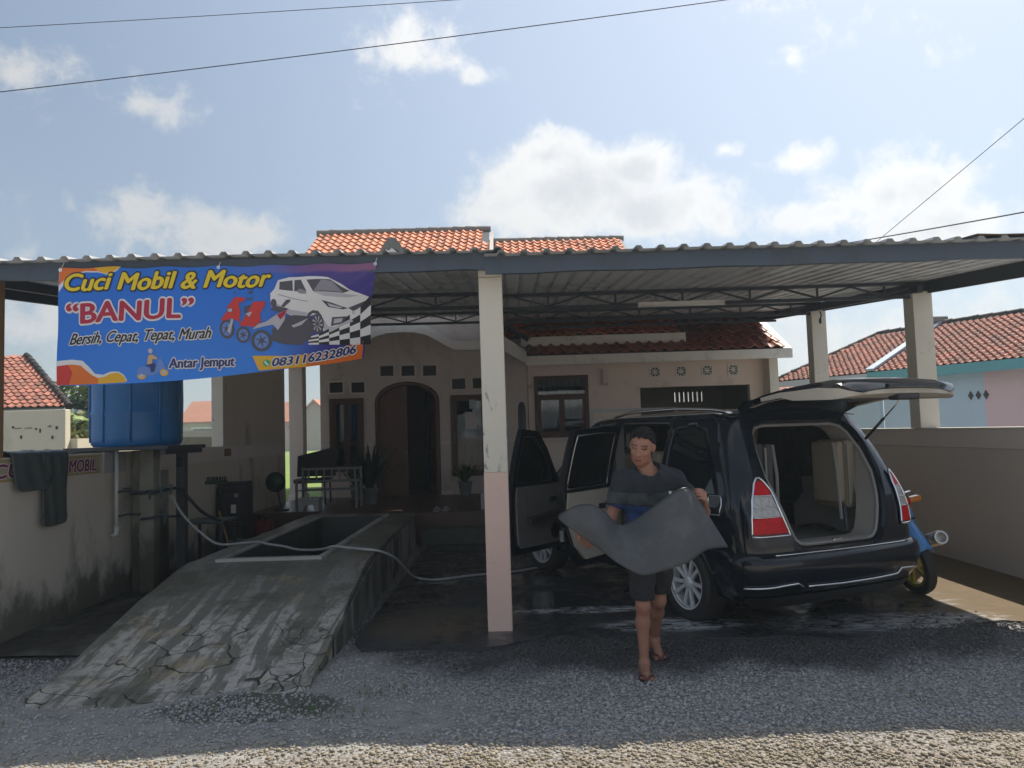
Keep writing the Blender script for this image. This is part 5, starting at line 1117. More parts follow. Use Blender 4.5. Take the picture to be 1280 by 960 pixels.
mb = MB(); mb.tube([(-.08, 0, .43), (-.07, 0, .5), (.0, 0, .5), (.01, 0, .44)], .012, 6); mb.build('can_handle', m_black, t)
mb = MB(); V, F = text_tris('4', 0, .02); mb.add([(-.05+a*.2, -.103, .12+b*.2) for a, b in V], F); mb.build('mark', m_white, t, fix=False)
t = thing('bucket', 'grey green plastic bucket beside the ramp edge below the brush', 'bucket', (-3.66, 10.3, .012))
mb = MB(); mb.lathe([(0, .004), (.10, .0), (.135, .28), (.145, .285), (.145, .30), (.13, .295), (.095, .02), (0, .02)], n=28); mb.build('pail', mat('grey_green_plastic', (.10, .15, .13), .5, .15, 4), t, angle=40)
mb = MB(); mb.tube([(.14*cos(pi*k/10), .02, .29-.10*sin(pi*k/10)) for k in range(11)], .004, 6); mb.build('bail', m_steel, t)
t = thing('broom', 'yellow handled broom propped behind the bucket', 'broom', (-3.75, 9.95, .0)); f = frame(t)
mb = MB(); mb.tube([(-.10, .1, .72), (.12, -.05, .14)], .012, 6); mb.build('handle', mat('yellow_wood', (.38, .26, .07), .6, .2, 5), t)
mb = MB(); mb.rbox((.14, -.06, .07), (.22, .06, .12), .01); mb.build('broom_head', m_bark, t)
t = thing('work_bench', 'low dark table between the hose and the bucket by the wall', 'table', (-3.75, 9.5, 0))
mb = MB(); mb.rbox((0, 0, .66), (.5, .5, .03), .008); mb.build('table_top', mat('teal_board', (.05, .08, .09), .5, .2, 4), t)
for a in (-1, 1):
    for b in (-1, 1):
        mb = MB(); mb.box((a*.22, b*.22, .325), (.03, .03, .64)); mb.build('leg', m_steel, t)

# ------------------------------------------------------------------ porch
t = thing('bench', 'worn pale metal bench with slatted back on the porch left of the door', 'bench', (-3.35, 12.95, .45))
m_wm = mat('white_metal', (.40, .41, .42), .4, .08, 6); m_bn = mat('worn_bench_paint', (.20, .21, .22), .5, .2, 6)
t.location = (-3.15, 13.1, .45)
for sx_ in (-.5, .5):
    for yy, h in ((-.2, .46), (.2, .68)):
        mb = MB(); mb.box((sx_, yy, h/2), (.035, .035, h)); mb.build('leg', m_bn, t)
    mb = MB(); mb.bar((sx_, -.22, .475), (sx_, .22, .475), .05, .03); mb.build('armrest', m_bn, t)
for k in range(4):
    mb = MB(); mb.lohi((-.48, -.19+.1*k, .30), (.48, -.12+.1*k, .32)); mb.build('seat_slat', m_bn, t)
for z in (.44, .65):
    mb = MB(); mb.bar((-.48, .2, z), (.48, .2, z), .025, .04); mb.build('back_rail', m_bn, t)
for k in range(7):
    mb = MB(); mb.bar((-.40+.133*k, .2, .46), (-.40+.133*k, .2, .63), .03, .015, up=(0, 1, 0)); mb.build('back_slat', m_bn, t)
t = thing('fan', 'round dark green pedestal fan standing at the porch edge', 'fan', (-3.95, 12.75, .45))
mb = MB(); mb.lathe([(0, -.1), (.08, -.09), (.14, -.05), (.162, 0), (.14, .04), (.06, .07), (0, .08)], (0, 0, .48), 'Y', 28); mb.build('fan_cage', mat('dark_green', (.012, .05, .03), .4, .3, 9), t, smooth=True)
mb = MB(); mb.lathe([(.135, -.055), (.15, -.06), (.168, -.01), (.15, .0)], (0, 0, .48), 'Y', 28); mb.build('cage_rim', m_black, t)
mb = MB(); mb.tube([(0, .05, .46), (.03, .08, .2), (.06, .1, .02)], .014, 8); mb.build('stem', m_black, t)
mb = MB(); mb.lathe([(0, 0), (.13, 0), (.12, .025), (.02, .03)], (.06, .1, 0), 'Z', 20); mb.build('foot', m_black, t)
t = thing('chair', 'dark fabric chair with sloping back behind the metal bench', 'chair', (-3.65, 14.0, .45))
mb = MB(); mb.rbox((0, 0, .42), (.6, .5, .08), .03); mb.build('seat', m_black, t)
mb = MB(); slab(mb, [(-.36, .48), (.34, .48), (.38, .95), (.28, 1.0), (-.36, .86)], [], lambda a, b, d: (a, .22+d+(b-.5)*.15, b), 0, .05); mb.build('backrest', m_black, t, bevel=.01)
for a in (-.26, .26):
    for b in (-.2, .2):
        mb = MB(); mb.tube([(a, b, 0), (a*.95, b, .4)], .016, 6); mb.build('leg', m_steel, t)
t = thing('stool', 'low white plastic stool beside the metal bench on the porch', 'stool', (-3.35, 12.45+.2, .45))
mb = MB(); mb.rbox((0, 0, .19), (.34, .3, .05), .015); mb.build('seat', m_wm, t)
mb = MB(); slab(mb, rect(-.16, 0, .16, .17), [[(-.1, -.0+.001), (.1, .001), (.07, .10), (-.07, .10)]], lambda a, b, d: (a, d-.13, b), 0, .02); mb.build('side_panel', m_wm, t)
mb = MB(); slab(mb, rect(-.16, 0, .16, .17), [[(-.1, .001), (.1, .001), (.07, .10), (-.07, .10)]], lambda a, b, d: (a, d+.11, b), 0, .02); mb.build('side_panel', m_wm, t)
def potplant(label, loc, h, n, spread, m, potr=.14):
    t = thing('potted_plant', label, 'plant', loc)
    mb = MB(); mb.lathe([(0, 0), (potr*.7, 0), (potr, .24), (potr*1.08, .25), (potr*1.08, .28), (potr*.92, .28), (potr*.85, .22), (0, .22)], n=20); mb.build('pot', mat('grey_pot', (.16, .17, .17), .6, .2, 5), t, angle=40)
    mb = MB()
    for k in range(n):
        a = k*2.4; e = rnd(.3, 1.0); L_ = h*rnd(.6, 1.1); rows = []
        for i in range(7):
            s = i/6; r = spread*s*e; z = .22+L_*(s-.28*e*s*s); wd = .03*sin(pi*min(1, .1+s*.9))
            c = Vector((r*cos(a), r*sin(a), z)); sd = Vector((-sin(a), cos(a), 0)); rows.append([c-sd*wd, c+Vector((0, 0, -.01)), c+sd*wd])
        mb.grid(rows)
    mb.build('foliage', m, t, smooth=True, fix=False); return t
potplant('leafy potted plant on the porch left of the arched door', (-2.55, 13.6, .45), 1.0, 60, .6, mat('porch_leaf', (.022, .045, .025), .5, .35, 3))
potplant('low potted plant under the left house window', (-3.0, 14.6, .45), .55, 24, .4, m_leafD, .12)
potplant('small green potted plant under the window with the paper notice', (-.95, 14.7, .45), .45, 26, .35, mat('mid_leaf', (.05, .13, .04), .5, .35, 3), .13)
# bits seen past the pillar and the car
t = thing('post', 'narrow black post with rounded top against the house behind the open front door', 'post', (.14, 12.0, .0))
mb = MB(); mb.lathe([(.055, 0), (.062, .1), (.062, 1.98), (.052, 2.05), (.03, 2.09), (0, 2.10)], n=20); mb.build('shaft', m_black, t, angle=50)
mb = MB(); mb.lathe([(0, 0), (.12, 0), (.12, .03), (.06, .05)], n=20); mb.build('foot', m_black, t)
t = thing('rail', 'white painted rail standing behind the car roof in front of the house window', 'rail', (1.5, 11.2, .018))
for z in (1.70, 1.88):
    mb = MB(); mb.bar((-.38, 0, z), (.9, 0, z), .05, .045); mb.build('crossbar', m_wm, t)
for x in (-.36, .88):
    mb = MB(); mb.box((x, .0, .95), (.045, .052, 1.9)); mb.build('upright', m_wm, t)
t = thing('paper_box', 'pale carton on the porch floor half hidden by the front pillar', 'box', (-.42, 12.1, .45))
mb = MB(); mb.rbox((0, 0, .13), (.24, .2, .26), .008); mb.build('carton', mat('pale_carton', (.5, .47, .48), .8, .1, 5), t)
mb = MB(); mb.lohi((-.121, -.02, .262), (.121, .02, .265)); mb.build('tape', mat('red_tape', (.4, .06, .06), .5), t)
t = thing('sandals', 'pair of pale slippers left on the front edge of the porch', 'slippers', (-1.0, 11.95, .452))
for x in (-.22, -.08):
    mb = MB(); mb.rbox((x, 0, .012), (.1, .26, .022), .01); mb.tube([(x-.045, .03, .02), (x, .05, .06), (x+.045, .03, .02)], .012, 6); mb.build('slipper', m_grey, t, angle=50)

# ------------------------------------------------------------------ overhead cables
def cable(label, a, b, r, sag, ext0=.35, ext1=.8):
    a, b = Vector(a), Vector(b); p, q = a-(b-a)*ext0, b+(b-a)*ext1; pts = []
    for i in range(41):
        t_ = i/40; c = p.lerp(q, t_); c.z -= sag*(4*t_*(1-t_)-.75); pts.append(c)
    tag(MB().tube(pts, r, 6).build('power_cable', m_black, smooth=True), label, 'cable')
cable('thick black power cable crossing the sky from the left edge upward', (-6.06, 9, 5.88), (2.57, 9, 6.78), .0055, .12)
cable('thin upper power cable at the top left of the sky', (-6.41, 9.5, 6.96), (-.87, 9.5, 7.18), .0042, .08, .35, 1.6)
cable('black cable running low over the right canopy toward the right', (8.44, 20, 6.27), (9.57, 14, 5.41), .014, .05, .4, .6)
cable('thin grey stay wire rising steeply above the right canopy', (8.74, 18, 5.87), (9.7, 14, 7.18), .007, .0, .0, .8)
cable('thin wire beside the garage wing roof end', (5.3, 16.8, 4.0), (5.55, 15.4, 3.25), .006, .0, .0, .0)
# ================================================================== THE BLACK CAR
car = thing('car', 'wet black people carrier with open tailgate and open left side doors under the canopy', 'car', (2.19, 6.84, .018), radians(24))
m_paint = mat('black_car_paint', (.004, .007, .014), .2, .15, 3, spec=.3, coat=.45, rvar=.06)
m_tint = mat('dark_tinted_glass', (.006, .008, .010), .03, .1, 2, spec=.6)
m_trimb = mat('beige_trim', (.46, .42, .36), .6, .1, 5, .08, 60)
m_trimg = mat('grey_trim', (.20, .195, .185), .55, .12, 5, .05, 60)
m_carpet = mat('dark_carpet', (.16, .16, .16), .95, .3, 9, .3, 200)
m_seat = mat('beige_leather', (.23, .19, .14), .5, .12, 5, .08, 60)
m_seatd = mat('dark_seat', (.05, .048, .045), .7, .2, 6)
m_seal = mat('grey_seal', (.25, .24, .23), .6, .1, 5)
m_redl = mat('red_lens', (.52, .006, .012), .3, .55, 45, spec=.25)
m_clearl = mat('clear_lens', (.42, .40, .385), .25, .6, 40, coat=.3, metal=.1)
m_rubber = mat('tyre_rubber', (.022, .022, .023), .7, .3, 12, .1, 50)
m_rim = mat('alloy', (.68, .69, .71), .3, .12, 6, metal=.25)
ZW = [.22, .32, .45, .62, .95, 1.04, 1.2, 1.45, 1.62, 1.70, 1.76]; WW = [.80, .845, .872, .885, .885, .872, .835, .765, .705, .66, .60]
def softcurve(xs, ys, sg=.05):
    g = np.linspace(.1, 1.9, 361); v = np.interp(g, xs, ys); k = np.exp(-.5*(np.arange(-40, 41)*.005/sg)**2); k /= k.sum()
    sm = np.convolve(np.pad(v, 40, mode='edge'), k, 'valid'); return lambda z: float(np.interp(z, g, sm))
Wd = softcurve(ZW, WW)
ZU = [.22, .5, .60, .66, .9, 1.05, 1.25, 1.45, 1.62, 1.72]; UU = [-.80, -.86, -.87, -.865, -.84, -.80, -.72, -.62, -.52, -.44]
Ur = softcurve(ZU, UU)
RC = .17; A0 = .78
def frontw(u): return 1 - .30*max(0, (u-2.5)/1.15)**2.2
def rearmap(a, z, off=0.0):
    W = Wd(z); U = Ur(z); s = 1 if a >= 0 else -1; q = abs(a); bow = .03
    if q <= A0:
        f = q/A0; v = f*(W-RC); u = U+bow*f*f; n = Vector((s*.12*f, -1, .0)).normalized()
    else:
        ph = (q-A0)/(1-A0)*pi/2; v = W-RC+RC*sin(ph); u = U+bow+RC-RC*cos(ph); n = Vector((s*sin(ph), -cos(ph), 0))
    return Vector((s*v, u, z))+n*off
def a_of(v, z):
    W = Wd(z); s = 1 if v >= 0 else -1; q = abs(v)
    return s*(q/(W-RC)*A0 if q <= W-RC else A0+(1-A0)*math.asin(min(1, (q-W+RC)/RC))/(pi/2))
def uc(z): return Ur(z)+.03+RC
def sidemap(sg):
    return lambda u, z, off=0.0: Vector((sg*(Wd(z)*frontw(u)+off+.012*exp(-((z-.95)/.03)**2)), u, z))
def ztop(u): return lerp(u, [-.45, -.2, .4, 1.2, 1.75, 2.0, 2.35, 2.9, 3.35, 3.6], [1.70, 1.735, 1.76, 1.755, 1.70, 1.50, 1.12, 1.03, .90, .72])
def zrail(u): return min(ztop(u)-.03, 1.70)
# side outline (u, z)
zz = np.linspace(.30, 1.67, 16)
back = [(uc(z), z) for z in zz]
top = [(u, zrail(u)) for u in np.arange(-.15, 3.56, .15)]
def archpts(c, r=.375, zc=.315, z0=.28): 
    a0 = math.asin((z0-zc)/r); n = 18; return [(c+r*cos(pi-a0-(pi-2*a0)*k/n)*-1, zc+r*sin(pi-a0-(pi-2*a0)*k/n)) for k in range(n+1)]
bottom = [(3.56, .30)]+archpts(2.75)+[(2.3, .28), (.45, .28)]+archpts(0.0)
sideol = back+top+[(3.6, .6)]+bottom
qwin = [(-.43, 1.07), (-.1, 1.06), (.27, 1.06), (.27, 1.58), (-.02, 1.60), (-.16, 1.55)]
rdoor = [(.60, .36), (.47, .52), (.40, .68), (.36, .88), (.35, 1.04), (.35, 1.62), (.8, 1.64), (1.20, 1.645), (1.245, 1.05), (1.25, .36)]
fdoor = [(1.35, .36), (1.345, 1.05), (1.32, 1.645), (1.62, 1.62), (1.85, 1.44), (2.06, 1.22), (2.22, 1.06), (2.27, .9), (2.27, .40), (2.22, .36)]
for sg in (-1, 1):
    hl = [qwin, rdoor, fdoor] if sg < 0 else [qwin, [(.42, 1.07), (1.2, 1.07), (1.19, 1.6), (.42, 1.6)], [(1.36, 1.07), (2.12, 1.07), (1.62, 1.57), (1.35, 1.6)]]
    mb = MB(); sheet(mb, sideol, hl, sidemap(sg), .06); mb.build('side_panel', m_paint, car, angle=35, solid=.012)
    mb = MB(); sheet(mb, [(-.46, 1.055), (.29, 1.045), (.29, 1.595), (-.02, 1.615), (-.175, 1.565)], [], lambda u, z: sidemap(sg)(u, z, -.008), .12); mb.build('quarter_window', m_tint, car, angle=60)
    if sg > 0:
        mb = MB(); sheet(mb, [(.40, 1.05), (1.22, 1.05), (1.21, 1.62), (.40, 1.62)], [], lambda u, z: sidemap(sg)(u, z, -.008), .2); sheet(mb, [(1.34, 1.05), (2.15, 1.05), (1.62, 1.59), (1.33, 1.62)], [], lambda u, z: sidemap(sg)(u, z, -.008), .2); kind(mb.build('right_side_glass', m_tint, car, angle=60), 'stuff')
    # chrome belt line and window surround
    mb = MB(); mb.tube([sidemap(sg)(u, 1.04, .004) for u in np.arange(-.5, .34, .08)], .006, 6); mb.build('belt_moulding', m_black, car)
    # wheel arch lips
    for c in (0, 2.75):
        mb = MB(); mb.tube([sidemap(sg)(u, z, .004) for u, z in archpts(c, .378)], .012, 6); mb.build('arch_lip', m_paint, car, smooth=True)
        P = [[Vector((x, u, z)) for u, z in archpts(c, .377)] for x in (sg*.87, sg*.55)]; mb = MB(); mb.grid(P); mb.build('wheel_well', m_black, car, fix=False)
# roof, windscreen, bonnet
def topgrid(u0, u1, n, m, name, off=0):
    P = []
    for i in range(n+1):
        u = u0+(u1-u0)*i/n; wd = Wd(zrail(u))*frontw(u); row = []
        for k in range(-10, 11):
            f = k/10; row.append(Vector((f*(wd), u, zrail(u)+(ztop(u)-zrail(u)+.0)*(1-abs(f)**2.6)+off)))
        P.append(row)
    mb = MB(); mb.grid(P); return mb.build(name, m, car, smooth=True, solid=.008, fix=False)
topgrid(-.43, 1.72, 18, m_paint, 'roof'); topgrid(1.72, 2.36, 8, glass('windscreen_glass', (.25, .3, .3), .2), 'windscreen'); topgrid(2.36, 3.58, 10, m_paint, 'bonnet')
mb = MB(); mb.grid([[Vector((f*.70*frontw(3.55), 3.57, z)) for f in np.linspace(-1, 1, 9)] for z in (.3, .5, .74)]); mb.build('front_bumper', m_paint, car, fix=False)
for sg in (-1, 1):
    mb = MB(); mb.tube([Vector((sg*.60, u, ztop(u)+.012-.03*abs(2*(u-.55)/2.0)**4)) for u in np.arange(-.35, 1.5, .1)], .014, 8); mb.build('roof_rail', m_chrome if sg < 0 else m_black, car, smooth=True)
mb = MB(); mb.tube([Vector((-.66, u, zrail(u)+.012)) for u in np.arange(-.3, 1.75, .1)], .006, 6); mb.build('gutter_strip', m_chrome, car, smooth=True)
mb = MB(); mb.rbox((0, .0, 1.775), (.06, .16, .05), .02); mb.build('aerial_fin', m_paint, car)
# rear face with the tailgate opening
opz = [(.645, .34), (.655, .41), (.70, .46), (.78, .495), (.90, .535), (1.0, .565), (1.11, .59), (1.2, .612), (1.4, .60), (1.55, .555), (1.61, .50), (1.635, .40)]
def openloop(grow=0.0, lift=0.0):
    r = [(v+grow, z) for z, v in opz]; r[0] = (r[0][0], r[0][1]-lift); 
    return [(v, z) for v, z in r]+[(-v, z) for v, z in reversed(r)]
ol_a = [(a_of(v, z), z) for v, z in openloop()]
rear_out = [(-1, z) for z in np.linspace(.30, 1.67, 16)]+[(a, 1.70) for a in np.linspace(-.9, .9, 10)]+[(1, z) for z in np.linspace(1.67, .30, 16)]+[(a, .30) for a in np.linspace(.9, -.9, 10)]
mb = MB(); sheet(mb, rear_out, [ol_a], lambda a, z: rearmap(a, z), .07); mb.build('rear_panel', m_paint, car, angle=40)
# jamb stepping inward from the opening
lo = openloop(); n = len(lo); rings = []
for sc, du, nm in ((1.0, 0.0, 0), (.985, .02, 0), (.975, .055, 0), (.93, .06, 1), (.915, .12, 1)):
    rings.append([rearmap(a_of(v, z), z)+Vector((0, 0, 0)) if du == 0 else Vector((v*sc, rearmap(a_of(v, z), z).y+du, 1.12+(z-1.12)*(sc+.0))) for v, z in lo])
mb = MB(); mb.grid(rings[:4], 0, True); mb.build('tailgate_jamb', m_paint, car, angle=40, fix=False)
mb = MB(); mb.tube([p-Vector((0, .006, 0)) for p in rings[3]]+[rings[3][0]-Vector((0, .006, 0))], .014, 8); mb.build('rubber_seal', m_seal, car, smooth=True)
mb = MB(); mb.grid([rings[3], rings[4], [p+Vector((-.02*(1 if p.x > 0 else -1), .12, 0)) for p in rings[4]]], 0, True); mb.build('opening_trim', mat('dim_trim', (.27, .255, .235), .6, .15, 5), car, angle=40, fix=False)
mb = MB(); mb.rbox((.0, -.76, .672), (.9, .07, .03), .01); mb.build('sill_plate', mat('pale_sill_trim', (.36, .35, .33), .45, .1, 5), car)
mb = MB(); mb.rbox((.0, -.80, .685), (.09, .03, .03), .006); mb.build('latch', m_chrome, car)
# tail lamps
lampol = [(-.825, .77), (-.815, .90), (-.785, 1.04), (-.735, 1.16), (-.705, 1.20), (-.685, 1.205), (-.655, 1.18), (-.615, 1.11), (-.592, 1.0), (-.562, .89), (-.52, .77)]
def louter(z): return lerp(z, [.77, .90, 1.04, 1.16, 1.20], [-.825, -.815, -.785, -.735, -.705])
def lamp(sg):
    def lm(off): return lambda v, z: rearmap(sg*abs(a_of(v if sg < 0 else louter(min(z, 1.20))+(v-louter(min(z, 1.20)))*.5, z)), z, off)
    def rows(z0, z1): 
        pts = []; 
        for z in np.linspace(z0, z1, 5): pts.append(z)
        return pts
    inner = lambda z: lerp(z, [.77, .89, 1.0, 1.11, 1.18, 1.205], [-.52, -.562, -.592, -.615, -.655, -.685])
    def band(z0, z1, nm, m, e=.014, par=None, off=.02):
        P = [[lm(off)(louter(z)+.006+(inner(z)-e-louter(z)-.006)*k/8, z) for k in range(9)] for z in np.linspace(z0, z1, 8)]
        mb = MB(); mb.grid(P); return mb.build(nm, m, par or car, smooth=True, fix=False)
    mb = MB(); V, F, L = cdt(lampol, [], .03); mb.add([lm(.012)(v, z) for v, z in V], F); base = mb.build('tail_lamp', mat('lamp_housing', (.12, .02, .02), .4, .2, 8), car, fix=False)
    band(.79, .905, 'red_lens', m_redl, par=base); band(.915, .98, 'clear_lens', m_clearl, par=base); band(.99, 1.065, 'clear_lens', m_clearl, par=base); band(1.075, 1.175, 'red_lens', m_redl, par=base)
    loop = resample(lampol, .03); mb = MB(); mb.tube([lm(.018)(v, z) for v, z in loop]+[lm(.018)(*loop[0])], .009, 6); mb.build('chrome_surround', m_chrome, base, smooth=True)
    for z in (.91, .985, 1.07):
        mb = MB(); mb.tube([lm(.02)(louter(z)+.006+(inner(z)-louter(z)-.012)*k/5, z) for k in range(6)], .005, 5); mb.build('lens_divider', m_chrome, base, smooth=True)
lamp(-1); lamp(1)
# rear bumper
def bump(a, z, prof): 
    return rearmap(a, z, lerp(z, [.30, .34, .40, .56, .61, .645], [-.02, .035, .06, .065, .05, -.004]))
zs_ = [.27, .30, .34, .40, .48, .56, .61, .632, .645]; P = []
for z in zs_:
    row = [Vector((-(Wd(z)+.012), u, z)) for u in (-.36, -.45, -.55)]+[bump(a, z, 0) for a in np.linspace(-1, 1, 49)]+[Vector((Wd(z)+.012, u, z)) for u in (-.55, -.45, -.36)]; P.append(row)
mb = MB(); mb.grid(P); bp_ = mb.build('rear_bumper', m_paint, car, angle=45, solid=.008, fix=False)
mb = MB(); P = [[rearmap(a, z, lerp(z, [.20, .27, .33], [-.10, .02, .04])) for a in np.linspace(-.95, .95, 31)] for z in (.20, .27, .315)]; mb.grid(P); mb.build('bumper_skirt', m_black, bp_, smooth=True, fix=False)
for pts in ([(-.93, .395), (-.86, .40), (-.70, .41), (-.57, .415), (-.51, .385)], [(-.46, .385), (-.1, .375), (.3, .375), (.52, .38), (.60, .385), (.64, .425), (.78, .42), (.92, .41)]):
    q = [Vector((pts[i][0]+(pts[i+1][0]-pts[i][0])*k/6, 0, pts[i][1]+(pts[i+1][1]-pts[i][1])*k/6)) for i in range(len(pts)-1) for k in range(6)]+[Vector((pts[-1][0], 0, pts[-1][1]))]; mb = MB(); mb.tube([rearmap(p.x, p.z, .072) for p in q], .009, 6); mb.build('chrome_strip', m_chrome, bp_, smooth=True)
mb = MB(); mb.tube([rearmap(a, .632, .035) for a in np.linspace(-.75, .75, 30)], .006, 6); mb.build('bumper_edge', m_chrome, bp_, smooth=True)
# fuel flap
ff = [(.03, .83), (.17, .83), (.185, .845), (.185, .96), (.17, .975), (.045, .975), (.03, .96), (.02, .9)]; ff = [(u-.55, z+.085) for u, z in ff]
mb = MB(); sheet(mb, ff, [], lambda u, z: sidemap(-1)(u, z, .012), .05); fl = mb.build('fuel_flap', m_paint, car, angle=50)
loop = resample(ff, .02); mb = MB(); mb.tube([sidemap(-1)(u, z, .014) for u, z in loop]+[sidemap(-1)(*loop[0], .014)], .006, 6); mb.build('chrome_surround', m_chrome, fl, smooth=True)
# tailgate, lifted
def gz_o(s): return lerp(s, [0, .08, .2, .4, .6, .8, .93, 1.0], [1.735, 1.79, 1.835, 1.875, 1.905, 1.925, 1.905, 1.845])
def gz_i(s): return lerp(s, [0, .08, .2, .5, .6, .9, 1.0], [1.70, 1.745, 1.785, 1.81, 1.785, 1.775, 1.80])
def gw(s): return lerp(s, [0, .1, .3, .5, .7, .88, .96, 1.0], [.585, .62, .655, .665, .64, .61, .56, .44])
def gu(s): return -.42-s*1.10
def gpt(s, f, up, k=1.0):
    z = (gz_o if up else gz_i)(s); return Vector((f*gw(s)*k, gu(s)-.03*(1-f*f)*s, z-(.035 if up else .012)*abs(f)**3))
S = [0, .04, .08, .14, .2, .3, .4, .5, .6, .7, .8, .88, .93, .97, 1.0]; Fq = np.linspace(-1, 1, 17)
mb = MB(); mb.grid([[gpt(s, f, True) for f in Fq] for s in S]); gate = mb.build('tailgate', m_paint, car, smooth=True, fix=False)
edge = [(s, -1) for s in S]+[(1.0, f) for f in Fq]+[(s, 1) for s in reversed(S)]
def emid(s, f): return gpt(s, f, True).lerp(gpt(s, f, False, .985), .30)
mb = MB(); mb.grid([[gpt(s, f, True) for s, f in edge], [emid(s, f) for s, f in edge]]); mb.build('tailgate_edge', m_paint, gate, smooth=True, fix=False)
e2 = [q for q in edge if q[0] >= .22]; e3 = [q for q in edge if q[0] <= .22 and q[1] < 0]; e4 = [q for q in edge if q[0] <= .22 and q[1] > 0]
mb = MB(); mb.grid([[emid(s, f) for s, f in e2], [gpt(s, f, False, .985) for s, f in e2]]); mb.build('edge_lining', m_trimb, gate, smooth=True, fix=False)
for q in (e3, e4):
    mb = MB(); mb.grid([[emid(s, f) for s, f in q], [gpt(s, f, False, .985) for s, f in q]]); mb.build('hinge_edge', m_paint, gate, smooth=True, fix=False)
mb = MB(); mb.grid([[gpt(s, f, False, .985) for f in Fq] for s in S if s <= .5]); mb.build('tailgate_frame', m_paint, gate, smooth=True, fix=False)
mb = MB(); mb.grid([[gpt(s, f, False, .84)-Vector((0, 0, .004)) for f in Fq] for s in (.1, .2, .3, .4, .47)]); mb.build('rear_window', m_tint, gate, smooth=True, fix=False)
mb = MB(); mb.grid([[gpt(s, f, False, .985) for f in Fq] for s in (.5, .55, .6, .7, .8, .9, .97, 1.0)]); mb.build('tailgate_lining', m_trimb, gate, smooth=True, fix=False)
mb = MB(); mb.grid([[gpt(s, f, False, .96)-Vector((0, 0, .006)) for s in (.12, .3, .5)] for f in (-1, -.9)]); mb.grid([[gpt(s, f, False, .96)-Vector((0, 0, .006)) for s in (.12, .3, .5)] for f in (.9, 1)]); mb.build('pillar_lining', m_trimb, gate, smooth=True, fix=False)
p = gpt(.93, 0, False); mb = MB(); mb.rbox(p-Vector((0, .015, .005)), (.22, .10, .05), .02); mb.build('latch_cover', m_black, gate)
p = gpt(.99, 0, True); mb = MB(); mb.rbox(p+Vector((0, -.02, -.005)), (.5, .04, .03), .01); mb.build('plate_garnish', m_paint, gate)
mb = MB(); P = [[gpt(s, f, True)+Vector((0, dy, dz)) for f in Fq] for s, dy, dz in ((.02, .02, .0), (.03, .03, .028), (.08, 0, .04), (.15, -.02, .02), (.17, -.02, .002))]; mb.grid(P); mb.build('spoiler', m_paint, gate, smooth=True, fix=False)
for sg in (1,):
    a = Vector((sg*.60, -.60, 1.46)); b = gpt(.52, sg*.9, False); m_ = a.lerp(b, .5); mb = MB(); mb.tube([a, m_], .012, 8); st_ = mb.build('gas_strut', m_black, car, smooth=True)
    mb = MB(); mb.tube([m_, b], .006, 8); mb.build('strut_rod', m_chrome, st_, smooth=True)
# cabin
mb = MB(); mb.lohi((-.66, -.77, .60), (.66, .42, .645)); mb.lohi((-.70, .42, .36), (.70, 2.3, .40)); mb.build('load_floor', m_carpet, car)
mb = MB(); mb.lohi((-.78, -.3, .28), (.78, 2.4, .355)); mb.build('underbody', m_black, car)
for sg in (-1, 1):
    def liner(u, z, sg=sg): return Vector((sg*(min(Wd(z)-.075, .80 if z > .9 else .67)), u, z))
    mb = MB(); sheet(mb, [(-.62, .62), (.34, .62), (.34, 1.06), (-.52, 1.06)], [], liner, .12); sheet(mb, [(-.52, 1.06), (.34, 1.06), (.34, 1.10), (-.50, 1.10)], [], liner, .2); sheet(mb, [(-.40, 1.10), (-.30, 1.10), (-.06, 1.62), (-.28, 1.66)], [], liner, .2); mb.build('side_trim', m_trimg, car, smooth=True, fix=False)
mb = MB(); mb.grid([[Vector((f*.62, u, 1.655+.05*(1-f*f))) for f in np.linspace(-1, 1, 9)] for u in (-.3, .3, 1.0, 1.6)]); mb.build('headlining', m_trimb, car, smooth=True, fix=False)
def seat(nm, x, y, w_, h0, m, back_h=.62, tilt=-.18):
    mb = MB(); mb.rbox((x, y, h0), (w_, .50, .16), .05); c = mb.build(nm, m, car, smooth=True)
    mb = MB(); M_ = Matrix.Rotation(tilt, 3, 'X').inverted(); mb.rbox((x, y-.29, h0+.36), (w_, .14, back_h), .05, M_); mb.build('backrest', m, c, smooth=True)
    mb = MB(); mb.rbox((x, y-.36, h0+.36+back_h/2+.11), (w_*.5, .09, .17), .035, M_); mb.build('headrest', m, c, smooth=True)
seat('middle_seat', -.38, .98, .62, .72, m_seat); seat('middle_seat', .33, .98, .66, .72, m_seat); seat('front_seat', -.40, 1.72, .5, .70, m_seat); seat('front_seat', .40, 1.72, .5, .70, m_seat)
for sg, m in ((1, m_seat), (-1, m_seatd)):     # rear seats folded up against the sides
    mb = MB(); mb.rbox((sg*.50, -.36, 1.17), (.13, .34, .58), .045); c = mb.build('folded_seat', m, car, smooth=True)
    mb = MB(); mb.rbox((sg*.385, -.38, 1.19), (.085, .30, .52), .035); mb.build('seat_cushion', m, c, smooth=True)
    mb = MB(); mb.tube([(sg*.42, -.50, .90), (sg*.40, -.54, .70)], .018, 8); mb.build('seat_leg', m_steel, c)
    mb = MB(); mb.tube([(sg*.33, -.50, 1.44), (sg*.325, -.53, 1.2), (sg*.34, -.54, .80)], .014, 6); mb.build('strap', m_trimg, c)
    mb = MB(); mb.rbox((sg*.445, -.545, 1.17), (.02, .012, .5), .005); mb.build('seam', m_trimg, c)
mb = MB(); mb.lathe([(.165, -.014), (.185, -.014), (.185, .014), (.165, .014), (.165, -.014)], (.40, 2.02, 1.02), 'Y', 24); mb.build('steering_wheel', m_black, car, smooth=True)
mb = MB(); mb.rbox((0, 2.3, .92), (1.4, .3, .24), .06); mb.build('dashboard', m_trimg, car)
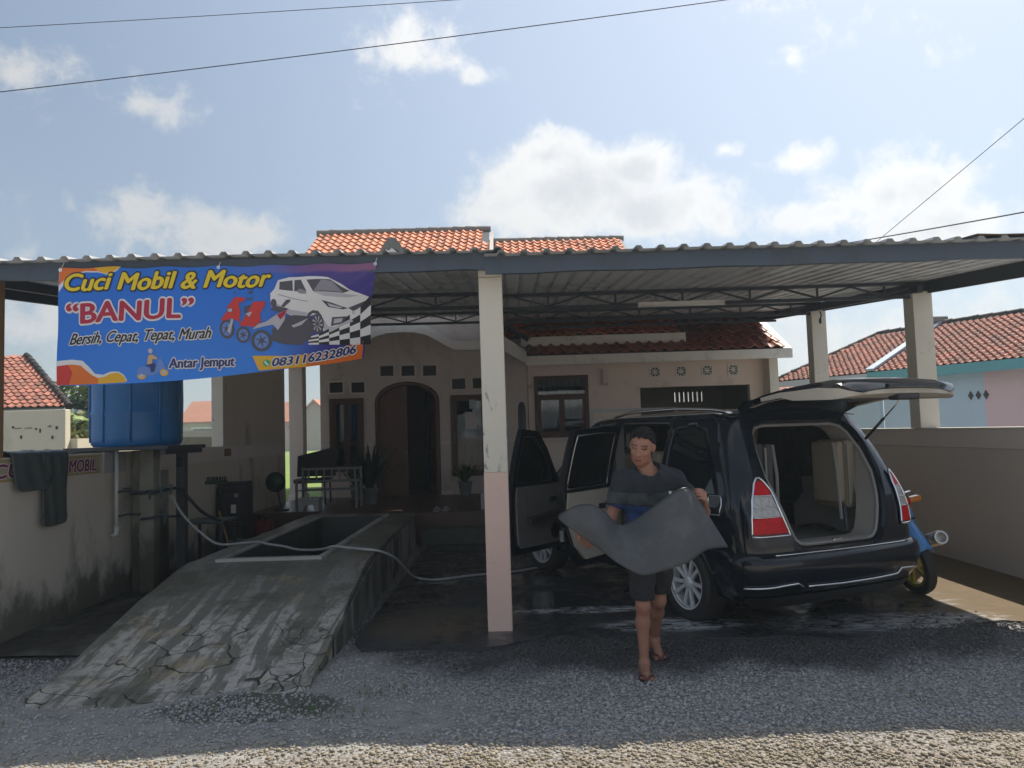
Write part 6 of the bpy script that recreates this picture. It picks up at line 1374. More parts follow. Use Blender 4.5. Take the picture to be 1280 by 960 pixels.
# B pillar and sill inner faces
mb = MB(); mb.lohi((-.80, 1.255, .36), (-.70, 1.335, 1.0)); mb.lohi((-.73, 1.25, 1.0), (-.63, 1.33, 1.62)); mb.build('centre_pillar', m_trimg, car)
# opened doors
def cardoor(outl, win, hu, hz, phi, trim, sp, ulatch):
    def place(s, z, d):          # s from hinge backward, d outward
        wof = Wd(z)-.885; dd = wof+d
        h = Vector((-.875, hu, 0)); sd = Vector((-sin(phi), -cos(phi), 0)); nd = Vector((-cos(phi), sin(phi), 0))
        return h+sd*s+nd*dd+Vector((0, 0, z))
    conv = [(hu-u, z) for u, z in outl]; wv = [(hu-u, z) for u, z in win]
    mb = MB(); sheet(mb, conv, [wv], lambda s, z: place(s, z, .004), .09); d = mb.build('door', m_paint, car, angle=40)
    fr_ = [(hu-u, z) for u, z in outl]
    mb = MB(); l = resample(fr_, .08); mb.grid([[place(s, z, .004) for s, z in l], [place(s, z, -.06) for s, z in l]], 0, True); l2 = resample(wv, .08); mb.grid([[place(s, z, .004) for s, z in l2], [place(s, z, -.04) for s, z in l2]], 0, True)
    mb.build('door_edge', m_paint, d, angle=40, fix=False)
    up = [(s, z) for s, z in fr_]
    mb = MB(); sheet(mb, fr_, [wv], lambda s, z: place(s, z, -.045 if z > 1.02 else -.06), .12); mb.build('door_inner', m_paint, d, angle=40)
    mb = MB(); sheet(mb, wv, [], lambda s, z: place(s, z, -.012), .2); mb.build('window_glass', m_tint, d, angle=60)
    xs = [s for s, z in fr_ if z < 1.0]; smax = max(xs); e = .05
    def lo_(z): return e
    pan = [(.05, 1.045), (.05, .47), (.10, .43)]+([(smax-.30, .43), (smax-.16, .56), (smax-.09, .72), (smax-.055, .90), (smax-.055, 1.045)] if ulatch < 1 else [(smax-.10, .43), (smax-.06, .47), (smax-.055, 1.045)])
    mb = MB(); slab(mb, pan, [], lambda s, z, dd: place(s, z, dd), -.062, -.085, .12); mb.build('door_lining', trim, d, bevel=.01)
    ins = [(.11, .98), (.11, .74), (smax-.20, .74), (smax-.13, .98)]; mb = MB(); slab(mb, ins, [], lambda s, z, dd: place(s, z, dd), -.086, -.094, .15); mb.build('lining_inset', m_trimb if trim is m_trimb else m_trimg, d, bevel=.006)
    mb = MB(); slab(mb, [(.16, .78), (.16, .70), (smax-.22, .66), (smax-.20, .72)], [], lambda s, z, dd: place(s, z, dd), -.086, -.15, .15); mb.build('armrest', m_trimg if trim is m_trimb else m_seatd, d, bevel=.012)
    mb = MB(); slab(mb, rect(.18, .86, .30, .91), [], lambda s, z, dd: place(s, z, dd), -.095, -.108); mb.build('door_release', m_black, d, bevel=.006)
    mb = MB(); mb.lathe([(0, 0), (.075, 0), (.08, .01), (0, .012)], (0, 0, 0), 'Y', 20); 
    c_ = place(.22, .55, -.088); mb.v = [tuple(c_+(place(p[0], 1, p[1]*-1)-place(0, 1, 0))+Vector((0, 0, p[2]))) for p in mb.v]; mb.build('speaker_grille', m_black, d)
    mb = MB(); slab(mb, rect(smax-.045, .62, smax-.01, .72), [], lambda s, z, dd: place(s+.0, z, dd), -.012, -.052); mb.build('latch', m_chrome, d)
    mb = MB(); p0, p1 = place(smax-.24, .93, .03), place(smax-.08, .93, .03); mb.tube([p0-(p0-place(smax-.24, .93, 0)), p0, p1, p1-(p1-place(smax-.08, .93, 0))], .014, 8); mb.build('door_handle', m_chrome, d, smooth=True)
    mb = MB(); lw_ = [(s, z) for s, z in wv]; mb.tube([place(s, z, -.047) for s, z in resample(wv, .06)]+[place(*wv[0], -.047)], .006, 6); mb.build('window_trim', m_chrome if sp else m_black, d, smooth=True)
    return place
rdo = [(.62, .37), (.49, .53), (.42, .69), (.375, .88), (.365, 1.04), (.365, 1.61), (.8, 1.632), (1.19, 1.635), (1.235, 1.05), (1.24, .37)]
rwo = [(.44, 1.08), (.44, 1.555), (.8, 1.575), (1.13, 1.575), (1.165, 1.08)]
fdo = [(1.36, .37), (1.36, 1.05), (1.335, 1.635), (1.62, 1.61), (1.85, 1.43), (2.05, 1.22), (2.21, 1.06), (2.255, .9), (2.255, .41), (2.21, .37)]
fwo = [(1.43, 1.08), (1.405, 1.56), (1.60, 1.545), (1.82, 1.37), (2.05, 1.12), (2.04, 1.08)]
cardoor(rdo, rwo, 1.25, 0, radians(60), m_trimb, 1, 0)
pf = cardoor(fdo, fwo, 2.265, 0, radians(62), m_trimg, 0, 2)
p = pf(.22, 1.12, .10); mb = MB(); mb.rbox(p, (.12, .24, .17), .05); mb.build('wing_mirror', m_paint, car, smooth=True)
# wheels
def wheel(v, u, steer=0.0):
    sg = 1 if v > 0 else -1; o = bpy.data.objects.new('wheel', None); COL.objects.link(o); o.parent = car; o.location = (v, u, .318); o.rotation_euler = (0, 0, (0 if sg > 0 else pi)+steer)
    mb = MB(); mb.lathe([(.205, -.095), (.235, -.103), (.285, -.105), (.308, -.09), (.318, -.06), (.318, .06), (.308, .09), (.285, .105), (.235, .103), (.205, .095)], axis='X', n=48); mb.build('tyre', m_rubber, o, angle=35)
    mb = MB(); mb.lathe([(.207, .098), (.222, .102), (.222, .09), (.200, .075), (.195, -.08)], axis='X', n=48);
    mb.build('rim', m_rim, o, angle=40)
    mb = MB(); mb.lathe([(0, .018), (.192, .012), (.192, .0)], axis='X', n=32); mb.build('brake_disc', m_steel, o, angle=40)
    for k in range(10):
        a = 2*pi*k/10+(.05 if k % 2 else -.05); pts = [(.04, .074, .016), (.12, .082, .0145), (.205, .086, .019)]; vs = []
        for r, x, wd in pts:
            for dx in (0, -.03):
                for q in (-1, 1): vs.append(Vector((x+dx, r*cos(a)-q*wd*sin(a), r*sin(a)+q*wd*cos(a))))
        fs = []
        for i in range(2):
            b = i*4; fs += [(b, b+4, b+5, b+1), (b+2, b+3, b+7, b+6), (b, b+2, b+6, b+4), (b+1, b+5, b+7, b+3)]
        mb = MB(); mb.add(vs, fs); mb.build('spoke', m_rim, o, bevel=.004)
    mb = MB(); mb.lathe([(0, .092), (.03, .09), (.055, .08), (.06, .05)], axis='X', n=20); mb.build('hub_cap', m_rim, o, smooth=True)
    return o
wheel(-.775, 0); wheel(.775, 0); wheel(-.775, 2.75, radians(8)); wheel(.775, 2.75, radians(8))
mb = MB(); mb.tube([(-.7, 0, .318), (.7, 0, .318)], .05, 10); mb.build('rear_axle', m_steel, car)

# ================================================================== MOTORBIKE behind the car
bk = thing('motorbike', 'blue motorbike with yellow wheel parked behind the car by the right wall', 'motorbike', (3.715, 7.22, .018), radians(6)); bk.rotation_euler = (0, radians(-11), radians(6))
m_ybl = mat('yellow_rim_paint', (.42, .33, .03), .4, .15, 5); m_bbl = mat('sky_blue_plastic', (.05, .24, .58), .35, .15, 4, coat=.4)
def bwheel(y):
    o = bpy.data.objects.new('wheel', None); COL.objects.link(o); o.parent = bk; o.location = (0, y, .29)
    mb = MB(); mb.lathe([(.215, -.035), (.25, -.05), (.28, -.04), (.29, 0), (.28, .04), (.25, .05), (.215, .035)], axis='X', n=36); mb.build('tyre', m_rubber, o, angle=35)
    mb = MB(); mb.lathe([(.218, .03), (.19, .03), (.19, -.03), (.218, -.03)], axis='X', n=36); mb.lathe([(0, .06), (.05, .06), (.05, -.06), (0, -.06)], axis='X', n=16); mb.build('rim', m_ybl, o, angle=40)
    for k in range(5):
        a = k*1.257; mb = MB(); mb.bar((0, .04*cos(a), .04*sin(a)), (0, .2*cos(a), .2*sin(a)), .03, .03, up=(1, 0, 0)); mb.build('spoke', m_ybl, o, bevel=.005)
bwheel(.0); bwheel(1.25)
mb = MB(); P = []
for i in range(9):
    s = i/8; y = .05-.31*s; z = .78-.34*s**1.15; wd = .085-.012*s; P.append([Vector((-wd, y+.02, z-.035)), Vector((-wd*.8, y, z+.005)), Vector((0, y-.01, z+.02)), Vector((wd*.8, y, z+.005)), Vector((wd, y+.02, z-.035))])
mb.grid(P); mb.build('rear_mudguard', m_bbl, bk, smooth=True, solid=.008, fix=False)
mb = MB(); mb.rbox((0, -.05, .70), (.20, .01, .02), .004); mb.build('plate_bracket', m_black, bk)
mb = MB(); mb.rbox((0, -.02, .86), (.17, .12, .07), .025); mb.build('tail_lamp', m_redl, bk)
for sg in (-1, 1):
    mb = MB(); mb.rbox((sg*.15, -.02, .865), (.12, .08, .055), .022); mb.build('indicator', mat('amber_lens', (.65, .20, .01), .15, .1, 5, coat=1), bk)
mb = MB(); mb.rbox((0, -.07, .77), (.05, .02, .04), .008); mb.build('reflector', m_redl, bk)
mb = MB(); mb.rbox((0, .38, .86), (.26, .80, .11), .045); mb.build('saddle', m_black, bk, smooth=True)
mb = MB(); mb.tube([(-.11, .2, .90), (-.12, .0, .93), (-.09, -.08, .95), (.09, -.08, .95), (.12, 0, .93), (.11, .2, .90)], .013, 8); mb.build('grab_rail', m_chrome, bk, smooth=True)
mb = MB(); mb.rbox((0, .28, .70), (.26, .6, .2), .06); mb.build('tail_fairing', m_bbl, bk, smooth=True)
mb = MB(); mb.rbox((0, .75, .45), (.30, .42, .36), .06); mb.build('engine', m_steel, bk)
mb = MB(); mb.tube([(.16, .7, .28), (.19, .3, .33), (.21, .1, .40)], [.025, .03, .045], 14); mb.build('exhaust_pipe', m_steel, bk, smooth=True)
mb = MB(); mb.lathe([(.045, .32), (.062, .25), (.066, -.13), (.060, -.15), (.045, -.15), (.042, -.05), (0, -.05)], (0, 0, 0), 'Y', 22); mb.v = [tuple(Matrix.Rotation(-.28, 3, 'X') @ Matrix.Rotation(-.16, 3, 'Z') @ Vector(p)+Vector((.23, -.06, .47))) for p in mb.v]; mb.build('silencer', mat('brushed_steel', (.5, .48, .46), .3, .15, 6, metal=.9), bk, angle=40)
for sg in (-1, 1):
    mb = MB(); mb.tube([(sg*.10, .0, .30), (sg*.11, .12, .66)], .022, 8); mb.build('shock_absorber', m_chrome, bk)
    mb = MB(); mb.tube([(sg*.08, .0, .29), (sg*.09, .55, .36)], .018, 8); mb.build('swing_arm', m_steel, bk)
    mb = MB(); mb.tube([(sg*.07, 1.25, .29), (sg*.07, 1.05, .80), (sg*.07, 1.0, .95)], .02, 8); mb.build('fork_leg', m_steel, bk)
    mb = MB(); mb.tube([(0, 1.0, .94), (sg*.15, .98, .97), (sg*.33, .9, .97)], .012, 8); mb.tube([(sg*.22, .94, .97), (sg*.36, .88, .97)], .018, 8); mb.build('handlebar', m_black, bk, smooth=True)
    mb = MB(); mb.tube([(sg*.2, .95, .97), (sg*.22, .98, 1.10)], .006, 6); mb.rbox((sg*.23, .985, 1.12), (.12, .03, .07), .015); mb.build('mirror', m_black, bk)
mb = MB(); mb.rbox((0, 1.05, .82), (.26, .2, .34), .08); mb.build('front_fairing', m_bbl, bk, smooth=True)
mb = MB(); mb.tube([(-.10, .55, .25), (-.2, .5, .02)], .012, 8); mb.build('side_stand', m_steel, bk)
# ================================================================== THE MAN
class SDF:
    def __init__(s, lo, hi, h):
        s.lo = np.array(lo, float); s.h = h; s.n = np.ceil((np.array(hi)-s.lo)/h).astype(int)+1
        s.f = np.full(tuple(s.n), .2, np.float32)
    def block(s, lo, hi):
        i0 = np.clip(np.floor((np.array(lo)-s.lo)/s.h).astype(int), 0, s.n-1); i1 = np.clip(np.ceil((np.array(hi)-s.lo)/s.h).astype(int)+1, 1, s.n)
        if (i1 <= i0).any(): return None
        ax = [s.lo[k]+s.h*np.arange(i0[k], i1[k]) for k in range(3)]
        return tuple(slice(a, b) for a, b in zip(i0, i1)), np.meshgrid(*ax, indexing='ij')
    def put(s, fn, lo, hi, k=.02, op='add'):
        m = k+.03; b = s.block(np.array(lo)-m, np.array(hi)+m)
        if b is None: return
        sl, (X, Y, Z) = b; d = fn(X, Y, Z).astype(np.float32); a = s.f[sl]
        if op == 'add':
            hh = np.clip(.5+.5*(a-d)/k, 0, 1); s.f[sl] = a*(1-hh)+d*hh-k*hh*(1-hh)
        elif op == 'cut':
            d = -d; hh = np.clip(.5-.5*(a-d)/k, 0, 1); s.f[sl] = a*(1-hh)+d*hh+k*hh*(1-hh)
    def cone(s, a, b, r1, r2, k=.02, op='add'):
        a = np.array(a, float); b = np.array(b, float); ba = b-a; L2 = (ba**2).sum()+1e-9; R = max(r1, r2)
        def fn(X, Y, Z):
            t = np.clip(((X-a[0])*ba[0]+(Y-a[1])*ba[1]+(Z-a[2])*ba[2])/L2, 0, 1)
            return np.sqrt((X-a[0]-t*ba[0])**2+(Y-a[1]-t*ba[1])**2+(Z-a[2]-t*ba[2])**2)-(r1+(r2-r1)*t)
        s.put(fn, np.minimum(a, b)-R, np.maximum(a, b)+R, k, op)
    def ell(s, c, r, R=None, k=.02, op='add'):
        c = np.array(c, float); r = np.array(r, float); Rm = np.eye(3) if R is None else np.array(R)
        def fn(X, Y, Z):
            P = np.stack([X-c[0], Y-c[1], Z-c[2]], -1) @ Rm; q = np.sqrt(((P/r)**2).sum(-1)); return (q-1)*r.min()*np.clip(.6+.4*q, .6, 1.4)
        m = r.max(); s.put(fn, c-m, c+m, k, op)
    def mesh(s):
        f = s.f; A = f < 0; n = f.shape
        sl = lambda d, k: tuple(slice(d[i], n[i]-1+d[i]) for i in range(3))
        offs = [(i, j, k) for i in (0, 1) for j in (0, 1) for k in (0, 1)]
        cnt = sum(A[sl(o, 0)].astype(np.int8) for o in offs); cells = np.argwhere((cnt > 0) & (cnt < 8)); idx = -np.ones(cnt.shape, np.int32); idx[tuple(cells.T)] = np.arange(len(cells))
        val = {o: f[tuple((cells+o).T)] for o in offs}; acc = np.zeros((len(cells), 3)); num = np.zeros(len(cells))
        for a in offs:
            for ax in range(3):
                if a[ax] == 0:
                    b = list(a); b[ax] = 1; b = tuple(b); va, vb = val[a], val[b]; m = (va < 0) != (vb < 0); t = np.where(m, va/(va-vb+1e-12), 0)
                    p = np.array(a)[None]+np.zeros((len(cells), 3)); p[:, ax] += t; acc[m] += p[m]; num[m] += 1
        V = s.lo+s.h*(cells+acc/num[:, None]); F = []
        for ax in range(3):
            u, w = [(1, 2), (2, 0), (0, 1)][ax]; d = [0, 0, 0]; d[ax] = 1
            a = A[tuple(slice(0, n[i]-d[i]) for i in range(3))]; b = A[tuple(slice(d[i], n[i]) for i in range(3))]; e = np.argwhere(a != b)
            ok = (e[:, u] > 0) & (e[:, w] > 0) & (e[:, u] < n[u]-1) & (e[:, w] < n[w]-1) ; e = e[ok]; flip = a[tuple(e.T)]
            def at(du, dw):
                q = e.copy(); q[:, u] += du; q[:, w] += dw; return idx[tuple(q.T)]
            Q = np.stack([at(-1, -1), at(0, -1), at(0, 0), at(-1, 0)], 1); Q[~flip] = Q[~flip][:, ::-1]; F.append(Q)
        return V, np.concatenate(F)
    def build(s, name, mats, parent, matfn=None, smooth_it=2):
        V, F = s.mesh(); F = F[(F >= 0).all(1)]
        if smooth_it:
            for _ in range(smooth_it):
                S_ = np.zeros_like(V); c = np.zeros(len(V))
                for a, b in ((0, 1), (1, 2), (2, 3), (3, 0)):
                    np.add.at(S_, F[:, a], V[F[:, b]]); np.add.at(c, F[:, a], 1); np.add.at(S_, F[:, b], V[F[:, a]]); np.add.at(c, F[:, b], 1)
                V = V*.5+.5*S_/np.maximum(c, 1)[:, None]
        off = np.array(parent.location)
        me = bpy.data.meshes.new(name); nf = len(F); me.vertices.add(len(V)); me.vertices.foreach_set('co', (V-off).astype(np.float32).reshape(-1))
        me.loops.add(nf*4); me.loops.foreach_set('vertex_index', F.reshape(-1).astype(np.int32)); me.polygons.add(nf)
        me.polygons.foreach_set('loop_start', np.arange(0, nf*4, 4, dtype=np.int32)); me.polygons.foreach_set('loop_total', np.full(nf, 4, dtype=np.int32))
        me.update(); me.validate()
        for m in (mats if isinstance(mats, (list, tuple)) else [mats]): me.materials.append(m)
        if matfn is not None: me.polygons.foreach_set('material_index', matfn(V[F].mean(1)).astype(np.int32))
        me.polygons.foreach_set('use_smooth', [True]*nf)
        o = bpy.data.objects.new(name, me); COL.objects.link(o); o.parent = parent; return o

man = thing('person', 'man in dark striped polo shirt, black shorts and sandals walking with a rubber mat', 'person', (.90, 5.2, 0))
m_skin = mat('tan_skin', (.31, .145, .095), .5, .12, 14, .05, 120)
m_lip = mat('lip_skin', (.22, .075, .055), .45, .1, 20); m_dark = mat('dark_hair_lines', (.018, .014, .012), .6, .2, 20); m_eye = mat('eye_white', (.45, .42, .38), .3, .05, 20)
# joints (metres, world)
neck, head = np.array((.915, 5.235, 1.335)), np.array((.86, 5.19, 1.492))
shR, shL = np.array((.735, 5.27, 1.265)), np.array((1.085, 5.28, 1.262))
elR, elL = np.array((.645, 5.24, 1.03)), np.array((1.265, 5.24, 1.02))
wrR, wrL = np.array((.465, 5.035, .885)), np.array((1.225, 5.03, 1.125))
pel = np.array((.915, 5.32, .86)); hipR, hipL = np.array((.845, 5.31, .82)), np.array((.985, 5.32, .82))
knR, knL = np.array((.822, 5.17, .455)), np.array((.965, 5.37, .44)); anR, anL = np.array((.815, 5.165, .085)), np.array((.965, 5.60, .125))
def limbs(S, g=0.0, legs=True, arms=True):
    if arms:
        for a, b, c in ((shR, elR, wrR), (shL, elL, wrL)):
            S.cone(a, a*.45+b*.55, .052+g, .045+g, .02); S.cone(a*.5+b*.5, b, .045+g, .038+g, .02)
            S.cone(b, b*.65+c*.35, .038+g, .040+g, .02); S.cone(b*.65+c*.35, c, .040+g, .026+g, .02)
    if legs:
        for a, b, c in ((hipR, knR, anR), (hipL, knL, anL)):
            S.cone(a, b, .074+g, .045+g, .03); cm = b*.68+c*.32+np.array((0, .022, 0)); S.cone(b, cm, .043+g, .045+g, .03); S.cone(cm, c, .045+g, .028+g, .03)
            S.ell(b+np.array((0, -.025, .0)), (.036, .030, .045), k=.025)
def torso(S, g=0.0):
    S.ell((.912, 5.285, 1.16), (.165+g, .105+g, .19+g), k=.04); S.ell((.912, 5.30, .99), (.145+g, .10+g, .17+g), k=.05); S.ell(pel, (.155+g, .105+g, .12+g), k=.05)
    S.cone(shR, shL, .055+g, .055+g, .05); S.cone((.87, 5.26, 1.285), (.95, 5.265, 1.285), .06+g, .06+g, .05)
B = SDF((.28, 4.82, -.01), (1.42, 5.85, 1.70), .0055)
torso(B); limbs(B)
# head: local axes right / forward / up ; turned a little to his right, tilted and bowed
Rh = np.array(Matrix.Rotation(radians(-22), 3, 'Z') @ Matrix.Rotation(radians(9), 3, 'Y') @ Matrix.Rotation(radians(13), 3, 'X'))
def H(x, y, z): return head+Rh @ np.array((x, y, z))      # x to the picture's right, -y toward the face, z up
B.cone(neck+np.array((.0, .02, -.06)), H(0, .025, -.06), .058, .052, .03)
B.ell(H(0, .018, .035), (.077, .093, .092), Rh, .02); B.ell(H(0, -.024, -.030), (.059, .065, .079), Rh, .03); B.ell(H(0, -.052, -.088), (.026, .028, .022), Rh, .03)
for s in (-1, 1):
    B.ell(H(.036*s, -.054, -.020), (.022, .022, .018), Rh, .02)       # cheek
    B.ell(H(.033*s, -.086, .020), (.021, .012, .011), Rh, .008, 'cut')  # eye socket
    B.ell(H(.033*s, -.072, .017), (.017, .013, .010), Rh, .006)       # eyelid
    B.ell(H(.034*s, -.078, .037), (.026, .012, .008), Rh, .012)       # brow
    B.ell(H(.077*s, .022, .0), (.010, .020, .032), Rh, .006); B.ell(H(.083*s, .026, .008), (.006, .015, .018), Rh, .006)   # ear
    B.ell(H(.013*s, -.093, -.026), (.010, .012, .009), Rh, .006)      # nostril wing
    B.ell(H(.043*s, -.008, -.070), (.014, .032, .022), Rh, .025)         # jaw corner
B.cone(H(0, -.080, .022), H(0, -.104, -.022), .009, .013, .012)
B.ell(H(0, -.086, -.056), (.026, .012, .007), Rh, .008); B.ell(H(0, -.082, -.072), (.022, .012, .008), Rh, .008)
B.ell(H(0, -.092, -.0632), (.022, .006, .0018), Rh, .003, 'cut')
# hands
def hand(wr, dirv, palmn, thumb, curls, length=.17, spread=.018):
    d = np.array(dirv, float); d /= np.linalg.norm(d); p = np.array(palmn, float); p -= d*(p@d); p /= np.linalg.norm(p); t = np.cross(d, p); t = t*(1.0 if t @ np.array(thumb, float) >= 0 else -1.0)
    c = wr+d*.045
    for k in range(4):
        o = (1.5-k)*spread; B.cone(wr+t*o*.55, wr+d*.085+t*o, .016, .0125, .012)
    L = [.066, .074, .069, .054]
    for k in range(4):
        o = (1.5-k)*spread*1.06; a = wr+d*.085+t*o; ang = 0.0; q = a
        for j, fr in enumerate((.44, .32, .24)):
            ang += curls[k]*(.75, 1.0, .8)[j]; e = q+(d*cos(ang)+p*sin(ang))*L[k]*fr*1.25; B.cone(q, e, .0098-.0009*j, .0090-.0009*j, .004); q = e
    a = wr+d*.022+t*.024; b = a+(d*.55+t*.65+p*.35)*.045; e = b+(d*.8+p*.55)*.036; B.cone(a, b, .015, .0115, .012); B.cone(b, e, .0112, .009, .006)
hand(wrR, (-.62, -.45, .42), (.25, -.55, .80), (-.2, -.4, .9), (.35, .42, .46, .52))
hand(wrL, (-.10, -.62, .45), (-.85, .15, .1), (0, -.2, .9), (.75, .8, .85, .9))
# feet
def foot(an, toe, s):
    an = np.array(an); toe = np.array(toe); d = toe-an; d[2] = 0; d /= np.linalg.norm(d); r = np.array((d[1], -d[0], 0))
    he = an-d*.045; he[2] = an[2]-.055
    B.cone(he, an+np.array((0, 0, .0)), .030, .032, .02); ball = toe-d*.055
    B.cone(an+np.array((0, 0, -.02)), ball+np.array((0, 0, .012)), .034, .022, .03); B.cone(he, ball, .028, .022, .025)
    for k in range(5):
        o = (k-2)*.0165*s; l = [.052, .050, .043, .034, .024][k]; B.cone(ball-d*.01-r*o+np.array((0, 0, -.002)), ball+d*(l)-r*o*1.05+np.array((0, 0, -.006)), .0125 if k else .014, .0095 if k else .0125, .006)
foot(anR, (.80, 4.99, .034), -1); foot(anL, (.975, 5.42, .036), 1)
def skinmat(C):
    L = (C-head) @ Rh; x, y, z = L.T; m = np.zeros(len(C), int); f = y < -.045
    m[f & (abs(x) < .023) & (z < -.0535) & (z > -.075) & (y < -.072)] = 1
    m[f & (abs(abs(x)-.035) < .020) & (abs(z-.0385+.10*abs(abs(x)-.035)) < .0036)] = 2
    m[f & (abs(abs(x)-.033) < .0155) & (abs(z-.0165) < .0032)] = 2
    m[f & (abs(x) < .022) & (abs(z+.0485) < .0026) & (y < -.075) & (abs(x) > .003)] = 1
    m[f & (abs(x) < .023) & (abs(z+.0632-(.45*np.clip(abs(x)-.010, 0, 1))) < .002) & (y < -.068)] = 2
    return m
body = B.build('body', [m_skin, m_lip, m_dark, m_eye], man, skinmat, 2)
# hair
Hs = SDF(head-.16, head+.17, .0045); Hs.ell(H(0, .020, .046), (.083, .099, .098), Rh, .01)
def hl(X, Y, Z):
    P = np.stack([X-head[0], Y-head[1], Z-head[2]], -1) @ Rh; x, y, z = P[..., 0], P[..., 1], P[..., 2]
    line = .084-.045*np.clip((y+.055)/.06, 0, 1)-.055*np.clip((y-.005)/.05, 0, 1)-.06*np.clip((y-.04)/.05, 0, 1)+.006*np.sin(x*160)
    return line-z
sl, (X, Y, Z) = Hs.block(Hs.lo, Hs.lo+Hs.h*Hs.n); tx = .005*np.sin(X*210+Y*120)*np.sin(Z*190+X*90)+.003*np.sin(Y*330+Z*270+X*150)
Hs.f[sl] = np.maximum(Hs.f[sl]+tx, hl(X, Y, Z)); Hs.build('hair', mat('short_black_hair', (.012, .011, .011), .6, .3, 40, .5, 260, spec=.2), man, None, 1)
# polo shirt: torso and sleeves a little larger than the body, cut at neck, cuffs and hem
S = SDF((.5, 5.0, .78), (1.36, 5.55, 1.42), .006); torso(S, .014)
for a, b in ((shR, elR), (shL, elL)): S.cone(a, a*.40+b*.60, .064, .061, .014)
S.cone((.90, 5.25, 1.30), neck, .072, .066, .03)
sl, (X, Y, Z) = S.block(S.lo, S.lo+S.h*S.n)
fold = .008*np.sin(X*26+Z*38+Y*20)*np.clip((1.25-Z)*5, .25, 1)+.006*np.sin(Z*55-X*31)*np.clip((1.15-Z)*6, 0, 1)+.0045*np.sin(X*60+Y*45+Z*28+3*np.sin(Z*23))
cutn = .076-np.sqrt((X-.90)**2+((Y-5.205)*1.0)**2+((Z-1.368)*.95)**2)
d_el = lambda a, b: (((X-a[0])*(b-a)[0]+(Y-a[1])*(b-a)[1]+(Z-a[2])*(b-a)[2])/np.linalg.norm(b-a)**2)
f = np.maximum(np.maximum(S.f+fold-.013, cutn), .80-Z)
for a, b, sg in ((shR, elR, -1), (shL, elL, 1)):
    side = sg*(X-.91) > .16; f = np.where(side, np.maximum(f, (d_el(a, b)-.72)*.2), f)
S.f = f.astype(np.float32)
def shirtmat(C):
    z = C[:, 2]+.012*np.sin(C[:, 0]*9); m = np.zeros(len(C), int); m[(z < 1.205) & (z > 1.125)] = 1; m[(z < 1.115)] = 2; m[(np.abs(z-1.205) < .004)] = 3
    return m
S.build('shirt', [mat('navy_black_cloth', (.018, .022, .03), .85, .2, 12, .75, 17), mat('charcoal_green_cloth', (.045, .055, .055), .85, .2, 12, .75, 17), mat('blue_cloth', (.012, .045, .16), .85, .2, 12, .75, 17), mat('black_piping', (.01, .01, .012), .8)], man, shirtmat, 2)
mb = MB(); c_ = lambda p: (p[0]-.90, p[1]-5.2, p[2])
for z in (1.265, 1.235, 1.205):
    mb.lathe([(0, -.004), (.006, -.004), (.006, .003)], c_((.90, 5.163-.12*(1.285-z), z)), 'Y', 8)
kind(mb.build('shirt_button', m_grey, man), 'stuff')
mb = MB(); rowsP = [[c_((.9+.02*s+.012*s*(1-q)*0, 5.158+.004*abs(s)-.02*(1-q)*.8, 1.175+.105*q)) for s in (-1, 0, 1)] for q in (0, .5, 1)]; mb.grid(rowsP); mb.build('placket', mat('black_placket', (.012, .013, .016), .8), man, solid=.004, fix=False)
mb = MB(); mb.add([c_(p) for p in ((1.022, 5.163, 1.20), (1.036, 5.167, 1.20), (1.030, 5.162, 1.165), (1.045, 5.172, 1.196), (1.034, 5.163, 1.16))], [(0, 1, 2), (1, 3, 4)]); mb.build('chest_mark', m_white, man, fix=False)
# shorts
K = SDF((.62, 4.98, .40), (1.22, 5.62, 1.0), .006)
K.ell(pel, (.165, .118, .135), k=.05)
for a, b, r2 in ((hipR, knR, .067), (hipL, knL, .066)): K.cone(a, b, .098, r2, .03)
sl, (X, Y, Z) = K.block(K.lo, K.lo+K.h*K.n)
K.f = np.maximum(np.maximum(K.f-.005+.009*np.sin(Z*24+X*44)*np.sin(Y*25+X*18+Z*9), (.492+.0*X)-Z), Z-.95).astype(np.float32)
K.build('shorts', mat('black_shorts', (.014, .014, .017), .8, .2, 10, .8, 16), man, None, 2)
# flip flops
def sandal(toe, an, tilt, label=None):
    toe = Vector(toe); an = Vector(an); d = Vector((toe.x-an.x, toe.y-an.y, 0)).normalized(); r = Vector((d.y, -d.x, 0)); L_ = .27; c = toe+d*.012
    out = []
    for i in range(28):
        a = 2*pi*i/28; u = cos(a); w_ = sin(a)*(.050 if u > -.2 else .042)*(1+.1*u); out.append((u*L_/2-L_/2+.02, w_))
    mb = MB(); fn = lambda a, b, z: c_(c+d*a+r*b+Vector((0, 0, z+max(0, -(a+.07))*tilt)))
    slab(mb, out, [], fn, .002, .018, .04); o = mb.build('sandal', mat('dark_sandal', (.03, .022, .022), .6, .2, 9), man)
    mb = MB()
    for s in (-1, 1): mb.tube([Vector(fn(-.035, .002, .02)), Vector(fn(-.05, .018*s, .052)), Vector(fn(-.09, .042*s, .045)), Vector(fn(-.12, .046*s, .016))], .006, 6)
    mb.build('strap', mat('maroon_strap', (.10, .02, .025), .5, .2, 9), o)
sandal((.80, 4.955, .0), (.815, 5.165, 0), .0); sandal((.975, 5.385, .0), (.965, 5.6, 0), .42)

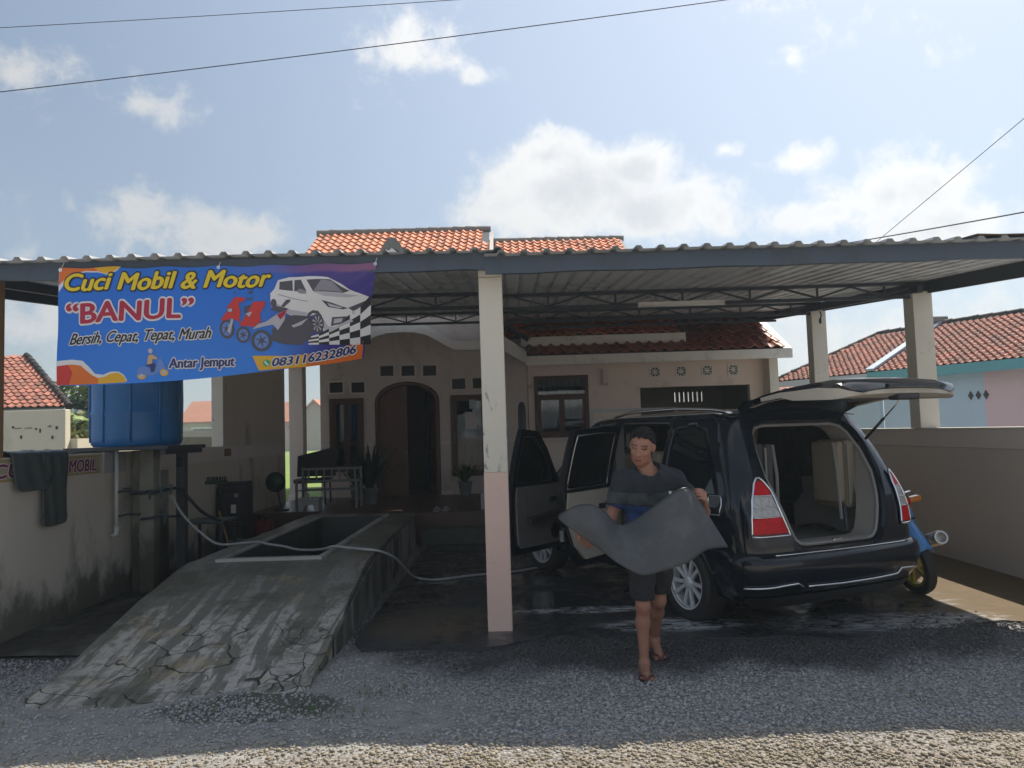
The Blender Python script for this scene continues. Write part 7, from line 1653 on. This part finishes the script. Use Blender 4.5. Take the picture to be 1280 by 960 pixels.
# ------------------------------------------------------------------ the rubber mat he carries
mt = thing('floor_mat', 'large grey rubber floor mat held curved in front of the walking man', 'mat', (.8, 4.85, .95)); MF = frame(mt)
Tp = [(.27, 4.95, 1.085), (.33, 4.91, 1.12), (.40, 4.88, 1.15), (.48, 4.87, 1.15), (.56, 4.92, 1.10), (.62, 4.98, 1.035), (.68, 5.0, 1.005), (.77, 4.95, 1.05), (.88, 4.86, 1.14), (.99, 4.83, 1.215), (1.06, 4.84, 1.24), (1.125, 4.92, 1.22)]
Bp = [(.275, 4.95, 1.06), (.31, 4.93, 1.03), (.38, 4.90, .98), (.46, 4.87, .92), (.54, 4.84, .86), (.60, 4.81, .81), (.68, 4.79, .76), (.77, 4.77, .725), (.91, 4.76, .755), (1.05, 4.77, .80), (1.17, 4.82, .86), (1.335, 4.93, .855)]
Ts, Bs = spline(Tp, 6), spline(Bp, 6); rows = []
for j in range(19):
    v = j/18; row = []
    for i, (a, b) in enumerate(zip(Ts, Bs)):
        u = i/(len(Ts)-1); p = a.lerp(b, v); p.y += -.035*sin(pi*v)*sin(pi*u)+.012*sin(u*9+v*3); row.append(MF(p))
    rows.append(row)
m_mat = mat('grey_rubber_mat', (.060, .067, .076), .38, .2, 7, .45, 170, dirt=(.13, .13, .125), dscale=6, damt=.45, dlo=.48, dhi=.7, rvar=.14)
mb = MB(); mb.grid(rows); mb.build('mat_sheet', m_mat, mt, smooth=True, solid=.008, fix=False)
mb = MB(); mb.tube([rows[0][i] for i in range(len(Ts))], .006, 6); mb.build('mat_edge', m_black, mt, smooth=True)

# ------------------------------------------------------------------ thin volume added over the scene to lift blacks like lens veil
mb = MB(); mb.lohi((-95, -30, -1.2), (95, 190, 12.5)); hz_ = mb.build('haze', [], None)
mv = bpy.data.materials.new('veil_volume'); mv.use_nodes = True; T = NT(mv.node_tree); T.n.remove(T.n['Principled BSDF'])
pv = T.node('ShaderNodeVolumePrincipled'); pv.inputs['Color'].default_value = (.74, .89, 1, 1); pv.inputs['Density'].default_value = .0019; pv.inputs['Anisotropy'].default_value = .35
T.l.new(pv.outputs[0], T.n['Material Output'].inputs['Volume']); hz_.data.materials.append(mv); kind(hz_, 'stuff'); hz_.display_type = 'WIRE'
SC.cycles.volume_bounces = 0

GROUPS = {'carport_pillar': 'pillars holding up the carport', 'boundary_wall': 'walls along both sides of the plot', 'power_cable': 'cables crossing the sky', 'potted_plant': 'potted plants on the porch',
          'neighbour_house': 'houses of the neighbours', 'far_house': 'houses across the field', 'carport_canopy': 'two halves of the carport canopy', 'yard_wall': 'yard walls of the left neighbour', 'water_pipe': 'water pipes below the tank', 'hose': 'hoses at the wash taps'}
for o in list(SC.objects):
    n = o.name.split('.')[0]
    if o.parent is None and n in GROUPS and 'label' in o: o['group'] = GROUPS[n]
